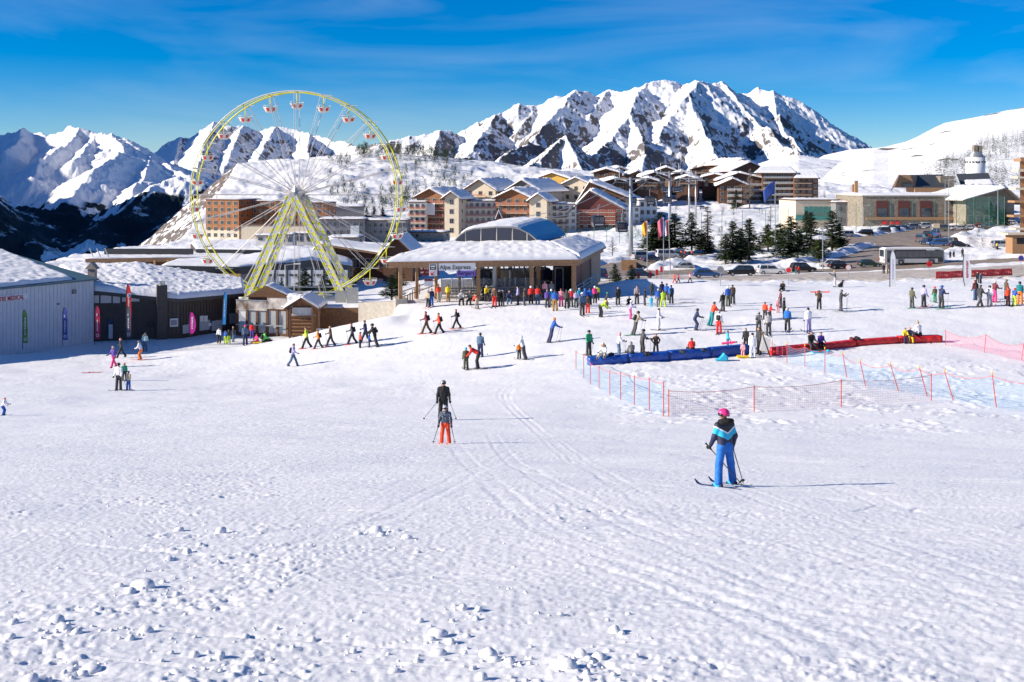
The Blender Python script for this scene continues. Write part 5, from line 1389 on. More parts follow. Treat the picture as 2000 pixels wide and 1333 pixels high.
# furniture on the terrace
for i,(px,dy) in enumerate(((480,2.2),(495,2.8),(510,2.0),(540,2.4),(550,3.2))):
    p=Wp(px,640,D0+dy); t=thing('terrace_table',['leftmost','second from left','middle','second from right','rightmost'][i]+' of the pale tables behind the terrace glass','table',(p.x,p.y,-15.85),0,'tables on the glazed terrace')
    MB().box((0,0,.74),(1.1,.8,.05)).build('tabletop',M_['white'],t); b=MB()
    for sx in(-1,1):
        for sy in(-1,1): MB().tube((sx*.45,sy*.3,0),(sx*.45,sy*.3,.72),.03,n=5).build('leg',M_['steel'],t)
ch=thing('ticket_chalet','small log chalet with snow on its gable roof and one white framed window','chalet',(0,0,0))
D=112.5; X0=(572-1000)/F*D; X1=(611-1000)/F*D; zE=-(597-350)/F*D; zP=-(584-350)/F*D
def yz(y,D=D): return -(y-350)/F*D
xm=(X0+X1)/2
b=MB(); b.prism([(X0,-16.1),(X1,-16.1),(X1,zE),(xm,zP),(X0,zE)],D,D+4); b.build('walls',M_['lwood'],ch)
b=MB()
for k in range(9): b.tube((X0-.1,D-.04,-15.9+k*.36),(X1+.1,D-.04,-15.9+k*.36),.12,n=6)
b.build('logs',M_['lwood'],ch)
b=MB()
for sx in(-1,1):
    xe=xm+sx*(xm-X0+.75); 
    b.add([(xm,D-.9,zP+.22),(xe,D-.9,zE-.22),(xe,D-.9,zE-.42),(xm,D-.9,zP+.0),(xm,D+4.3,zP+.22),(xe,D+4.3,zE-.22),(xe,D+4.3,zE-.42),(xm,D+4.3,zP)],[(0,1,2,3),(4,5,6,7),(0,1,5,4),(2,3,7,6),(1,2,6,5)])
rf=b.build('roof',M_['dwood'],ch)
for sx in(-1,1):
    xe=xm+sx*(xm-X0+.8); snowtop('roof_snow',[(xm,D-.95,zP+.24),(xm,D+4.3,zP+.24)],[(xe,D-.95,zE-.2),(xe,D+4.3,zE-.2)],.28,rf,nx=24,ny=20,amp=.08,lam=.5,seed=40+sx)
MB().bx(xm-.95,xm+1.05,D-.24,D-.2,yz(614),yz(602)).build('window_pane',mat('pale_glass',(.42,.44,.46)),ch)
b=MB()
for x in(-.98,-.3,.38,1.06): b.bx(xm+x-.03,xm+x+.03,D-.3,D-.25,yz(614.5),yz(601))
b.bx(xm-1.2,xm+1.3,D-.34,D-.22,yz(615.5),yz(614.2)); b.bx(xm-1.0,xm+1.1,D-.3,D-.25,yz(602),yz(600.8)); b.build('window_frame',M_['white'],ch)
for x in(X0-.15,X1+.1,xm+1.75): MB().bx(x-.1,x+.1,D-.85,D-.65,-16,zE-.1).build('post',M_['dwood'],ch)
# lean-to left of chalet
b=MB(); x0=(556-1000)/F*113; b.bx(x0,X0-.2,D+.8,D+3.5,-16.1,yz(603)); b.build('side_wall',M_['lwood'],ch)
snowtop('roof_snow',[(x0-.3,D+.3,yz(600)),(X0+.3,D+.3,yz(603))],[(x0-.3,D+4,yz(584)),(X0+1,D+4,yz(584))],.2,ch,nx=26,ny=20,amp=.25,lam=1.2,seed=44)
# long low building right of the chalet
lb=thing('low_rental_building','long low timber building with a flat snow covered roof right of the chalet','building',(0,0,0))
f=[Wp(614,603,116),Wp(712,603,116)]; k=[Wp(614,595,122),Wp(712,594,122)]
solid('walls',f,k,-16.2,M_['lwood'],lb,.1); rf=slabroof('roof',[p+Vector((0,-.3,.1)) for p in f],[p+Vector((0,.2,.1)) for p in k],.55,M_['lwood'],lb)
snowtop('roof_snow',[p+Vector((0,-.3,.12)) for p in f],[p+Vector((0,.2,.12)) for p in k],.25,rf,nx=50,ny=14,amp=.06)
for i,(a,c) in enumerate(((618,628),(629,639),(640,650),(652,664))):
    q1,q2=Wp(a,636,110.5),Wp(c,636,110.5); t=thing('barrier_panel',['leftmost','second','third','rightmost'][i]+' of the pale barrier panels below the low timber building','barrier',((q1.x+q2.x)/2,110.5,G((q1.x+q2.x)/2,110.5)),0,'barrier panels by the chalet')
    MB().box((0,0,.6),(q2.x-q1.x-.06,.05,1.0)).build('panel',mat('grey_print',(.3,.3,.33)),t); MB().box((0,.0,1.14),(q2.x-q1.x,.08,.06)).build('rail',M_['steel'],t)
# retaining wall, grey screen
rw=thing('retaining_wall','pale concrete retaining wall below the lift station','wall',(0,0,0))
b=MB(); q1,q2=Wp(700,600,110),Wp(787,590,106.6); b.add([(q1.x,q1.y,-16.3),(q2.x,q2.y,-16.3),(q2.x,q2.y,-11.55),(q1.x,q1.y,yz(592,110)),(q1.x,q1.y+.4,-16.3),(q2.x,q2.y+.4,-16.3),(q2.x,q2.y+.4,-11.55),(q1.x,q1.y+.4,yz(592,110))],[(0,1,2,3),(4,5,6,7),(3,2,6,7),(0,3,7,4),(1,2,6,5)]); b.build('wall',M_['conc'],rw)
for i,(a,c,y0,y1,D) in enumerate(((655,676,568,600,119),(677,700,562,598,118))):
    q1,q2=Wp(a,y1,D),Wp(c,y1,D); t=thing('timber_screen',['left','right'][i]+' grey vertical board screen under the wheel leg','screen',((q1.x+q2.x)/2,D,q1.z))
    b=MB(); n=9; w=q2.x-q1.x
    for k in range(n): b.box((-w/2+w*(k+.5)/n,0,(y1-y0)/F*D/2),(w/n*.86,.06,(y1-y0)/F*D))
    b.build('boards',mat('weathered_grey',(.30,.31,.31),.8,noise=.2),t); MB().box((0,.06,.3),(w,.06,.1)).build('rail',M_['dwood'],t)
# ================================================================ restaurants behind the wheel
def hall(name,label,f,k,zb,wm,rm,th=.7,sn=.4,amp=.12,nx=70,ny=26,wood=None):
    t=thing(name,label,'building',(0,0,0))
    F_=[P(*p) for p in f]; K=[P(*p) for p in k]
    solid('walls',F_,K,zb,wm,t,.2)
    rf=slabroof('roof',[p+Vector((0,-.8,.05)) for p in F_],[p+Vector((0,.5,.05)) for p in K],th,rm,t)
    snowtop('roof_snow',[p+Vector((0,-.7,.07)) for p in F_],[p+Vector((0,.5,.07)) for p in K],sn,rf,nx=nx,ny=ny,amp=amp,lam=1.1,seed=len(label))
    return t
h1=hall('restaurant_building','long low building with curved snowy roof and grey fascia behind the wheel legs',[(318,519,168),(470,522,170),(560,514,176),(610,508,184),(690,520,190)],[(340,512,205),(470,503,205),(560,492,208),(620,489,212),(688,507,214)],-19,M_['grey'],M_['dark'],1.1,.5)
def on(t,px0,px1,py0,py1,D,m,name,th=.15): 
    a=P(px0,py0,D);b_=P(px1,py1,D); return MB().bx(a.x,b_.x,D-th,D,b_.z,a.z).build(name,m,t)
on(h1,405,470,535,575,167.6,M_['wood'],'timber_wall',.1)
for i in range(7):
    x=515+i*24; on(h1,x,x+20,528,560,171,M_['wsheet'],'window',.1); on(h1,x+21,x+23.5,522,575,171,M_['dark'],'post',.2)
    on(h1,x+2,x+18,536,540,170.8,M_['dark'],'transom',.05)
h2=hall('flat_roof_building','low flat roofed timber building with solar railing, far left behind the brown hall',[(170,506,195),(300,504,198),(480,503,205)],[(200,498,225),(300,494,225),(480,492,228)],-22,M_['dwood'],M_['wood'],.7,.25)
on(h2,205,378,486,497,206,M_['dark'],'parapet',.4)
for x in(182,196,212): 
    a=P(x,502,196);b_=P(x-7,485,196); MB().tube(a,b_,.1,n=6).build('roof_mast',M_['steel'],h2)
for i in range(6): on(h2,300+i*26,304+i*26,508,522,197,M_['wood'],'post')
hall('inn_building','low building with broad snowy roof and small timber gable left of wheel hub',[(385,487,215),(515,489,215)],[(372,476,235),(470,470,240)],-22,M_['dwood'],M_['dark'],.6,.4)
def gable(name,label,px0,px1,yp,ye,yb,D,rz=0,depth=14,wall=M_['plaster'],roofm=M_['dwood'],fl=3,bays=3,sbays=3,bal=None,over=1.0,sn=.5,gmat=None,winfrom=0,cat='building',sidewall=None,skew=.5,railm=None,balm=None,nosnow=False):
    """building whose gable end faces the camera; local frame at its front centre"""
    a=P(px0,yb,D);c=P(px1,yb,D); w=(c.x-a.x)/max(.3,math.cos(R(rz))); H=(yb-ye)/F*D; HP=(yb-yp)/F*D
    t=thing(name,label,cat,((a.x+c.x)/2,D,a.z),R(rz)); xp=-w/2+w*skew
    b=MB(); b.prism([(-w/2,-6),(w/2,-6),(w/2,H),(xp,HP),(-w/2,H)],0,depth); b.build('walls',wall,t)
    if gmat: MB().prism([(-w/2+.4,H*.0),(w/2-.4,H*.0),(w/2-.4,H-.1),(xp,HP-.5),(-w/2+.4,H-.1)],-.06,-.01).build('cladding',gmat,t)
    b=MB(); sl=Vector((1,0,0))
    for sx in(-1,1):
        xe=xp+sx*((w/2-sx*xp)+over); 
        ze=HP+(H-HP)*(abs(xe-xp)/max(.1,(w/2-sx*xp)))
        b.add([(xp,-over,HP+.3),(xe,-over,ze+.3),(xe,-over,ze-.05),(xp,-over,HP-.05),(xp,depth+over*.5,HP+.3),(xe,depth+over*.5,ze+.3),(xe,depth+over*.5,ze-.05),(xp,depth+over*.5,HP-.05)],[(0,1,2,3),(4,5,6,7),(0,1,5,4),(2,3,7,6),(1,2,6,5)])
    rf=b.build('roof',roofm,t)
    if not nosnow:
        for sx in(-1,1):
            xe=xp+sx*((w/2-sx*xp)+over); ze=HP+(H-HP)*(abs(xe-xp)/max(.1,(w/2-sx*xp)))
            nx,ny=14,22; b=MB(); vs=[];fs=[]
            for j in range(ny+1):
                for i in range(nx+1):
                    u=i/nx;v=j/ny; x=xp+(xe-xp)*u; y=-over-.1+(depth+over*1.6)*v; z=HP+(ze-HP)*u+.31
                    e=min(1,min(1-u,1)*nx/1.6,min(v,1-v)*ny/1.6)**.5
                    vs.append((x,y,z+e*sn*(.8+.5*random.random()**2) if True else z))
            n=len(vs); vs+=[(x,y,HP+(ze-HP)*min(1,max(0,(x-xp)/(xe-xp)))+.305) for x,y,z in vs]
            for j in range(ny):
                for i in range(nx):
                    o=j*(nx+1)+i; fs+=[(o,o+1,o+nx+2,o+nx+1)]
            b.add(vs,fs)
            rim=list(range(nx+1))+[j*(nx+1)+nx for j in range(1,ny+1)]+[ny*(nx+1)+i for i in range(nx-1,-1,-1)]+[j*(nx+1) for j in range(ny-1,0,-1)]
            b.add([],[]) ; b.f+=[(a_,b2,b2+n,a_+n) for a_,b2 in zip(rim,rim[1:]+rim[:1])]; b.m+=[0]*len(rim)
            b.build('roof_snow',RSF,rf,True)
    fh=H/fl
    wm=WIN_ME
    def win(x,y,z,ww,hh,side=False,par=t):
        o=bpy.data.objects.new('window',wm); COL.objects.link(o); o.parent=par; o.location=(x,y,z); o.scale=(ww,1,hh)
        if side: o.rotation_euler=(0,0,R(90))
    for f in range(winfrom,fl):
        zc=fh*(f+.5)
        for i in range(bays):
            x=-w/2+w*(i+.5)/bays; win(x,-.08,zc,min(1.7,w/bays*.6),min(1.9,fh*.62))
        for i in range(sbays):
            y=depth*(i+.5)/sbays; win(w/2+.08,y,zc,min(1.1,depth/sbays*.5),min(1.4,fh*.5),True)
        if bal and f>0 or (bal and winfrom):
            x0,x1=[-w/2+w*q for q in bal]; b=MB(); bw=1.3
            b.bx(x0,x1,-bw,-.1,fh*f-.12,fh*f+.08,balm or M_['cream'])
            for zz_ in(.45,.75,1.05): b.bx(x0,x1,-bw-.04,-bw+.04,fh*f+zz_-.07,fh*f+zz_+.07,railm or M_['rail'])
            nn=max(2,int((x1-x0)/1.6))
            for i in range(nn+1): xx=x0+(x1-x0)*i/nn; b.bx(xx-.05,xx+.05,-bw-.06,-bw+.05,fh*f,fh*f+1.1,railm or M_['rail'])
            b.build('balcony',None,t)
    return t
wb=MB(); wb.bx(-.5,.5,-.02,.02,-.5,.5,mat('frame_pale',(.40,.36,.32),.6)); wb.bx(-.42,-.03,-.05,-.021,-.44,.44,M_['glass']); wb.bx(.03,.42,-.05,-.021,-.44,.44,M_['glass'])
_o=wb.build('window'); WIN_ME=_o.data; bpy.data.objects.remove(_o)
gable('brasserie_building','gabled timber restaurant with broad snowy roof right of wheel legs',605,760,478,499,530,206,0,12,M_['dwood'],M_['wood'],1,6,2,None,1.5,.4,skew=.14)
gable('pavilion','small dark gabled pavilion with snow edged roof left of the lift station',748,806,466,494,530,200,-5,10,M_['dwood'],M_['dwood'],1,2,2,None,1.2,.4)
# ================================================================ village
# --- orange apartment block left of the wheel
def blockflat(name,label,px0,px1,yt,yb,D,depth,wall,fl,bays,rz=0,sbays=2,base=None,snow=True,bal=None,railm=None,cat='building',win=True,wscale=.45,roofm=None,skirt=6,sn=.35,gmat=None):
    a=P(px0,yb,D);c=P(px1,yb,D); w=(c.x-a.x)/max(.3,math.cos(R(rz))); H=(yb-yt)/F*D
    t=thing(name,label,cat,((a.x+c.x)/2,D,a.z),R(rz))
    MB().bx(-w/2,w/2,0,depth,-skirt,H).build('walls',wall,t)
    b=MB(); b.bx(-w/2-.3,w/2+.3,-.3,depth+.3,H,H+.35); rf=b.build('roof',roofm or M_['dwood'],t)
    if snow:
        nx,ny=16,8; b=MB(); vs=[];fs=[]
        for j in range(ny+1):
            for i in range(nx+1):
                e=min(1,min(i,nx-i,j,ny-j)/1.0)**.5; vs.append((-w/2-.25+(w+.5)*i/nx,-.25+(depth+.5)*j/ny,H+.35+e*sn*(.7+.6*random.random())))
        for j in range(ny):
            for i in range(nx): o=j*(nx+1)+i; fs.append((o,o+1,o+nx+2,o+nx+1))
        b.add(vs,fs); b.build('roof_snow',RSF,rf,True)
    if base: MB().bx(-w/2-.05,w/2+.05,-.05,depth+.05,-skirt,H*base[0]).build('plinth',base[1],t)
    fh=H/fl
    if win:
        for f in range(fl):
            for i in range(bays):
                o=bpy.data.objects.new('window',WIN_ME); COL.objects.link(o); o.parent=t; o.location=(-w/2+w*(i+.5)/bays,-.12,fh*(f+.5)); o.scale=(min(1.8,w/bays*(wscale+.12)),1,min(1.8,fh*.6))
            for i in range(sbays):
                o=bpy.data.objects.new('window',WIN_ME); COL.objects.link(o); o.parent=t; o.location=(w/2+.1,depth*(i+.5)/sbays,fh*(f+.5)); o.rotation_euler=(0,0,R(90)); o.scale=(min(1.6,depth/sbays*.4),1,min(1.5,fh*.5))
            if bal and f>0:
                x0,x1=[-w/2+w*q for q in bal]; b=MB(); b.bx(x0,x1,-1.3,-.12,fh*f-.12,fh*f+.1,M_['cream'])
                for z in(.3,.6,.9): b.bx(x0,x1,-1.34,-1.26,fh*f+z-.08,fh*f+z+.08,railm or M_['rail'])
                b.build('balcony',None,t)
    return t
OW=mat('orange_cladding',(.27,.095,.026),.65,noise=.3,nscale=.5)
ob=blockflat('orange_apartment_block','tall orange timber clad apartment block seen through left half of the wheel',398,470,391,466,480,16,OW,6,5,-22,4,(.22,M_['cream']),True,None,sn=.4)
ob2=blockflat('orange_apartment_wing','lower orange timber wing between the tall orange block and wheel hub',470,570,394,468,485,14,OW,6,9,-12,3,(.20,M_['cream']))
ob3=blockflat('orange_apartment_wing','orange timber wing with stepped front directly behind the wheel hub',545,640,397,440,470,14,OW,4,8,-6,2,None)
bs=blockflat('cream_plinth_building','long cream base storey with a timber band behind the wheel legs',470,606,441,470,462,10,M_['cream'],1,8,-4,1,None,False,win=False)
for i in range(5):
    MB().bx(-9+i*4,-7+i*4,-.2,-.05,3,5.2).build('window',M_['cream'],ob2)
g1=blockflat('grey_warehouse','long grey building with snowy roof right of the wheel hub',600,710,405,428,520,20,M_['grey'],1,4,8,1,None,True,roofm=M_['dark'],sn=.9,win=False)
g2=blockflat('modern_annex','low grey modern building with white panel right of wheel leg',622,712,430,462,380,14,M_['grey'],2,7,4,2,None,True)
MB().bx(3.0,5.9,-.25,-.05,-.2,3.6).build('white_panel',M_['white'],g2)
g3=blockflat('modern_annex','low dark grey building with strip windows at the right rim of the wheel',705,795,432,462,385,14,M_['grey'],2,8,0,2,None,True)
g4=blockflat('modern_annex','flat roofed grey building with broad snow sheet under right rim of wheel',640,700,466,478,330,10,M_['grey'],1,5,0,1,None,True)
for i,(a,c,yt,yb) in enumerate(((500,535,462,472),(540,572,460,474),(575,612,458,474),(520,560,477,486))):
    blockflat('small_hut',['pale hut','cream hut with two openings','white hut','flat white hut'][i]+' on the snow slope seen between the wheel spokes',a,c,yt,yb,330+i*8,6,M_['plaster'],1,2,0,1)
# --- the residence
RC=M_['rail']; 
A_=blockflat('residence_annex','low pale flat roofed left end of residence with red balconies',797,832,396,476,428,12,M_['plaster'],6,3,-6,1,None,True,(0,1),RC)
g=gable('residence_block','orange balconied gable at the left end of the long residence',813,870,370,385,476,432,-20,24,M_['owood'],M_['dwood'],7,4,3,(.02,.98),1.6,.7,sidewall=None)
MB().bx(-2.2,2.4,-1.7,-1.6,11,15.5).build('white_banner',M_['wsign'],g)
g=gable('residence_tower','cream stair tower with four small windows between orange and white blocks',868,896,376,386,478,426,-14,18,M_['cream'],M_['dwood'],5,1,2,None,1.4,.7)
blockflat('residence_wing','white rendered wing with pink railed balconies in residence centre',893,972,394,466,436,14,M_['plaster'],5,7,4,2,None,True,(.1,.98),mat('pink_rail',(.50,.22,.18),.6))
gable('residence_block','rear residence gable with one balcony high above the white wing',908,968,352,371,440,470,-22,30,M_['cream'],M_['dwood'],5,3,4,(.2,.7),1.6,.8)
gable('residence_block','orange balconied gable at residence centre above the station dome',970,1034,371,386,462,434,-18,26,M_['owood'],M_['dwood'],5,4,3,(.0,.95),1.6,.8)
gable('residence_block','rear gable of the residence above the centre of the station',990,1052,353,372,430,468,-22,34,M_['grey'],M_['dwood'],5,3,4,None,1.6,.9)
gable('residence_tower','cream stair tower with two windows right of centre gable',1034,1068,380,392,462,428,-14,16,M_['cream'],M_['dwood'],4,1,2,None,1.2,.7)
blockflat('residence_wing','white wing with maroon balconies right of the second stair tower',1064,1126,400,452,436,14,M_['plaster'],4,5,6,2,None,True,(.3,.7),M_['maroon'])
gable('residence_block','yellow timber gabled house above the residence roofs',1048,1112,339,350,392,520,-24,22,M_['yellow'],M_['dwood'],3,3,2,(.1,.8),1.5,.9)
gable('residence_block','grey rear gable right of the yellow house',1100,1150,348,360,410,500,-20,26,M_['cream'],M_['dwood'],3,3,2,None,1.2,.8)
gable('residence_block','broad maroon clad gable at the right end of the residence',1120,1216,374,408,446,436,-10,30,M_['grey'],M_['dwood'],5,6,3,(.12,.85),1.8,.9,gmat=M_['maroon'],skew=.34)
gable('residence_block','tall rear gable with a long roof falling to the right',1130,1240,357,392,440,462,-10,34,mat('brown_clad',(.12,.06,.035),.7,noise=.2),M_['dwood'],4,5,3,None,1.8,.9,skew=.2)
blockflat('residence_annex','white stepped annex beside the big lift pylon',1214,1250,404,440,440,12,M_['white'],3,3,10,2,None,True)
blockflat('residence_annex','white annex with maroon shutters right of the big lift pylon',1248,1284,392,438,450,12,M_['white'],3,3,14,2,None,True)
blockflat('old_terrace_block','grey concrete terrace building with dark openings below the orange gable',797,868,455,478,395,10,M_['conc'],2,6,-8,1,None,True,win=True)
# --- chalets up the hill
BW=mat('chalet_brown',(.115,.05,.026),.7,noise=.3,nscale=.8)
CH=[(1160,1208,331,338,360,560,'leftmost of the brown hilltop chalets'),(1186,1232,328,336,358,590,'second of the brown hilltop chalets'),(1228,1262,335,342,362,570,'third of the brown hilltop chalets'),
(1255,1300,338,345,366,560,'white roofed chalet in the middle of the hilltop row'),(1246,1285,349,355,372,535,'snow roofed chalet below the hilltop row'),(1284,1318,328,334,352,610,'small ochre gabled chalet behind the hilltop row'),
(1312,1350,336,342,362,580,'dark chalet beside the thin lift pylons'),(1322,1362,345,351,368,555,'low chalet right of the thin lift pylons'),(1352,1398,325,331,345,620,'small wooden chalet with bare grey roof on the skyline'),
(1372,1420,341,347,366,570,'flat snowy chalet left of the great brown hotel'),(1180,1222,350,356,376,530,'dark chalet just above the residence roofs')]
for i,(a,c,yp,ye,yb,D,l) in enumerate(CH):
    gable('chalet',l,a,c,yp,ye,yb,D,random.choice([-12,-6,6]),16,BW if i!=5 else M_['wood'],M_['dwood'],2,3,2,(.1,.9),1.2,1.0,nosnow=(i==8),railm=M_['dwood'])
# --- great brown hotel
gable('hotel_wing','highest snowy gable of the great brown hotel',1420,1478,312,322,350,620,20,24,BW,M_['dwood'],2,3,2,None,1.5,1.0)
gable('hotel_wing','second snowy gable of great brown hotel below the highest one',1425,1500,318,334,370,600,16,24,BW,M_['dwood'],3,4,2,None,1.5,1.0)
gable('hotel_wing','front left gable of the great brown hotel with pale balconies',1404,1458,350,362,407,545,-6,22,BW,M_['dwood'],4,4,2,(.3,.8),1.5,.9,gmat=None,railm=M_['white'])
gable('hotel_wing','middle gable of great brown hotel above the front left one',1404,1500,339,352,407,560,-2,22,BW,M_['dwood'],5,7,2,(.55,1),1.5,.9,skew=.4,railm=M_['white'])
b_=blockflat('hotel_wing','long balconied wing of the great brown hotel behind the blue flag',1490,1556,337,404,556,16,BW,6,7,0,2,None,False,(0,1),M_['white'])
b2=blockflat('hotel_wing','right end wing of great brown hotel with white sheet roof',1552,1598,347,404,552,16,BW,5,4,0,2,None,False,(.0,.7),M_['dwood'])
for t_,a,c,y0,y1,D in((b_,1472,1558,326,338,556),(b2,1550,1602,334,348,552)):
    p0,p1,q0,q1=P(a,y1,D-2),P(c,y1,D-2),P(a+14,y0,D+16),P(c-14,y0,D+16)
    rf=slabroof('roof',[p0-t_.location+t_.location,p1],[q0,q1],.5,M_['dwood'],t_); snowtop('roof_snow',[p0,p1],[q0,q1],.8,t_,RSF,nx=30,ny=10,amp=.15)
# --- right: civic buildings
tb_=blockflat('teal_glazed_building','pale curved building with green glass strip right of the conifers',1553,1640,392,436,370,16,M_['cream'],2,1,6,1,None,True,win=False)
for i in range(6): MB().bx(-4.5+i*1.7,-3.1+i*1.7,-.25,-.05,3.0,5.4).build('window',mat('green_glass',(.05,.22,.20),.1),tb_)
MB().bx(-7.5,6.5,-.6,-.1,.9,2.6).build('balustrade',mat('green_glass',(.05,.22,.2)),tb_)
blockflat('grey_annex','dark grey annex between the teal glazed building and stone hall',1632,1684,397,440,366,14,M_['grey'],2,3,4,2,None,True)
hall_=blockflat('stone_hall','long stone fronted hall with three tall recessed windows and snow on its flat roof',1684,1892,384,436,352,26,M_['stone'],1,1,2,1,None,True,win=False,roofm=M_['conc'],sn=.6)
wf=lambda px:(px-1788)/F*352
for px in(1722,1765,1808):
    MB().bx(wf(px-12),wf(px+12),-.35,-.05,2.0,6.9).build('window_recess',M_['maroon'],hall_); MB().bx(wf(px-9),wf(px+9),-.42,-.36,2.0,4.6).build('window',M_['glass'],hall_)
for px in(1851,1858,1865,1872): MB().bx(wf(px-2),wf(px+2),-.3,-.05,3.2,3.7).build('window',M_['glass'],hall_)
MB().bx(wf(1857),wf(1888),-.3,-.05,5.6,7.0).build('window',M_['glass'],hall_)
MB().bx(wf(1690),wf(1890),-.5,-.1,1.0,1.9).build('timber_band',M_['wood'],hall_)
for px in(1726,1740,1752): MB().bx(wf(px-4),wf(px+4),-.3,-.05,-.4,.6).build('red_panel',M_['red'],hall_)
def twin(px,y0,y1,D,label):
    p=P(px,y1,D); t=thing('chimney_stack',label,'chimney',p); MB().bx(-.5,.5,-.5,.5,-3,(y1-y0)/F*D).build('shaft',M_['wood'],t); MB().bx(-.6,.6,-.6,.6,(y1-y0)/F*D,(y1-y0)/F*D+.3).build('cap',M_['conc'],t)
twin(1667,362,398,372,'left pale timber chimney stack above the grey annex'); twin(1672,355,398,368,'taller right timber chimney stack above the grey annex')
# church hall: gabled timber front, dark roof, white round tower with dome
chb=thing('church','church with timber gabled front and dark slate roof behind the stone hall','church',(0,0,0))
D=400
q=lambda x,y,d=D:P(x,y,d)
b=MB(); b.add([q(1742,367),q(1786,367),q(1776,343),q(1756,343)],[(0,1,2,3)]); 
fr_=[q(1742,367),q(1788,367),q(1777,342),q(1755,342)]; bk2=[p+Vector((18,26,0)) for p in fr_]
b=MB(); b.add(fr_+bk2,[(0,1,2,3),(4,5,6,7),(0,1,5,4),(1,2,6,5),(2,3,7,6),(3,0,4,7)]); b.build('gable_front',M_['wood'],chb)
s1=slabroof('roof',[q(1786,368,399),q(1848,368,401)],[q(1776,342,408),q(1842,341,410)],.4,M_['greyroof'],chb)
MB().bx(q(1762,0).x,q(1782,0).x,D-.4,D-.05,q(0,366).z,q(0,359).z).build('window',M_['bglass'],chb)
slabroof('eave_board',[q(1740,370,398.5),q(1748,362,398.5),q(1756,341.5,398.5)],[q(1740,370,400),q(1748,362,400),q(1756,341.5,400)],.6,M_['conc'],chb)
MB().bx(q(1785,0).x,q(1850,0).x,D-1,D+8,q(0,376).z,q(0,367).z).build('side_wall',M_['wood'],chb)
MB().bx(q(1845,0).x,q(1872,0).x,D+4,D+14,q(0,378).z,q(0,344).z).build('brick_block',M_['stone'],chb)
slabroof('roof',[q(1880,368,402),q(1945,368,402)],[q(1868,340,412),q(1930,338,412)],.4,M_['greyroof'],chb)
snowtop('roof_snow',[q(1886,364,401.8),q(1944,364,401.8)],[q(1884,352,407),q(1936,350,407)],.5,chb,RSF,nx=20,ny=8,amp=.1)
MB().bx(q(1878,0).x,q(1946,0).x,D+3,D+12,q(0,384).z,q(0,367).z).build('side_wall',M_['dwood'],chb)
twr=thing('round_tower','white round tower with grey dome and twin stone chimneys behind the church roof','tower',P(1905,345,425))
rr=18/F*425; hh=(345-307)/F*425
MB().tube((0,0,-8),(0,0,hh),rr,rr,28).build('drum',M_['white'],twr,True)
b=MB(); 
for k in range(5):
    a0,a1=k/5*R(70),(k+1)/5*R(70); b.tube((0,0,hh+math.sin(a0)*rr*.62),(0,0,hh+math.sin(a1)*rr*.62),rr*math.cos(a0)*.86+.05,rr*math.cos(a1)*.86+.05,24)
b.build('dome',M_['steel'],twr,True); MB().tube((0,0,hh-.02),(0,0,hh+.25),rr*1.03,rr*1.03,28).build('cornice',M_['grey'],twr)
b=MB()
for k in range(20):
    a=2*math.pi*k/20; b.box((math.cos(a)*rr,math.sin(a)*rr,hh*.74),(.55,.55,.5),None,a)
b.build('frieze',M_['dark'],twr)
MB().bx(-.9,.5,-1,1,hh+1.2,hh+4.4).build('chimney',M_['stone'],twr); MB().bx(1.0,2.2,-1,1,hh+.9,hh+4.2).build('chimney',M_['stone'],twr)
b=MB(); b.prism([(-3.2,-6),(-.6,-6),(-.6,-.2),(-1.2,.6)],-rr-2,-rr+.4); b.build('porch',M_['stone'],twr)
MB().bx(-.6,1.2,-rr-.4,-rr+.3,-3,.6).build('doorway',M_['black'],twr)
gable('wing_hall','wide hall with low snowy gable and glazed front right of the stone hall',1884,1984,368,388,440,346,8,24,M_['stone'],M_['conc'],2,6,2,None,2.5,.8,skew=.75)
# far right building with balconies
rb=thing('balcony_building','orange timber building with projecting balconies at right picture edge','building',(0,0,0))
D=250; X0=(1992-1000)/F*D
MB().prism([(X0,D),(X0+14,D),(X0+28,D+16),(X0+14*.6,D+16)],yz(520,D),yz(308,D),None,'z').build('walls',M_['wood'],rb)
for y0,y1,xl in((310,316,1984),(331,336,1979),(345,349,1978),(367,371,1974),(392,396,1972),(420,424,1970),(445,449,1974),(468,472,1966)):
    MB().bx((xl-1000)/F*D,X0+12,D-2.5,D+1,yz(y1,D),yz(y0,D)).build('balcony',M_['cream'] if y0%2 else M_['wood'],rb)
MB().bx(X0-.8,X0+10,D-2.55,D-2.45,yz(345,D),yz(336,D)).build('balcony_rail',M_['maroon'],rb)
hut=thing('wooden_hut','small wooden hut with flat roof board and a dark opening at right edge','hut',P(1990,486,212)); b=MB(); b.bx(-1.2,3,0,3,-1,2.6); b.build('walls',M_['wood'],hut); MB().bx(-2.4,3.4,-.8,3.4,2.6,2.9).build('roof',M_['cream'],hut); MB().bx(-.4,1.6,-.05,-.01,.9,2.0).build('opening',M_['black'],hut)
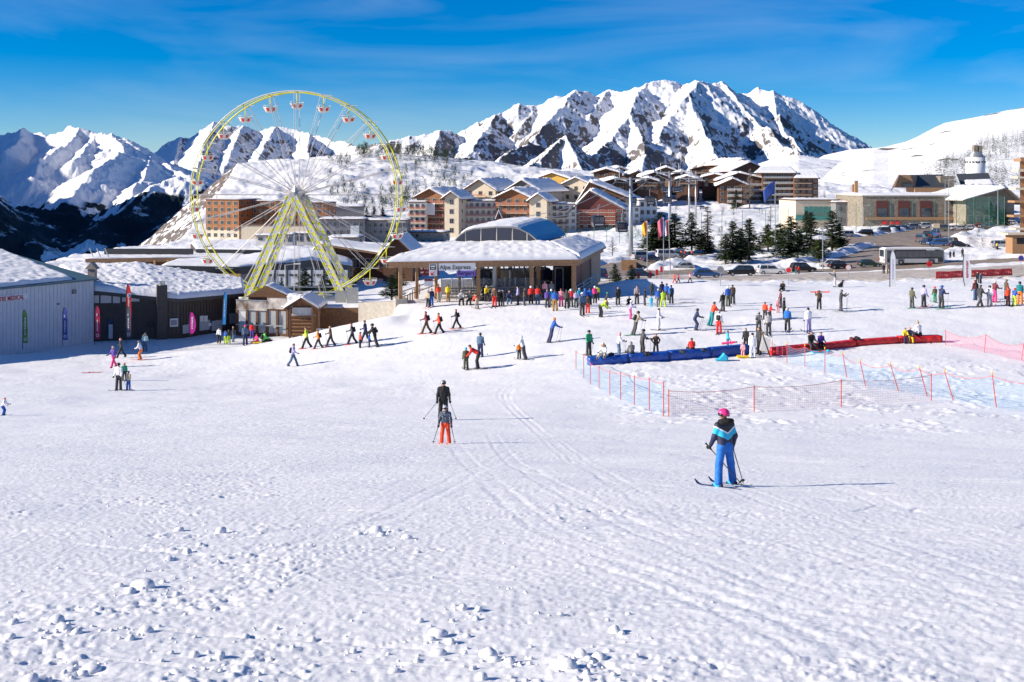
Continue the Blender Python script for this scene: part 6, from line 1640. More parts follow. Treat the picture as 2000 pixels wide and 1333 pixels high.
# ================================================================ trees
FOL=mat('conifer_needles',(.030,.048,.022),.85,noise=.45,nscale=1.2,spec=.2); BRN=mat('larch_twigs',(.085,.058,.035),.9,noise=.3); BARK=mat('bark',(.07,.05,.035),.9,noise=.3)
FOL2=mat('pine_needles',(.052,.072,.022),.85,noise=.45,nscale=1.2,spec=.2); PALE=mat('birch_twigs',(.22,.18,.15),.9)
def crown_mesh(seed,H=10,rad=3.0,n=84,kind='fir',m=FOL,per=30):
    rnd=random.Random(seed); vs=[];fs=[]
    for i in range(n):
        t=(i+rnd.random()*.8)/n; z=H*(.03+.96*t)
        prof=(1-t)**.85*(.82+.36*rnd.random()) if kind!='pine' else math.sin(math.pi*min(1,.18+.82*t))**.6*(.7+.5*rnd.random())*(1.1-.75*t)
        r=rad*prof+.12; a=rnd.random()*6.283+i*2.4
        dx,dy=math.cos(a),math.sin(a)
        k=max(5,int(per*(.35+prof)))
        for j in range(k):
            s=rnd.random()**.65; w=(.72*(1.15-s*.6))*(.8+.5*prof)
            px=dx*r*s+rnd.gauss(0,.20*w*2); py=dy*r*s+rnd.gauss(0,.20*w*2)
            pz=z-(.30*s*r if kind!='pine' else -.16*s*r)+rnd.gauss(0,.09)+(.10*r if s>.85 else 0)
            b=len(vs); th=rnd.random()*6.283; ln=w*(.7+.7*rnd.random()); wd=ln*.42; tl=rnd.uniform(-.5,.3)
            ax=Vector((math.cos(th),math.sin(th),tl)); up=Vector((-math.sin(th)*.6,math.cos(th)*.6,rnd.uniform(-.6,.8)))
            c=Vector((px,py,pz)); 
            for e in(c-ax*ln*.5,c+up*wd*.5,c+ax*ln*.6,c-up*wd*.5): vs.append(tuple(e))
            fs.append((b,b+1,b+2,b+3))
    me=bpy.data.meshes.new('crown'); me.from_pydata(vs,[],fs); me.materials.append(m); return me
def bare_mesh(seed,H=10,m=BRN,dens=1.0):
    rnd=random.Random(seed); b=MB()
    for i in range(int(46*dens)):
        t=.2+.78*i/(46*dens); z=H*t; r=(1-t)*H*.22+.3; a=rnd.random()*6.283
        tip=Vector((math.cos(a)*r,math.sin(a)*r,z+rnd.uniform(.1,.5)*r)); b.tube((0,0,z-.1*r),tip,.045,.012,3,cap=False)
        for j in range(5):
            s=rnd.uniform(.3,1); c=Vector((0,0,z-.1*r)).lerp(tip,s); d=Vector((rnd.gauss(0,1),rnd.gauss(0,1),rnd.gauss(.3,1))).normalized()*r*.45
            b.tube(c,c+d,.028,.010,3,cap=False)
            for q_ in range(2):
                d2=Vector((rnd.gauss(0,1),rnd.gauss(0,1),rnd.gauss(.2,1))).normalized()*r*.25; b.tube(c+d*.6,c+d*.6+d2,.02,.008,3,cap=False)
    me=bpy.data.meshes.new('crown'); me.from_pydata(b.v,[],b.f); me.materials.append(m); return me
CRW={'fir':[crown_mesh(s) for s in(1,2,3)],'pine':[crown_mesh(s,8,3.0,80,'pine',FOL2,30) for s in(5,6)],'dead':[crown_mesh(9,10,2.1,40,'fir',BRN,20)],'bare':[bare_mesh(11),bare_mesh(12)],'birch':[bare_mesh(13,10,PALE,1.2)],'snowy':[crown_mesh(15,10,2.2,46,'fir',FOL,20)]}
tk=MB(); tk.tube((0,0,-1.5),(0,0,9.3),.22,.03,7); _o=tk.build('trunk',BARK); TRK=_o.data; bpy.data.objects.remove(_o)
TI=[0]
def tree(px,py,h,kind,label,D=None,wid=1.0,group=None):
    p=hit(px,py,Dmax=700,D0=120) if D is None else Vector(((px-1000)/F*D,D,G((px-1000)/F*D,D)))
    if D is not None:
        zp=-(py-350)/F*D; p.z=max(p.z,zp) if p.z>zp-3 else zp
    H=h/F*p.y; s=H/10 if kind!='pine' else H/8.3
    nm={'fir':'fir_tree','pine':'pine_tree','dead':'larch_tree','bare':'bare_tree','birch':'birch_tree','snowy':'fir_tree'}[kind]
    t=thing(nm,label,'tree',p,random.random()*6.28,group); wid*=1.45 if kind in('fir','pine') else 1; t.scale=(s*wid,s*wid,s)
    TI[0]+=1; me=CRW[kind][TI[0]%len(CRW[kind])]
    c=bpy.data.objects.new('crown',me); COL.objects.link(c); c.parent=t
    k=bpy.data.objects.new('trunk',TRK); COL.objects.link(k); k.parent=t
    return t
TREES=[ # px, foot y, height px, kind, width, label
(1431,507,76,'fir',1.1,'dark fir at the left front of the roundabout island'),(1463,497,70,'fir',1.25,'broad dark fir second on the roundabout island'),
(1417,508,50,'fir',1.2,'low fir edging the left side of the island'),(1447,505,60,'fir',1.1,'fir filling the gap between two front island firs'),
(1500,483,46,'pine',1.1,'short bushy pine between two groups of island firs'),(1545,500,78,'fir',1.3,'broad dark fir in the middle of the island'),
(1558,497,50,'pine',1.0,'yellowish pine at the foot of the middle island fir'),(1524,487,52,'pine',1.2,'olive pine left of the middle island fir'),(1584,490,76,'fir',1.0,'slender dark fir right of the island middle'),
(1625,483,72,'fir',1.2,'tall fir at the right end of the island'),(1600,508,42,'pine',1.1,'small yellow green pine by the lamp post'),(1640,480,44,'fir',1.1,'fir low at right end of island'),
(1575,455,44,'fir',1.0,'fir standing behind the slender island fir'),
(1290,492,78,'fir',1.5,'wide dark fir behind the flag poles on the left'),(1318,490,74,'fir',1.3,'dark fir just right of the flag poles'),(1276,488,56,'fir',1.2,'dark fir left of the coloured flags'),
(1351,480,66,'fir',1.0,'dark slim fir right of the flag poles'),(1382,474,72,'dead',1.5,'brown bare larch behind the flag poles'),(1373,492,34,'pine',1.3,'low pine bush beneath the brown larch'),
(1464,420,78,'birch',.8,'tall pale birch before the great brown hotel'),(1438,432,36,'fir',.8,'small fir by the hotel forecourt'),(1345,425,40,'bare',1.0,'bare tree beside the thin lift pylon'),
(1385,495,26,'pine',1.5,'low pine bush at the road bend'),(1408,498,40,'birch',1.2,'frosty white shrub left of front island fir'),(1505,440,40,'bare',.9,'bare twiggy tree under the blue flag'),
(1201,556,40,'fir',1.2,'young dark fir right of the lift station'),(1233,556,36,'fir',1.25,'young dark fir second from the lift station'),(1196,502,40,'bare',1.3,'bare brown shrub by the snowy bank'),
(595,575,52,'fir',1.3,'dark fir behind the wheel axis'),(645,572,50,'fir',1.4,'dark fir under right wheel leg'),(690,555,46,'dead',1.2,'brown larch under the right wheel rim'),(765,580,44,'fir',1.6,'dark fir left of the lift station'),(780,560,40,'fir',1.3,'dark fir behind the station steps'),(630,575,36,'fir',1.0,'small fir right of the wheel axis'),(550,568,26,'fir',.9,'small fir left of the wheel axis'),
(716,440,20,'fir',.9,'small fir on the slope by the right wheel rim'),(731,440,22,'fir',1.0,'second small fir by the right wheel rim'),(747,441,20,'fir',.9,'third small fir by the right wheel rim'),(700,438,20,'bare',1,'bare tree by the right wheel rim'),
(806,478,26,'bare',1.4,'bare shrub before the old terrace block'),(825,476,24,'fir',1.0,'small fir before the old terrace block'),(840,474,22,'fir',1.0,'second small fir before the old terrace block'),
(1947,438,38,'fir',1.0,'fir before the wing hall at far right'),(1962,440,32,'fir',1.0,'smaller fir before the wing hall at far right'),(1935,420,26,'fir',1.0,'distant fir behind the street lamp at right'),
(1610,398,26,'bare',1.2,'bare tree right of the great brown hotel'),(1258,470,24,'bare',1.2,'bare shrub by the tennis court'),(855,300,22,'bare',1.6,'tallest bare tree on the knoll crest'),
]
for px,py,h,kd,wd,lb in TREES:
    Dm=None
    if 1400<px<1650 and 440<py: Dm=226+(508-py)*1.3
    elif px<800 and py>540: Dm={595:160,645:163,690:185,765:118,780:128,630:165,550:165}.get(px)
    elif py<450 or (px<860): Dm={855:845}.get(px,{True:540,False:400}[py<445 and px<1500])
    if px in(1464,1438): Dm=530
    if px in(1947,1962,1935): Dm=330
    if px in(1345,): Dm=520
    if px in(1575,): Dm=300
    if px in(1505,): Dm=400
    if px in(1201,1233): Dm=150
    if px in(1290,1318,1276,1351,1382): Dm=262
    if px==855: py=303
    tree(px,py,h,kd,lb,Dm,wd)
# shrubs on the knoll and woods on far slopes: nobody could count them
def scatter(name,pts,meshes,label=None,mats=None,cat=None,mn=None,scale=(.6,1.1)):
    V=[];Fc=[];n0=0;rnd=random.Random(3)
    src=[]
    for me in meshes:
        co=np.empty(len(me.vertices)*3); me.vertices.foreach_get('co',co); src.append((co.reshape(-1,3),np.array([tuple(p.vertices) for p in me.polygons])))
    for (x,y,z,h) in pts:
        co,fc=src[rnd.randrange(len(src))]; a=rnd.random()*6.28; s=h/10; c,si=math.cos(a),math.sin(a)
        q=np.stack([(co[:,0]*c-co[:,1]*si)*s*1.1+x,(co[:,0]*si+co[:,1]*c)*s*1.1+y,co[:,2]*s+z],-1); V.append(q); Fc.append(fc+n0); n0+=len(co)
    V=np.concatenate(V);Fc=np.concatenate(Fc)
    me=bpy.data.meshes.new(name); me.vertices.add(len(V)); me.vertices.foreach_set('co',V.astype(np.float32).ravel()); me.loops.add(Fc.size); me.loops.foreach_set('vertex_index',Fc.astype(np.int32).ravel())
    me.polygons.add(len(Fc)); me.polygons.foreach_set('loop_start',(np.arange(len(Fc))*4).astype(np.int32)); me.update(calc_edges=True)
    for m in(mats or [FOL]): me.materials.append(m)
    o=bpy.data.objects.new(name,me); COL.objects.link(o); tag(o,label,cat,kind='stuff'); return o
def small_crown(seed,m,rad=2.6,n=16,per=6): return crown_mesh(seed,10,rad,n,'fir',m,per)
def bush(seed):
    rnd=random.Random(seed); vs=[];fs=[]
    for i in range(90):
        a=rnd.random()*6.28; r=rnd.random()**.5*3.0; z=rnd.random()**.7*9; r*=(1.15-z/11)
        b=len(vs); d=Vector((rnd.gauss(0,.5),rnd.gauss(0,.5),1)).normalized()*rnd.uniform(.8,2.2); c=Vector((math.cos(a)*r,math.sin(a)*r,z)); w=Vector((math.cos(a+1.5),math.sin(a+1.5),0))*.10
        for e in(c-w,c+w,c+d+w*.3,c+d-w*.3): vs.append(tuple(e))
        fs.append((b,b+1,b+2,b+3))
    me=bpy.data.meshes.new('bush'); me.from_pydata(vs,[],fs); return me
rnd=random.Random(5)
def hillz(px,py,D0=380,D1=1250): 
    return hit(px,py,Dmax=D1,D0=D0)
pts=[]
for _ in range(420):
    px=rnd.uniform(640,1000); D=rnd.uniform(560,880) ; x=(px-1000)/F*D
    if fbm(np.array([x/45.]),np.array([D/45.]),3,77)[0]<.50+.10*abs(px-850)/200: continue
    pts.append((x,D,G(x,D)-.3,rnd.uniform(4,10)))
for _ in range(60):
    px=rnd.uniform(690,900); D=rnd.uniform(820,880); x=(px-1000)/F*D; pts.append((x,D,G(x,D)-.3,rnd.uniform(5,12)))
for _ in range(420):
    px=rnd.uniform(1000,1990); D=rnd.uniform(236,600); x=(px-1000)/F*D
    if roadd(np.array([x]),np.array([D]))[0]<2.5 or fbm(np.array([x/18.]),np.array([D/18.]),3,79)[0]<.52: continue
    if (1040<px<1290 and D>400) or (1400<px<1610 and D>520) or (px>1550 and D>325): continue
    pts.append((x,D,G(x,D)-.2,rnd.uniform(1.2,4.2)))
scatter('scrub',pts,[bush(1),bush(2)],'bare brown scrub and saplings on the snowy knoll and village slopes','',[mat('scrub_twigs',(.19,.13,.10),.9)],'scrub')
pts=[]
def hz_at(x,y):
    u=x/y; j=np.clip((u-.02)/(.58)*(XH.shape[1]-1),0,XH.shape[1]-1); i=np.searchsorted(YH[:,0],y); i=min(max(i,0),YH.shape[0]-1)
    return float(HH[i,int(j)])
for _ in range(5200):
    D=rnd.uniform(760,1750); px=rnd.uniform(1800,2060); x=(px-1000)/F*D; z=hz_at(x,D); py=350-z/D*F
    top=np.interp(px,[1800,1830,1880,1930,1960,2000,2060],[338,322,300,275,264,262,258])
    if py<top+rnd.uniform(-2,6): continue
    if fbm(np.array([x/60.]),np.array([D/60.]),3,78)[0]<.40: continue
    pts.append((x,D,z-.5,rnd.uniform(7,14)))
br=[p for i,p in enumerate(pts) if (350-p[2]/p[1]*F)<330 and i%3<2 and p[0]/p[1]<.43]; gr=[p for p in pts if p not in br]
if br: scatter('larch_wood',br[:800],[small_crown(21,BRN),small_crown(22,BRN)],'brown bare larch wood on right hill slope','',[mat('larch_far',(.11,.08,.06),.9)],'wood')
if gr: scatter('fir_wood',gr[:900],[small_crown(23,FOL),small_crown(24,FOL)],'dark green fir wood on right hill slope','',[FOL],'wood')
# ================================================================ cars
def carmesh(kind):
    L={'car':4.3,'suv':4.6,'van':4.9}[kind]; H={'car':1.45,'suv':1.72,'van':1.95}[kind]; W2=.9
    b=H*.56
    lower=[(-L/2,.32),(-L/2+.05,.62),(-L/2+.12,b),( L/2-.95,b+.02),(L/2-.15,b-.12),(L/2,.55),(L/2-.05,.30)]
    up={'car':[(-L/2+.25,b),(-L/2+.75,H-.05),(-L/2+1.2,H),(L/2-2.0,H),(L/2-1.05,b)],'suv':[(-L/2+.1,b),(-L/2+.35,H-.08),(-L/2+.7,H),(L/2-1.9,H),(L/2-1.0,b)],'van':[(-L/2+.03,b),(-L/2+.15,H-.06),(-L/2+.4,H),(L/2-1.5,H),(L/2-.7,b)]}[kind]
    m=MB(); m.prism(lower,-W2,W2)
    # cabin tapers inwards
    n=len(up); vs=[(x,-W2+.02 if z<b+.1 else -W2+.20,z) for x,z in up]+[(x,W2-.02 if z<b+.1 else W2-.20,z) for x,z in up]
    m.add(vs,[(i,(i+1)%n,n+(i+1)%n,n+i) for i in range(n)]+[tuple(range(n))[::-1],tuple(range(n,2*n))])
    o=m.build('body',None,None,False,.035); body=o.data; bpy.data.objects.remove(o)
    g=MB(); zb,zt=b+.06,H-.13
    for s in(-1,1):
        yb,yt=s*(W2-.015),s*(W2-.185)
        x0,x1=up[1][0]+.12,up[3][0]+.05; xb0,xb1=up[0][0]+.28,up[4][0]-.28
        mid=(x0+x1)/2
        for a,c,d,e in((xb0,mid-.05,mid-.05,x0),(mid+.05,xb1,x1,mid+.05)):
            q=[(a,yb,zb),(c,yb,zb),(d,yt,zt),(e,yt,zt)]; g.add([(x,y+s*.012,z) for x,y,z in q]+[(x,y-s*.01,z) for x,y,z in q],[(0,1,2,3),(4,5,6,7),(0,1,5,4),(1,2,6,5),(2,3,7,6),(3,0,4,7)])
    def scr(p,q_,sg):
        (x0,z0),(x1,z1)=p,q_; a=.14; c=.86
        pts=[(x0+(x1-x0)*a,z0+(z1-z0)*a,W2-.14),(x0+(x1-x0)*c,z0+(z1-z0)*c,W2-.26)]
        vs=[(pts[0][0]+sg*.02,-pts[0][2],pts[0][1]+.02),(pts[0][0]+sg*.02,pts[0][2],pts[0][1]+.02),(pts[1][0]+sg*.02,pts[1][2],pts[1][1]+.02),(pts[1][0]+sg*.02,-pts[1][2],pts[1][1]+.02)]
        g.add(vs,[(0,1,2,3)])
    scr(up[4],up[3],1); scr(up[0],up[1],-1)
    o=g.build('windows',M_['glass']); gl=o.data; bpy.data.objects.remove(o)
    return body,gl,L,b
CM={k:carmesh(k) for k in('car','suv','van')}
w=MB(); w.tube((0,-.11,0),(0,.11,0),.33,n=16,mat=M_['black']); w.tube((0,-.125,0),(0,.125,0),.2,n=10,mat=M_['steel']); _o=w.build('wheel'); WME=_o.data; bpy.data.objects.remove(_o)
w=MB(); w.box((0,0,0),(.08,.3,.14)); _o=w.build('headlight',M_['wsign']); HME=_o.data; bpy.data.objects.remove(_o)
w=MB(); w.box((0,0,0),(.08,.26,.18)); _o=w.build('tail_light',M_['red']); TME=_o.data; bpy.data.objects.remove(_o)
CCOL={'black':(.012,.012,.015),'dark blue':(.015,.03,.08),'white':(.62,.62,.62),'silver':(.36,.37,.38),'grey':(.12,.125,.13),'red':(.35,.02,.02),'blue':(.03,.09,.25),'beige':(.3,.27,.2),'dark green':(.02,.05,.035)}
def car(px,py,rz,kind,col,label,group=None,D=None,full=True,cat='car'):
    p=hit(px,py,Dmax=420,D0=150) if D is None else Vector(((px-1000)/F*D,D,G((px-1000)/F*D,D)))
    p.z=G(p.x,p.y)+.02
    t=thing('parked_car',label,cat,p,R(rz),group)
    body,gl,L,b=CM[kind]
    o=bpy.data.objects.new('body',body); COL.objects.link(o); o.parent=t; setm(o,mat('car_'+col.replace(' ','_'),CCOL[col],.3,.1,.5))
    o=bpy.data.objects.new('windows',gl); COL.objects.link(o); o.parent=t
    for sx in(-1,1):
        for sy in(-1,1):
            o=bpy.data.objects.new('wheel',WME); COL.objects.link(o); o.parent=t; o.location=(sx*(L/2-.82),sy*.82,.33)
    for sy in(-1,1):
        o=bpy.data.objects.new('headlight',HME); COL.objects.link(o); o.parent=t; o.location=(L/2-.05,sy*.66,b-.22)
        o=bpy.data.objects.new('tail_light',TME); COL.objects.link(o); o.parent=t; o.location=(-L/2+.03,sy*.7,b-.15)
    return t
CARS=[
(1334,527,182,'car','silver','silver hatchback driving round the left of the roundabout'),(1380,543,0,'car','blue','slate blue saloon half hidden by the snow bank'),(1447,539,176,'suv','black','black estate car queued behind the slate blue saloon'),
(1505,536,0,'suv','white','white off road car in the middle of the road'),(1568,532,3,'suv','black','black pickup behind the white off road car'),(1620,524,175,'suv','white','white car beside the lamp post on the road'),
(1640,525,4,'car','black','black car right of the lamp post'),(1698,522,0,'car','dark green','dark car left of the bus'),
(1255,507,20,'suv','silver','grey van parked left beyond the roundabout'),(1274,512,15,'car','dark blue','dark blue car parked beside the grey van'),(1303,505,10,'van','white','pale minibus parked by the yellow sign'),(1322,503,8,'car','grey','grey car parked right of the pale minibus'),
(1174,545,90,'suv','dark blue','dark car partly hidden beside the young firs'),(1163,538,80,'suv','black','black car just right of the lift station'),
(1651,464,200,'suv','white','white car first in the row by the road bend'),(1688,461,190,'suv','black','black estate second in the row by the bend'),(1723,456,190,'suv','grey','grey estate third in the row by the bend'),(1742,453,190,'suv','dark blue','dark blue van fourth in the row by the bend'),(1760,450,190,'car','blue','blue car fifth in the row by the bend'),(1779,448,190,'suv','silver','silver car sixth in the row by the bend'),(1803,446,185,'suv','white','white off road car at the far end of the row by the bend'),
(1798,473,60,'van','grey','dark grey van nose on at the left of the parked cluster'),(1812,465,60,'suv','black','black car behind the dark grey van'),(1811,478,100,'car','dark blue','dark blue car low behind the bus roof'),(1832,481,170,'suv','blue','blue car just above the bus'),(1873,484,0,'car','black','black convertible right of the bus roof'),(1852,478,120,'suv','grey','grey car between two dark cars above the bus'),
(1828,462,60,'suv','blue','dark blue jeep in the parked cluster'),(1836,452,175,'van','grey','grey van in the second parking row'),(1852,450,180,'car','white','white car in the second parking row'),(1872,450,175,'car','silver','silver car in the second parking row'),(1891,449,180,'car','white','second white car in the second parking row'),
(1795,435,180,'van','silver','silver van against the stone hall'),(1811,434,180,'car','black','black car against the stone hall'),(1828,434,180,'car','white','white car against the stone hall'),(1845,433,180,'suv','silver','silver off road car against the stone hall'),(1862,433,180,'car','red','red car against the stone hall'),(1880,433,180,'suv','black','black off road car against the stone hall'),
(1897,434,180,'car','dark green','green car in the row right of stone hall'),(1915,436,180,'van','black','black van in the row right of stone hall'),(1933,437,180,'suv','dark green','dark green car in the row right of stone hall'),(1952,438,180,'suv','black','large black car in the row right of stone hall'),(1972,440,180,'car','white','white car at the right end of the upper row'),
(1908,446,180,'car','red','dark red car before the black van'),(1928,447,180,'suv','grey','grey car in the lower right row'),
(1957,485,0,'suv','silver','silver car parked at the right end of road'),(1978,484,0,'suv','grey','grey car at the right end of road'),
(1371,392,30,'suv','white','white car on the hill road below the chalets'),
(1240,527,10,'car','black','black car behind the red signal posts'),(1252,543,0,'car','dark blue','dark car low behind the snow bank by the flag poles')]
for px,py,rz,k,c_,l in CARS:
    D=None
    if px==1371: D=520
    car(px,py,rz,k,c_,l,None,D)
# bus
bp=hit(1780,520,Dmax=300,D0=150); D=216; bx_=(1781-1000)/F*D
bu=thing('bus','long white city bus with dark window band and snow dusted roof','bus',(bx_,D,G(bx_,D)),R(4))
L=11.8;
b=MB(); b.prism([(-L/2,.35),(L/2-.1,.35),(L/2,.9),(L/2-.05,2.9),(L/2-.3,3.12),(-L/2+.15,3.12),(-L/2,2.9)],-1.25,1.25); b.build('body',mat('bus_white',(.58,.58,.57),.35),bu,bevel=.05)
for i in range(7): MB().bx(-L/2+2.1+i*1.2,-L/2+3.24+i*1.2,-1.29,-1.26,1.35,2.65).build('window',M_['glass'],bu)
MB().bx(-L/2+1.9,L/2-.9,-1.275,-1.255,1.2,2.85).build('window_band',M_['black'],bu)
for x in(-L/2+1.0,L/2-.85): MB().bx(x-.5,x+.5,-1.30,-1.26,.5,2.75).build('door',M_['glass'],bu)
MB().bx(-L/2-.03,-L/2-.01,-1.0,1.0,1.5,2.8).build('rear_window',M_['glass'],bu)
for x in(-L/2+3.2,L/2-2.6):
    b=MB(); b.tube((x,-1.28,.5),(x,-1.0,.5),.5,n=20,mat=M_['black']); b.tube((x,-1.30,.5),(x,-1.27,.5),.28,n=14,mat=M_['steel']); b.build('wheel',None,bu)
    MB().bx(x-.62,x+.62,-1.265,-1.24,.34,1.15).build('wheel_arch',M_['grey'],bu)
for y in(-1.0,1.0): MB().bx(-L/2-.04,-L/2-.01,y-.12,y+.12,.7,1.2).build('tail_light',M_['red'],bu)
MB().bx(L/2-3.6,L/2-1.9,-1.28,-1.26,2.72,3.0).build('destination_sign',M_['wsign'],bu)
f=[(bx_-L/2+.3,D-1.1,bu.location.z+3.12),(bx_+L/2-.4,D-.3,bu.location.z+3.12)]
MB().bx(-L/2+.4,L/2-.6,-1.1,1.1,3.12,3.2).build('roof_snow',RSF,bu)
# ================================================================ gondola lift
def pylon(px,y0,y1,D,label,r=.5,arm=True):
    p=P(px,y1,D); t=thing('lift_pylon',label,'pylon',p); H=(y1-y0)/F*D
    MB().tube((0,0,-1),(0,0,H),r*1.15,r*.75,16).build('mast',M_['steel'],t,True)
    if arm:
        b=MB(); b.tube((-3.2,0,H-.3),(3.2,0,H-.3),.18,n=6); b.tube((-3.2,-1.6,H-.5),(-3.2,1.6,H-.5),.14,n=6); b.tube((3.2,-1.6,H-.5),(3.2,1.6,H-.5),.14,n=6)
        b.build('crossarm',M_['steel'],t)
        b=MB()
        for sx in(-3.2,3.2):
            for k in range(6): b.tube((sx-.05,-1.5+k*.6,H-.75),(sx+.05,-1.5+k*.6,H-.75),.26,n=10)
        b.build('sheaves',M_['dark'],t)
        b=MB()
        for sx in(-2.4,2.4): b.tube((sx,0,H-.2),(sx,0,H+2.2),.07,n=5)
        b.tube((-2.4,0,H+2.2),(2.4,0,H+2.2),.07,n=5); b.build('service_frame',M_['steel'],t)
    return t,p+Vector((0,0,H))
t1,p1=pylon(1232,347,496,238,'big steel lift pylon nearest the lift station',.46)
t2,p2=pylon(1308,335,470,300,'second steel lift pylon behind the coloured flags',.42)
t3,p3=pylon(1346,347,425,400,'thin lift pylon left of the pair up the hill',.34)
t4,p4=pylon(1359,351,420,420,'thin lift pylon right of the pair up the hill',.34)
t5,p5=pylon(1213,340,362,560,'small lift pylon among the hilltop chalets',.4)
dome_top=Q(8.5,19,-3.6)
def cable(a,b_,sag,label,r=.045):
    pts=[Vector(a).lerp(Vector(b_),k/14)-Vector((0,0,sag*4*(k/14)*(1-k/14))) for k in range(15)]
    m=MB(); m.path(pts,r,4); o=m.build('lift_cable',M_['steel']); tag(o,label,'cable'); return pts
c1=cable(Q(6.5,20,-4.4),p1+Vector((-3.2,0,-.9)),1.5,'left lift cable from the station dome to the big pylon',.05)
c2=cable(Q(10.5,20,-4.4),p1+Vector((3.2,0,-.9)),1.5,'right lift cable from the station dome to the big pylon',.05)
c3=cable(p1+Vector((-3.2,0,-.9)),p2+Vector((-3.2,0,-.9)),1.0,'left lift cable between the two big pylons',.05)
c4=cable(p1+Vector((3.2,0,-.9)),p2+Vector((3.2,0,-.9)),1.0,'right lift cable between the two big pylons',.05)
cable(p2+Vector((-3.2,0,-.9)),p3,1.5,'lift cable climbing from the second big pylon to thin left pylon',.05); cable(p2+Vector((3.2,0,-.9)),p4,1.5,'lift cable climbing from the second big pylon to thin right pylon',.05)
for px,py,D,l in((1168,430,190,'lift cabin nearest the station dome'),(1214,443,215,'largest lift cabin, left of the big pylon foot'),(1233,394,250,'lift cabin half hidden by the big pylon'),(1269,393,262,'lift cabin right of the big pylon'),(1303,393,295,'lift cabin at the second big pylon'),(1299,374,330,'small lift cabin above the second pylon cabin'),(1321,374,340,'left of two small cabins by the thin pylons'),(1327,373,350,'right of two small cabins by the thin pylons')):
    p=P(px,py-9,D); cabin('dark '+l,p,R(8),1.0 if D<300 else .95)
# ================================================================ street things
def lamp(px,y0,y1,D,label,arms=1):
    p=P(px,y1,D); t=thing('street_lamp',label,'street lamp',p); H=(y1-y0)/F*D
    MB().tube((0,0,-1),(0,0,H),.11,.06,8).build('post',M_['steel'],t)
    for s in((-1,1) if arms==2 else (1,)):
        MB().tube((0,0,H-.1),(s*1.3,0,H+.1),.05,n=6).build('arm',M_['steel'],t); MB().box((s*1.5,0,H+.08),(.8,.3,.12)).build('lamp_head',M_['white'],t)
lamp(1607,440,528,210,'tall street lamp with box at the right end of the island',1)
lamp(1853,352,470,262,'tall thin lamp mast behind the parked cars above the bus',1); lamp(1949,349,432,300,'double headed street lamp right of the church',2); lamp(1846,352,430,310,'slim lamp mast before the stone hall',1); lamp(1438,392,436,500,'lamp post by the hotel forecourt',1); lamp(1687,402,432,330,'small lamp post by the grey annex',1); lamp(557,517,580,140,'short lamp post under the left wheel leg',1)
def flagpole(px,y0,y1,D,label,fl,cols,fw_,fh,lean=0):
    p=P(px,y1,D); H=(y1-y0)/F*D; t=thing('flag_pole','tall grey pole carrying the '+label,'flag pole',p)
    MB().tube((0,0,-1),(lean,0,H),.16 if px<1260 else .09,.06,10).build('mast',M_['steel'],t)
    MB().tube((0,0,-1),(0,0,H*.38),.26,.24,10).build('sleeve',M_['steel'],t) if px<1260 else None
    f=thing('flag',label,'flag',(p.x+lean,p.y,p.z+H)); b=MB(); nx=12;nz=14;n=len(cols)
    for k,cn in enumerate(cols):
        vs=[];fs=[]
        for j in range(nz+1):
            for i in range(nx//2+1):
                u=(k+i/(nx//2))/n; v=j/nz; x=-fw_*u*(1-.15*v); z=-fh*v-.8*fw_*u*u; y=.18*math.sin(u*7+v*3)*u
                vs.append((x,y,z))
        w_=nx//2+1
        for j in range(nz):
            for i in range(nx//2): o=j*w_+i; fs.append((o,o+1,o+w_+1,o+w_))
        b2=MB(); b2.add(vs,fs); o=b2.build('stripe' if n>1 else 'cloth',mat('flag_'+cn,{'yellow':(.85,.45,.02),'red':(.65,.05,.03),'purple':(.30,.12,.30),'rose':(.6,.12,.18),'white':(.7,.7,.7),'blue':(.02,.06,.28),'orange':(.85,.25,.02)}[cn],.7),f,True)
        md=o.modifiers.new('t','SOLIDIFY'); md.thickness=.02
    return f
flagpole(1264,432,541,195,'limp yellow and orange flag, leftmost of three','f',['orange','yellow'],.9,2.4)
flagpole(1296,425,545,196,'limp red and purple flag, middle of three','f',['purple','rose'],1.0,3.2)
flagpole(1310,430,535,200,'limp blue white and red flag, rightmost of three','f',['red','white','blue'],1.0,2.7,-.4)
eu=flagpole(1514,355,478,240,'large dark blue flag blowing left over the island','f',['blue'],2.6,2.6)
# yellow notice and others
def post_sign(px,y0,y1,D,label,shape,m,rim=None,w_=.7,txt=None):
    p=hit(px,y1,Dmax=230,D0=60) if D is None else P(px,y1,D); H=(y1-y0)/F*p.y
    t=thing('road_sign',label,'sign',p)
    MB().tube((0,0,-.3),(0,0,H-.1),.035,n=6).build('post',M_['steel'],t)
    if shape=='round':
        b=MB(); b.tube((0,-.03,H-w_/2),(0,-.05,H-w_/2),w_/2,n=24); b.build('disc',m,t); b=MB()
        if rim: b.tube((0,-.02,H-w_/2),(0,-.045,H-w_/2),w_/2*1.16,n=24); b.build('rim',rim,t)
        if txt: b=MB(); b.box((0,-.07,H-w_/2),(w_*.55,.02,w_*.14)); b.build('bar',txt,t)
    else: MB().box((0,-.05,H-w_*.35),(w_,.05,w_*(.7 if shape=='wide' else 1.5))).build('plate',m,t)
post_sign(1657,518,543,None,'round white sign with red rim on the sandy bank','round',M_['wsign'],M_['red'],.66)
post_sign(1815,511,540,None,'round red sign with dark mark on the sandy bank','round',M_['red'],mat('sign_red',(.45,.01,.02)),.66,M_['rsign'])
post_sign(1994,500,530,None,'round red and blue sign at the right edge','round',M_['blue'],M_['red'],.66)
post_sign(1407,521,558,None,'round grey sign back above the snow bank','round',M_['grey'],M_['steel'],.62)
post_sign(1540,523,556,None,'round red sign beside the white off road car','round',M_['red'],M_['wsign'],.6)
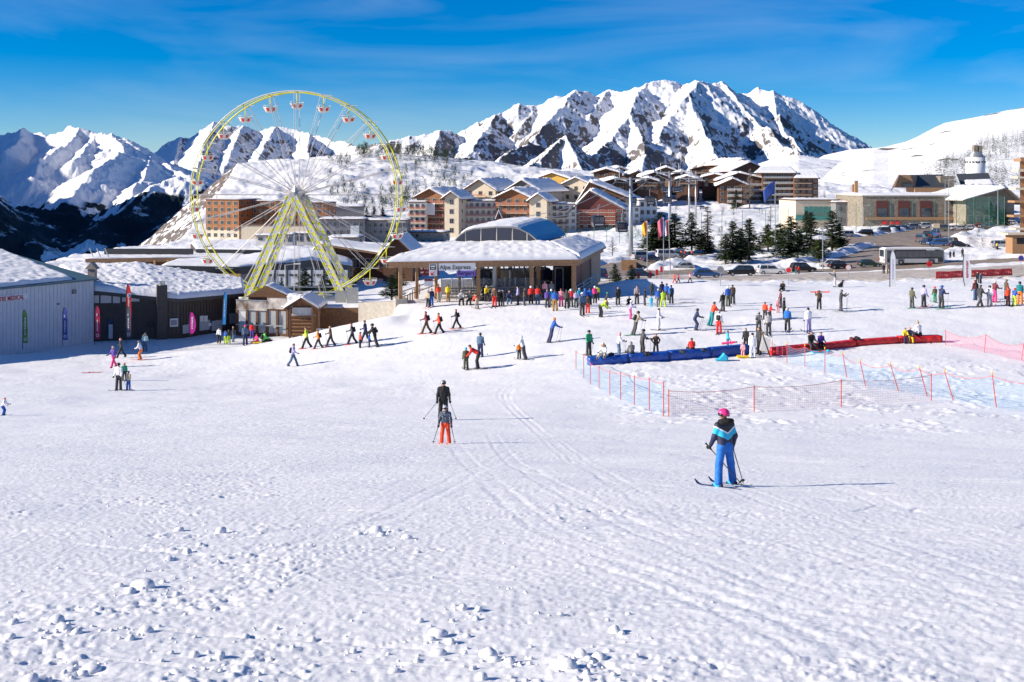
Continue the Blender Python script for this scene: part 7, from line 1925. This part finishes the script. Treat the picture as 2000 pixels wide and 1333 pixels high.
post_sign(1305,470,490,262,'yellow notice board behind the flag poles','wide',mat('yellow_notice',(.55,.28,.08),.6),None,1.5)
post_sign(1829,437,452,280,'wooden direction board before the second parking row','wide',M_['cream'],None,1.6)
post_sign(1228,508,530,195,'brown wooden board left of the flag poles','wide',M_['wood'],None,2.6)
for i,(px,y0,y1) in enumerate(((1247,533,560),(1270,530,572),(1283,527,576),(1292,521,545))):
    p=P(px,y1,122 if i else 130); H=(y1-y0)/F*p.y; t=thing('signal_post',['first','second','third','fourth'][i]+' red capped signal post from the left below the flags','post',p); MB().tube((0,0,-.5),(0,0,H),.03,n=6).build('post',M_['steel'],t); MB().box((0,0,H-.3),(.28,.12,.62)).build('cap',M_['red'],t)
# ================================================================ nets, mats, banners
def netmat(name,col,cell=.10,wd=.2):
    m=bpy.data.materials.new(name); m.use_nodes=True; nt=m.node_tree; b=nt.nodes['Principled BSDF']; b.inputs['Base Color'].default_value=(*col,1); b.inputs['Roughness'].default_value=.7
    uv=N(nt,'ShaderNodeUVMap'); sx=N(nt,'ShaderNodeSeparateXYZ'); nt.links.new(uv.outputs[0],sx.inputs[0]); outs=[]
    for k in(0,1):
        d=N(nt,'ShaderNodeMath',operation='MULTIPLY'); d.inputs[1].default_value=1/cell; nt.links.new(sx.outputs[k],d.inputs[0])
        f=N(nt,'ShaderNodeMath',operation='FRACT'); nt.links.new(d.outputs[0],f.inputs[0])
        l=N(nt,'ShaderNodeMath',operation='LESS_THAN'); l.inputs[1].default_value=wd; nt.links.new(f.outputs[0],l.inputs[0]); outs.append(l)
    mx=N(nt,'ShaderNodeMath',operation='MAXIMUM'); nt.links.new(outs[0].outputs[0],mx.inputs[0]); nt.links.new(outs[1].outputs[0],mx.inputs[1]); nt.links.new(mx.outputs[0],b.inputs['Alpha']); return m
def strip(name,pb,pt,m,par,sub=8,sag=.12):
    off=Vector(par.location); vs=[];fs=[];uv=[];acc=0
    for i in range(len(pb)-1):
        L=(pb[i+1]-pb[i]).length
        for k in range(sub+1 if i==len(pb)-2 else sub):
            t=k/sub; a=pb[i].lerp(pb[i+1],t); a.z=G(a.x,a.y)+.02 if False else a.z; c=pt[i].lerp(pt[i+1],t); c=c-Vector((0,0,sag*4*t*(1-t)))
            vs+=[a-off,c-off]; uv+=[(acc+L*t,0),(acc+L*t,(c-a).length)]
        acc+=L
    n=len(vs)//2
    for i in range(n-1): fs.append((2*i,2*i+2,2*i+3,2*i+1))
    me=bpy.data.meshes.new(name); me.from_pydata([tuple(v) for v in vs],[],fs); me.materials.append(m); l=me.uv_layers.new(name='UVMap')
    for p in me.polygons:
        for li in p.loop_indices: l.data[li].uv=uv[me.loops[li].vertex_index]
    o=bpy.data.objects.new(name,me); COL.objects.link(o); o.parent=par; return o
def net(label,poles,m,pc,tip=None,sag=.12,D1=135):
    pb=[];pt=[]
    for q in poles:
        px,yb,yt=q[:3]; lean=q[3] if len(q)>3 else 0
        b=hit(px,yb,Dmax=D1); t=Vector((b.x-lean/F*b.y,b.y,b.z+(yb-yt)/F*b.y)); pb.append(b); pt.append(t)
    th=thing('safety_net',label,'net',pb[0])
    strip('net',[p+Vector((0,0,.05)) for p in pb],[p-Vector((0,0,.06)) for p in pt],m,th,sag=sag)
    o=pb[0]
    for a,c in zip(pb,pt):
        k=MB().tube(a-o-Vector((0,0,.2)),c-o,.022,n=6).build('pole',pc,th)
        if tip: MB().tube(c-o,c-o+Vector((0,0,.12)),.032,n=6).build('tip',tip,k)
    b=MB()
    for i in range(len(pt)-1):
        a,c=pt[i]-o,pt[i+1]-o
        pts=[a.lerp(c,k/8)-Vector((0,0,.06+sag*4*(k/8)*(1-k/8))) for k in range(9)]; b.path(pts,.012,4)
    b.build('top_rope',pc,th)
NB=netmat('net_blue',(.10,.42,.72),.11,.06); NR=netmat('net_red',(.70,.16,.18),.11,.06); NR2=netmat('net_red_far',(.75,.10,.20),.11,.09)
PR=mat('pole_red',(.55,.06,.04),.5); TY=mat('tip_yellow',(.8,.45,.03),.5)
net('blue safety net curving down from the left end of the blue mats',[(1125,722,685),(1140,738,692),(1153,750,708),(1170,760,715),(1191,772,724),(1212,781,727),(1239,791,733),(1268,803,738),(1296,812,746)],NB,PR,sag=.06)
net('pinkish red safety net sagging between four tall poles in mid slope',[(1306,812,761),(1473,803,753),(1643,795,741),(1819,783,731)],NR,PR,sag=.13)
net('blue safety net with leaning yellow tipped poles running down to the right',[(1537,708,672),(1572,716,676),(1611,728,682),(1655,738,691,9),(1692,755,706,12),(1757,764,712,18),(1813,775,719,17),(1864,782,726,19),(1947,797,732,9),(2060,815,745,9)],NB,PR,TY,sag=.2)
net('red safety net strung low beyond the right end of red mats',[(1847,674,644),(1922,688,653,-4),(1994,706,670,-6),(2080,726,688,-6)],NR2,PR,sag=.35)
net('small red net in front of the left red mats',[(1508,694,668),(1537,697,671),(1572,694,675)],NR2,PR,TY,sag=.2)
def mats(pts,m,lab,nm,dark):
    P_=[hit(px,yb,Dmax=135) for px,yb,yt in pts]
    for i in range(len(pts)-1):
        a,c=P_[i],P_[i+1]; d=c-a; L=math.hypot(d.x,d.y); h=((pts[i][1]-pts[i][2])/F*a.y+(pts[i+1][1]-pts[i+1][2])/F*c.y)/2*.88
        t=thing('slope_mat',lab[i],'mat',(a+c)/2,math.atan2(d.y,d.x),nm)
        nx,nz=18,5; vs=[];fs=[]; tilt=d.z/L
        rnd=random.Random(i+3)
        for side in(0,1):
            for j in range(nz+1):
                for k in range(nx+1):
                    x=-L/2+.03+(L-.06)*k/nx; z=h*j/nz+tilt*x; bul=.07*math.sin(math.pi*j/nz)*(1+.6*math.sin(k*1.3+i))+rnd.uniform(-.02,.02)
                    vs.append((x,-bul if side==0 else .55+bul*.5,z-(.06 if j==0 else 0)))
        n=(nx+1)*(nz+1)
        for s_ in(0,1):
            for j in range(nz):
                for k in range(nx): o=s_*n+j*(nx+1)+k; fs.append((o,o+1,o+nx+2,o+nx+1))
        for k in range(nx): fs+=[(nz*(nx+1)+k,nz*(nx+1)+k+1,n+nz*(nx+1)+k+1,n+nz*(nx+1)+k),(k,k+1,n+k+1,n+k)]
        for j in range(nz): fs+=[(j*(nx+1),(j+1)*(nx+1),n+(j+1)*(nx+1),n+j*(nx+1)),(j*(nx+1)+nx,(j+1)*(nx+1)+nx,n+(j+1)*(nx+1)+nx,n+j*(nx+1)+nx)]
        b=MB(); b.add(vs,fs); b.build('padding',m,t,True)
        MB().bx(L/2-.07,L/2-.01,-.10,-.03,.0,h).build('seam_strap',dark,t)
mats([(1149,714,698),(1229,709,691),(1309,704,685),(1390,699,678),(1466,692,671)],M_['blue'],['leftmost of the four blue padded slope mats','second blue padded slope mat from the left','third blue padded slope mat from the left','rightmost of the four blue padded slope mats'],'blue slope mats',mat('dark_blue_strap',(.005,.02,.10),.5))
mats([(1508,695,678),(1607,685,670),(1675,677,664),(1757,671,657),(1840,669,653)],M_['red'],['leftmost of the four red padded slope mats','second red padded slope mat from the left','third red padded slope mat from the left','rightmost and highest of the four red padded slope mats'],'red slope mats',mat('dark_red_strap',(.25,.01,.01),.5))
# feather banners
def banner(px,yt,yb,D,label,col,w,txt=None,second=None,lean=0,emblem=True,shape='feather',tcol=None):
    p=P(px,yb,D); p.z=min(p.z,G(p.x,p.y)+.3) if False else p.z
    H=(yb-yt)/F*D; t=thing('feather_banner',label,'banner',p)
    n=16; out=[]
    z0=H*.08
    left=[];right=[]
    for k in range(n+1):
        u=k/n; z=z0+(H-z0)*u
        if shape=='feather': l=lean*u+(.28*w*max(0,(u-.8)/.2)**2); r=l+w*(1 if u<.82 else math.sqrt(max(0,1-((u-.82)/.18)**2))*.7+.3*(1-(u-.82)/.18))*(1-.12*u) if u<1 else l+.02
        else: 
            ww=w*math.sin(math.pi*min(.97,.05+.9*u**.8))**.6; l=lean*u-ww*.25; r=l+ww
        left.append((l,z)); right.append((r,z))
    poly=left+right[::-1]
    MB().prism(poly,-.012,.012).build('cloth',col,t)
    b=MB(); b.path([Vector((x-.03,0,z)) for x,z in [(0,-.3)]+left],.03,6); b.build('pole',M_['black'],t)
    if second: 
        b=MB(); b.prism([q for q in left[:9]]+[q for q in right[:9]][::-1],-.02,.02); b.build('lower_panel',second,t)
    tm_=tcol or M_['wsign']
    if txt:
        o=text_obj(txt,w*.72,tm_,t,(left[11][0]+w*.18,-.03,left[11][1]),(R(90),0,0),'numeral')
    b=MB()
    rnd=random.Random(px)
    z=z0+H*.22
    while z<z0+H*(.52 if txt else .70):
        hh=rnd.uniform(.07,.14); b.bx(left[5][0]+w*.34,left[5][0]+w*(.34+rnd.uniform(.14,.26)),-.028,-.02,z,z+hh); z+=hh+.05
    b.build('small_lettering',tm_,t)
    if emblem:
        c=(left[2][0]+w*.48,-.03,z0+H*.10); b=MB(); m_=12
        for k in range(m_):
            a0,a1=2*math.pi*k/m_,2*math.pi*(k+1)/m_; r=w*.26; b.tube((c[0]+math.cos(a0)*r,c[1],c[2]+math.sin(a0)*r),(c[0]+math.cos(a1)*r,c[1],c[2]+math.sin(a1)*r),.025,n=4)
        b.build('emblem_ring',tm_,t)
    return t
banner(45,605,676,99,'green and white feather banner before the white building','x' and mat('banner_green',(.12,.24,.05),.6,noise=.6,nscale=1.2),.42)
banner(123,600,670,101,'dark blue feather banner before the white building',mat('banner_blue',(.04,.07,.30),.6,noise=.4,nscale=1.5),.42,'2')
banner(186,597,668,103,'crimson feather banner at the left corner of the brown hall',mat('banner_crimson',(.40,.01,.07),.6,noise=.2,nscale=1.5),.46,'3')
banner(247,598,665,104.5,'grey feather banner standing below the tall red one','x' and mat('banner_grey',(.10,.10,.14),.6,noise=.4,nscale=1.5),.42,'4')
banner(247,554,664,106.5,'tall red feather banner before the dark brown hall',M_['red'],.48,'J' and None,None,0,False)
rb_=[o for o in bpy.data.objects if o.get('label','').startswith('tall red feather')][0]
b=MB(); c=Vector((.25,-.03,4.2)); b.tube(c,c-Vector((0,.01,0)),.19,n=20,mat=M_['wsign']); b.tube(c-Vector((0,.011,0)),c-Vector((0,.02,0)),.14,n=20,mat=mat('emblem_blue',(.03,.05,.22),.5)); b.tube(c-Vector((.05,.021,0)),c-Vector((.05,.03,0)),.05,n=10,mat=M_['wsign']); b.build('emblem',None,rb_)
banner(373,611,656,108,'magenta teardrop banner before the hall windows',mat('banner_magenta',(.55,.01,.28),.6),.62,None,None,0,False,'drop')
banner(434,570,640,112,'bright blue feather banner at the right end of the brown hall',mat('banner_sky',(.02,.25,.60),.6),.34,None,None,.2,False)
banner(1738,490,570,118,'white feather banner with pale lettering, left of the red barrier',M_['wsign'],.6,None,None,.05,False,'feather',mat('pale_violet',(.45,.42,.55),.6))
banner(1886,497,563,117,'white teardrop banner with red lettering over the red barrier',M_['wsign'],.85,None,None,-.1,False,'drop',mat('sign_red',(.45,.01,.02)))
# red barrier
q1,q2=P(1828,545,133),P(1977,538,138)
rbz=thing('red_barrier','long low red banner barrier along the road edge at right','barrier',q1); d=q2-q1; hh=13.5/F*135
b=MB(); n=22; vs=[];fs=[]
for i in range(n+1):
    p=d*i/n; w_=.06*math.sin(i*1.9); vs+=[(p.x,p.y+w_,p.z),(p.x,p.y-w_,p.z+hh+.03*math.sin(i*1.3))]
for i in range(n): fs.append((2*i,2*i+2,2*i+3,2*i+1))
b.add(vs,fs); o=b.build('banner_cloth',M_['red'],rbz); md=o.modifiers.new('t','SOLIDIFY'); md.thickness=.02
for i in range(6): p=d*i/5; MB().tube(p-Vector((0,-.08,.4)),p+Vector((0,.08,hh+.1)),.03,n=6).build('post',M_['steel'],rbz)
for i in range(6):
    p=d*(i+.5)/6; b=MB()
    for k in range(5): b.box((p.x-.5+k*.25,p.y-.10,p.z+hh*.5+.04*math.sin(k)),(.14,.02,.26 if k%2 else .20))
    b.build('faint_lettering',mat('faded_red_print',(.66,.18,.16),.6),rbz)
# notice board and its pole
p=hit(1496,697,Dmax=135); nb=thing('notice_board','white A shaped notice board tilted on the snow between blue and red mats','sign',p)
u=p.y/F
b=MB(); b.prism([(-11*u,12*u),(6*u,9*u),(10*u,33*u),(-6*u,38*u)],-.05,.0); b.build('panel',M_['wsign'],nb); 
b=MB(); b.prism([(-11*u,12*u),(6*u,9*u),(10*u,33*u),(-6*u,38*u)],.25,.30); b.build('panel',M_['wsign'],nb)
MB().box((0,.12,10*u),(.5,.3,.05)).build('brace',M_['wood'],nb)
pl=thing('wooden_pole','long tilted wooden pole leaning in front of the white notice board','pole',(p.x+8*u,p.y-.3,p.z)); MB().tube((0,0,-.1),(-19*u,0,52*u),.05,n=8).build('shaft',mat('pole_wood',(.20,.12,.04),.7),pl); MB().tube((-19*u,0,52*u),(-19.5*u,0,54*u),.055,n=8).build('cap',M_['black'],pl)
# sledges, bags
def sledge(px,py,col,label,L=.9,rz=0,W_=.42):
    p=hit(px,py,Dmax=135); t=thing('sledge',label,'sledge',p,R(rz))
    b=MB(); b.prism([(-L/2,.03),(L/2-.15,.03),(L/2,.2),(L/2-.04,.23),(L/2-.2,.09),(-L/2,.09)],-W_/2,W_/2); b.build('hull',mat('plastic_'+col.replace(' ','_'),CN[col],.35),t,bevel=.01)
    for s_ in(-1,1): MB().bx(-L/2+.05,L/2-.25,s_*W_/2-.03,s_*W_/2+.03,.09,.15).build('rim',mat('plastic_'+col.replace(' ','_'),CN[col],.35),t)
    return t
sledge(1452,699,'yellow','yellow sledge under the pink child by blue mats'); sledge(1229,697,'yellow','yellow sledge beside the grey seated person on the mats',.8,10); sledge(503,671,'yellow','yellow sledge under the pink toddler'); sledge(741,605,'red','red sledge on the snow ridge left of the station',.9,20); sledge(1602,690,'turquoise','flat turquoise sledge below the left red mats',1.2,5)
p=hit(1412,704,Dmax=135); t=thing('tipped_sledge','turquoise sledge standing tipped like a tent before the blue mats','sledge',p)
b=MB(); b.prism([(-.55,0),(.25,0),(.22,.35),(.05,.5),(-.12,.28),(-.3,.1)],-.25,.2); b.build('hull',mat('plastic_turquoise',CN['turquoise'],.35),t,bevel=.02); MB().bx(.24,.32,-.2,.15,0,.3).build('rim',mat('plastic_turquoise',CN['turquoise'],.35),t)
def bag(px,py,col,label,s=1.0,dz=.55,dy=.25):
    p=hit(px,py,Dmax=135); o=bpy.data.objects.new('rucksack',ACC['backpack']); COL.objects.link(o); o.location=(p.x,p.y+dy,p.z+dz); o.scale=(s*1.2,s*1.2,s*.9); o.rotation_euler=(R(70),0,R(px)); setm(o,cmat(col)); tag(o,label,'bag'); return o
bag(1194,710,'black','black rucksack beside the person in white fur on blue mat'); bag(1265,708,'black','black rucksack behind the grey jacket skier on blue mats'); bag(1334,704,'charcoal','dark rucksack left of the red jacket on blue mats'); bag(1375,701,'charcoal','dark rucksack right of the red jacket on blue mats'); bag(1676,677,'black','black rucksack lying on the third red mat',1.1); bag(1666,678,'maroon','maroon rucksack beside the black one on red mat',.9); bag(1599,691,'black','black rucksack at the feet of seated pair on red mats',.8,.3,-.5)
p=hit(1432,700,Dmax=135); lp=thing('person','person in pink suit lying on the rightmost blue mat','person',(p.x-.7,p.y+.55,p.z+.92),R(-90)); lp.rotation_euler=(R(-84),0,R(-90)); lp.scale=(.62,)*3
for k,m_ in(('body','skin'),('jacket','pink'),('trousers','pink')): child(k,get_pose('stand')[k],lp,cmat(m_))
child('hair',ACC['hair'],lp,mat('hair_brown',CN['brown'],.7),POSE['stand']['head']+Vector((0,0,.02)))
# skis carried, skis lying
p=hit(1600,605,Dmax=135); sk=thing('carried_skis','pair of orange skis on the shoulder of the person in brown','skis',(p.x,p.y,p.z+1.45))
for k in(0,1): o=child('ski',ACC['ski'],sk,HM('orange red'),(0,.06*k,.06*k)); o.rotation_euler=(R(-4),R(90),0); o.rotation_euler=(0,R(18),R(-90)); o.scale=(1.2,1.1,1)
for px,py,c,l in((178,729,'red','pair of red skis lying alone on the snow, lower left'),(1338,592,'maroon','dark red skis lying in the snow below the shaded bank')):
    p=hit(px,py,Dmax=135); sk=thing('lying_skis',l,'skis',p,R(-80))
    for k in(0,1): child('ski',ACC['ski'],sk,HM(c),(k*.18,k*.1,.03))
# dog beside the man at the bank
p=hit(1643,562,Dmax=150); dg=thing('dog','black dog sitting beside the person at the road bank','dog',p,R(-70))
me=surf_net([((0,-.25,.22),(0,.12,.50),.15,.13),((0,.12,.50),(0,.2,.68),.09,.07),((0,.2,.70),(0,.28,.70),.085,.07),((0,.28,.69),(0,.40,.66),.05,.035),((-.06,.17,.76),(-.07,.16,.83),.03,.012),((.06,.17,.76),(.07,.16,.83),.03,.012),
 ((-.08,.12,.42),(-.08,.16,.2),.05,.035),((-.08,.16,.2),(-.08,.17,.03),.032,.03),((.08,.12,.42),(.08,.16,.2),.05,.035),((.08,.16,.2),(.08,.17,.03),.032,.03),((-.1,-.22,.22),(-.13,.0,.16),.10,.06),((-.13,.0,.16),(-.12,-.16,.04),.05,.035),((-.12,-.16,.04),(-.12,-.04,.03),.035,.03),
 ((.1,-.22,.22),(.13,.0,.16),.10,.06),((.13,.0,.16),(.12,-.16,.04),.05,.035),((.12,-.16,.04),(.12,-.04,.03),.035,.03),((0,-.34,.14),(0,-.6,.1),.04,.02)],.022,.012,'body')
child('body',me,dg,mat('dog_fur',(.012,.012,.012),.9)); child('collar',_simple(lambda b:b.tube((0,.13,.56),(0,.155,.60),.10,.095,12)),dg,M_['red'])
# tennis court fences
NG_=netmat('net_green',(.04,.22,.18),.16,.05)
for lab,l in(('teal mesh fence of the tennis court left of the big pylon',[(1160,462,444,300),(1185,463,444,300),(1210,465,445,295),(1236,468,446,290),(1262,470,446,285)]),('teal mesh fence of the tennis court behind the conifers',[(1328,468,418,330),(1370,466,414,335),(1410,462,412,340),(1450,460,411,345),(1495,458,410,345),(1540,455,408,345)]),('green mesh fence in front of the long stone hall',[(1640,458,402,318),(1672,455,398,320),(1700,452,396,322),(1740,447,392,326),(1782,443,390,330),(1825,440,388,332),(1868,437,386,335)]),('green mesh fence at the far right before the wing hall',[(1868,437,386,335),(1902,438,384,325),(1932,440,384,320),(1962,442,384,318)])):
    pb=[P(a,b_,D) for a,b_,c_,D in l]; pt=[P(a,c_,D) for a,b_,c_,D in l]; t=thing('court_fence',lab,'fence',pb[0])
    strip('mesh',pb,pt,NG_,t,sub=1,sag=0)
    for a,c in zip(pb,pt): MB().tube(a-pb[0]-Vector((0,0,1.5)),c-pb[0],.07,n=6).build('post',mat('green_post',(.05,.16,.13),.5),t)
for i in range(13):
    px=1640+i*13; p=P(px,468-i*1.6,296+i*2.5); t=thing('bollard_post',None,None,p); 
    tag(t,'thin dark post in the fence row above the parked cars by the bend','post','thin fence posts above the parked cars'); MB().tube((0,0,-1),(0,0,1.6),.07,n=6).build('shaft',M_['dark'],t); MB().tube((0,0,1.6),(0,0,1.7),.09,n=6).build('cap',M_['dark'],t)
# benches by the snow bank, crowd-side rail
# ================================================================ clods of snow on the near piste
rnd=random.Random(11); lum=[]
big=[(280,1146,.075),(255,1156,.04),(345,1160,.035),(432,1037,.055),(350,1032,.035),(390,1062,.03),(366,1075,.03),(330,1092,.035),(735,1035,.05),(745,1043,.03),(795,1047,.035),(815,1073,.03),(700,1041,.03),(25,1218,.045),(110,1215,.06),(125,1230,.05),(150,1236,.04),(240,1225,.03),(285,1232,.05),(255,1245,.035),(480,1236,.045),(180,1300,.06),(160,1310,.045),(380,1275,.05),(430,1278,.045),(855,1232,.065),(840,1240,.04),(880,1246,.04),(855,1267,.06),(905,1188,.04),(935,1190,.035),(930,1205,.035),(955,1272,.07),(965,1280,.05),(995,1282,.04),(1105,1296,.085),(1100,1283,.05),(1085,1292,.05),(1170,1278,.06),(1135,1272,.045),(1200,1226,.055),(1215,1229,.03),(940,1315,.05),(770,1300,.04),(1150,1325,.05),(1050,1328,.05),(610,1240,.03),(540,1222,.025),(690,1262,.03),(60,1325,.05),(20,1245,.04)]
for px,py,r in big:
    p=hit(px,py,Dmax=30); lum.append((p,r*(p.y/7.5)*.85))
    for k in range(4): 
        q=Vector((p.x+rnd.gauss(0,r*2.6),p.y+rnd.gauss(0,r*3),0)); q.z=G(q.x,q.y); lum.append((q,r*rnd.uniform(.2,.45)))
for _ in range(130):
    px=rnd.choice([rnd.gauss(250,190),rnd.gauss(950,170),rnd.gauss(450,260),rnd.uniform(0,1300)]); py=rnd.uniform(1030,1330) if rnd.random()<.75 else rnd.uniform(980,1100)
    p=hit(px,py,Dmax=40); lum.append((p,rnd.uniform(.006,.020)*(1 if py>1100 else .9)))
bm=bmesh.new(); bmesh.ops.create_icosphere(bm,subdivisions=2,radius=1); ic=np.array([v.co[:] for v in bm.verts]); ifc=np.array([[v.index for v in f.verts] for f in bm.faces]); bm.free()
pp=np.array([[p.x,p.y] for p,r in lum]); dz=detail(pp[:,0],pp[:,1])
VV=[];FF=[]
for i,((p,r),d) in enumerate(zip(lum,dz)):
    n=1+.32*(fbm(ic[:,0]*1.7+i*3.1,ic[:,1]*1.7+ic[:,2]*1.3+i,3,900)-.5)*2
    s=np.array([rnd.uniform(.8,1.35),rnd.uniform(.8,1.2),rnd.uniform(.65,.95)])
    VV.append(ic*n[:,None]*r*s+np.array([p.x,p.y,p.z+d+r*.12])); FF.append(ifc+i*len(ic))
me=bpy.data.meshes.new('snow_clods'); me.from_pydata(np.concatenate(VV).tolist(),[],np.concatenate(FF).tolist()); me.polygons.foreach_set('use_smooth',[True]*len(me.polygons)); me.materials.append(snow_mat('clod_snow',4,.6))
tag(link('snow_clods',me),'loose clods and crumbs of snow scattered over the near piste',kind='stuff')
# labels in use must be unique unless grouped
_seen={}
for o in bpy.data.objects:
    if o.get('label') and not o.parent: _seen.setdefault(o['label'],[]).append(o)
for l,os_ in _seen.items():
    if len(os_)>1 and not os_[0].get('group'): print('DUPLABEL',l,len(os_))
    if len(l.split())>16: print('LONG',l)
HAZE=1.05e-4
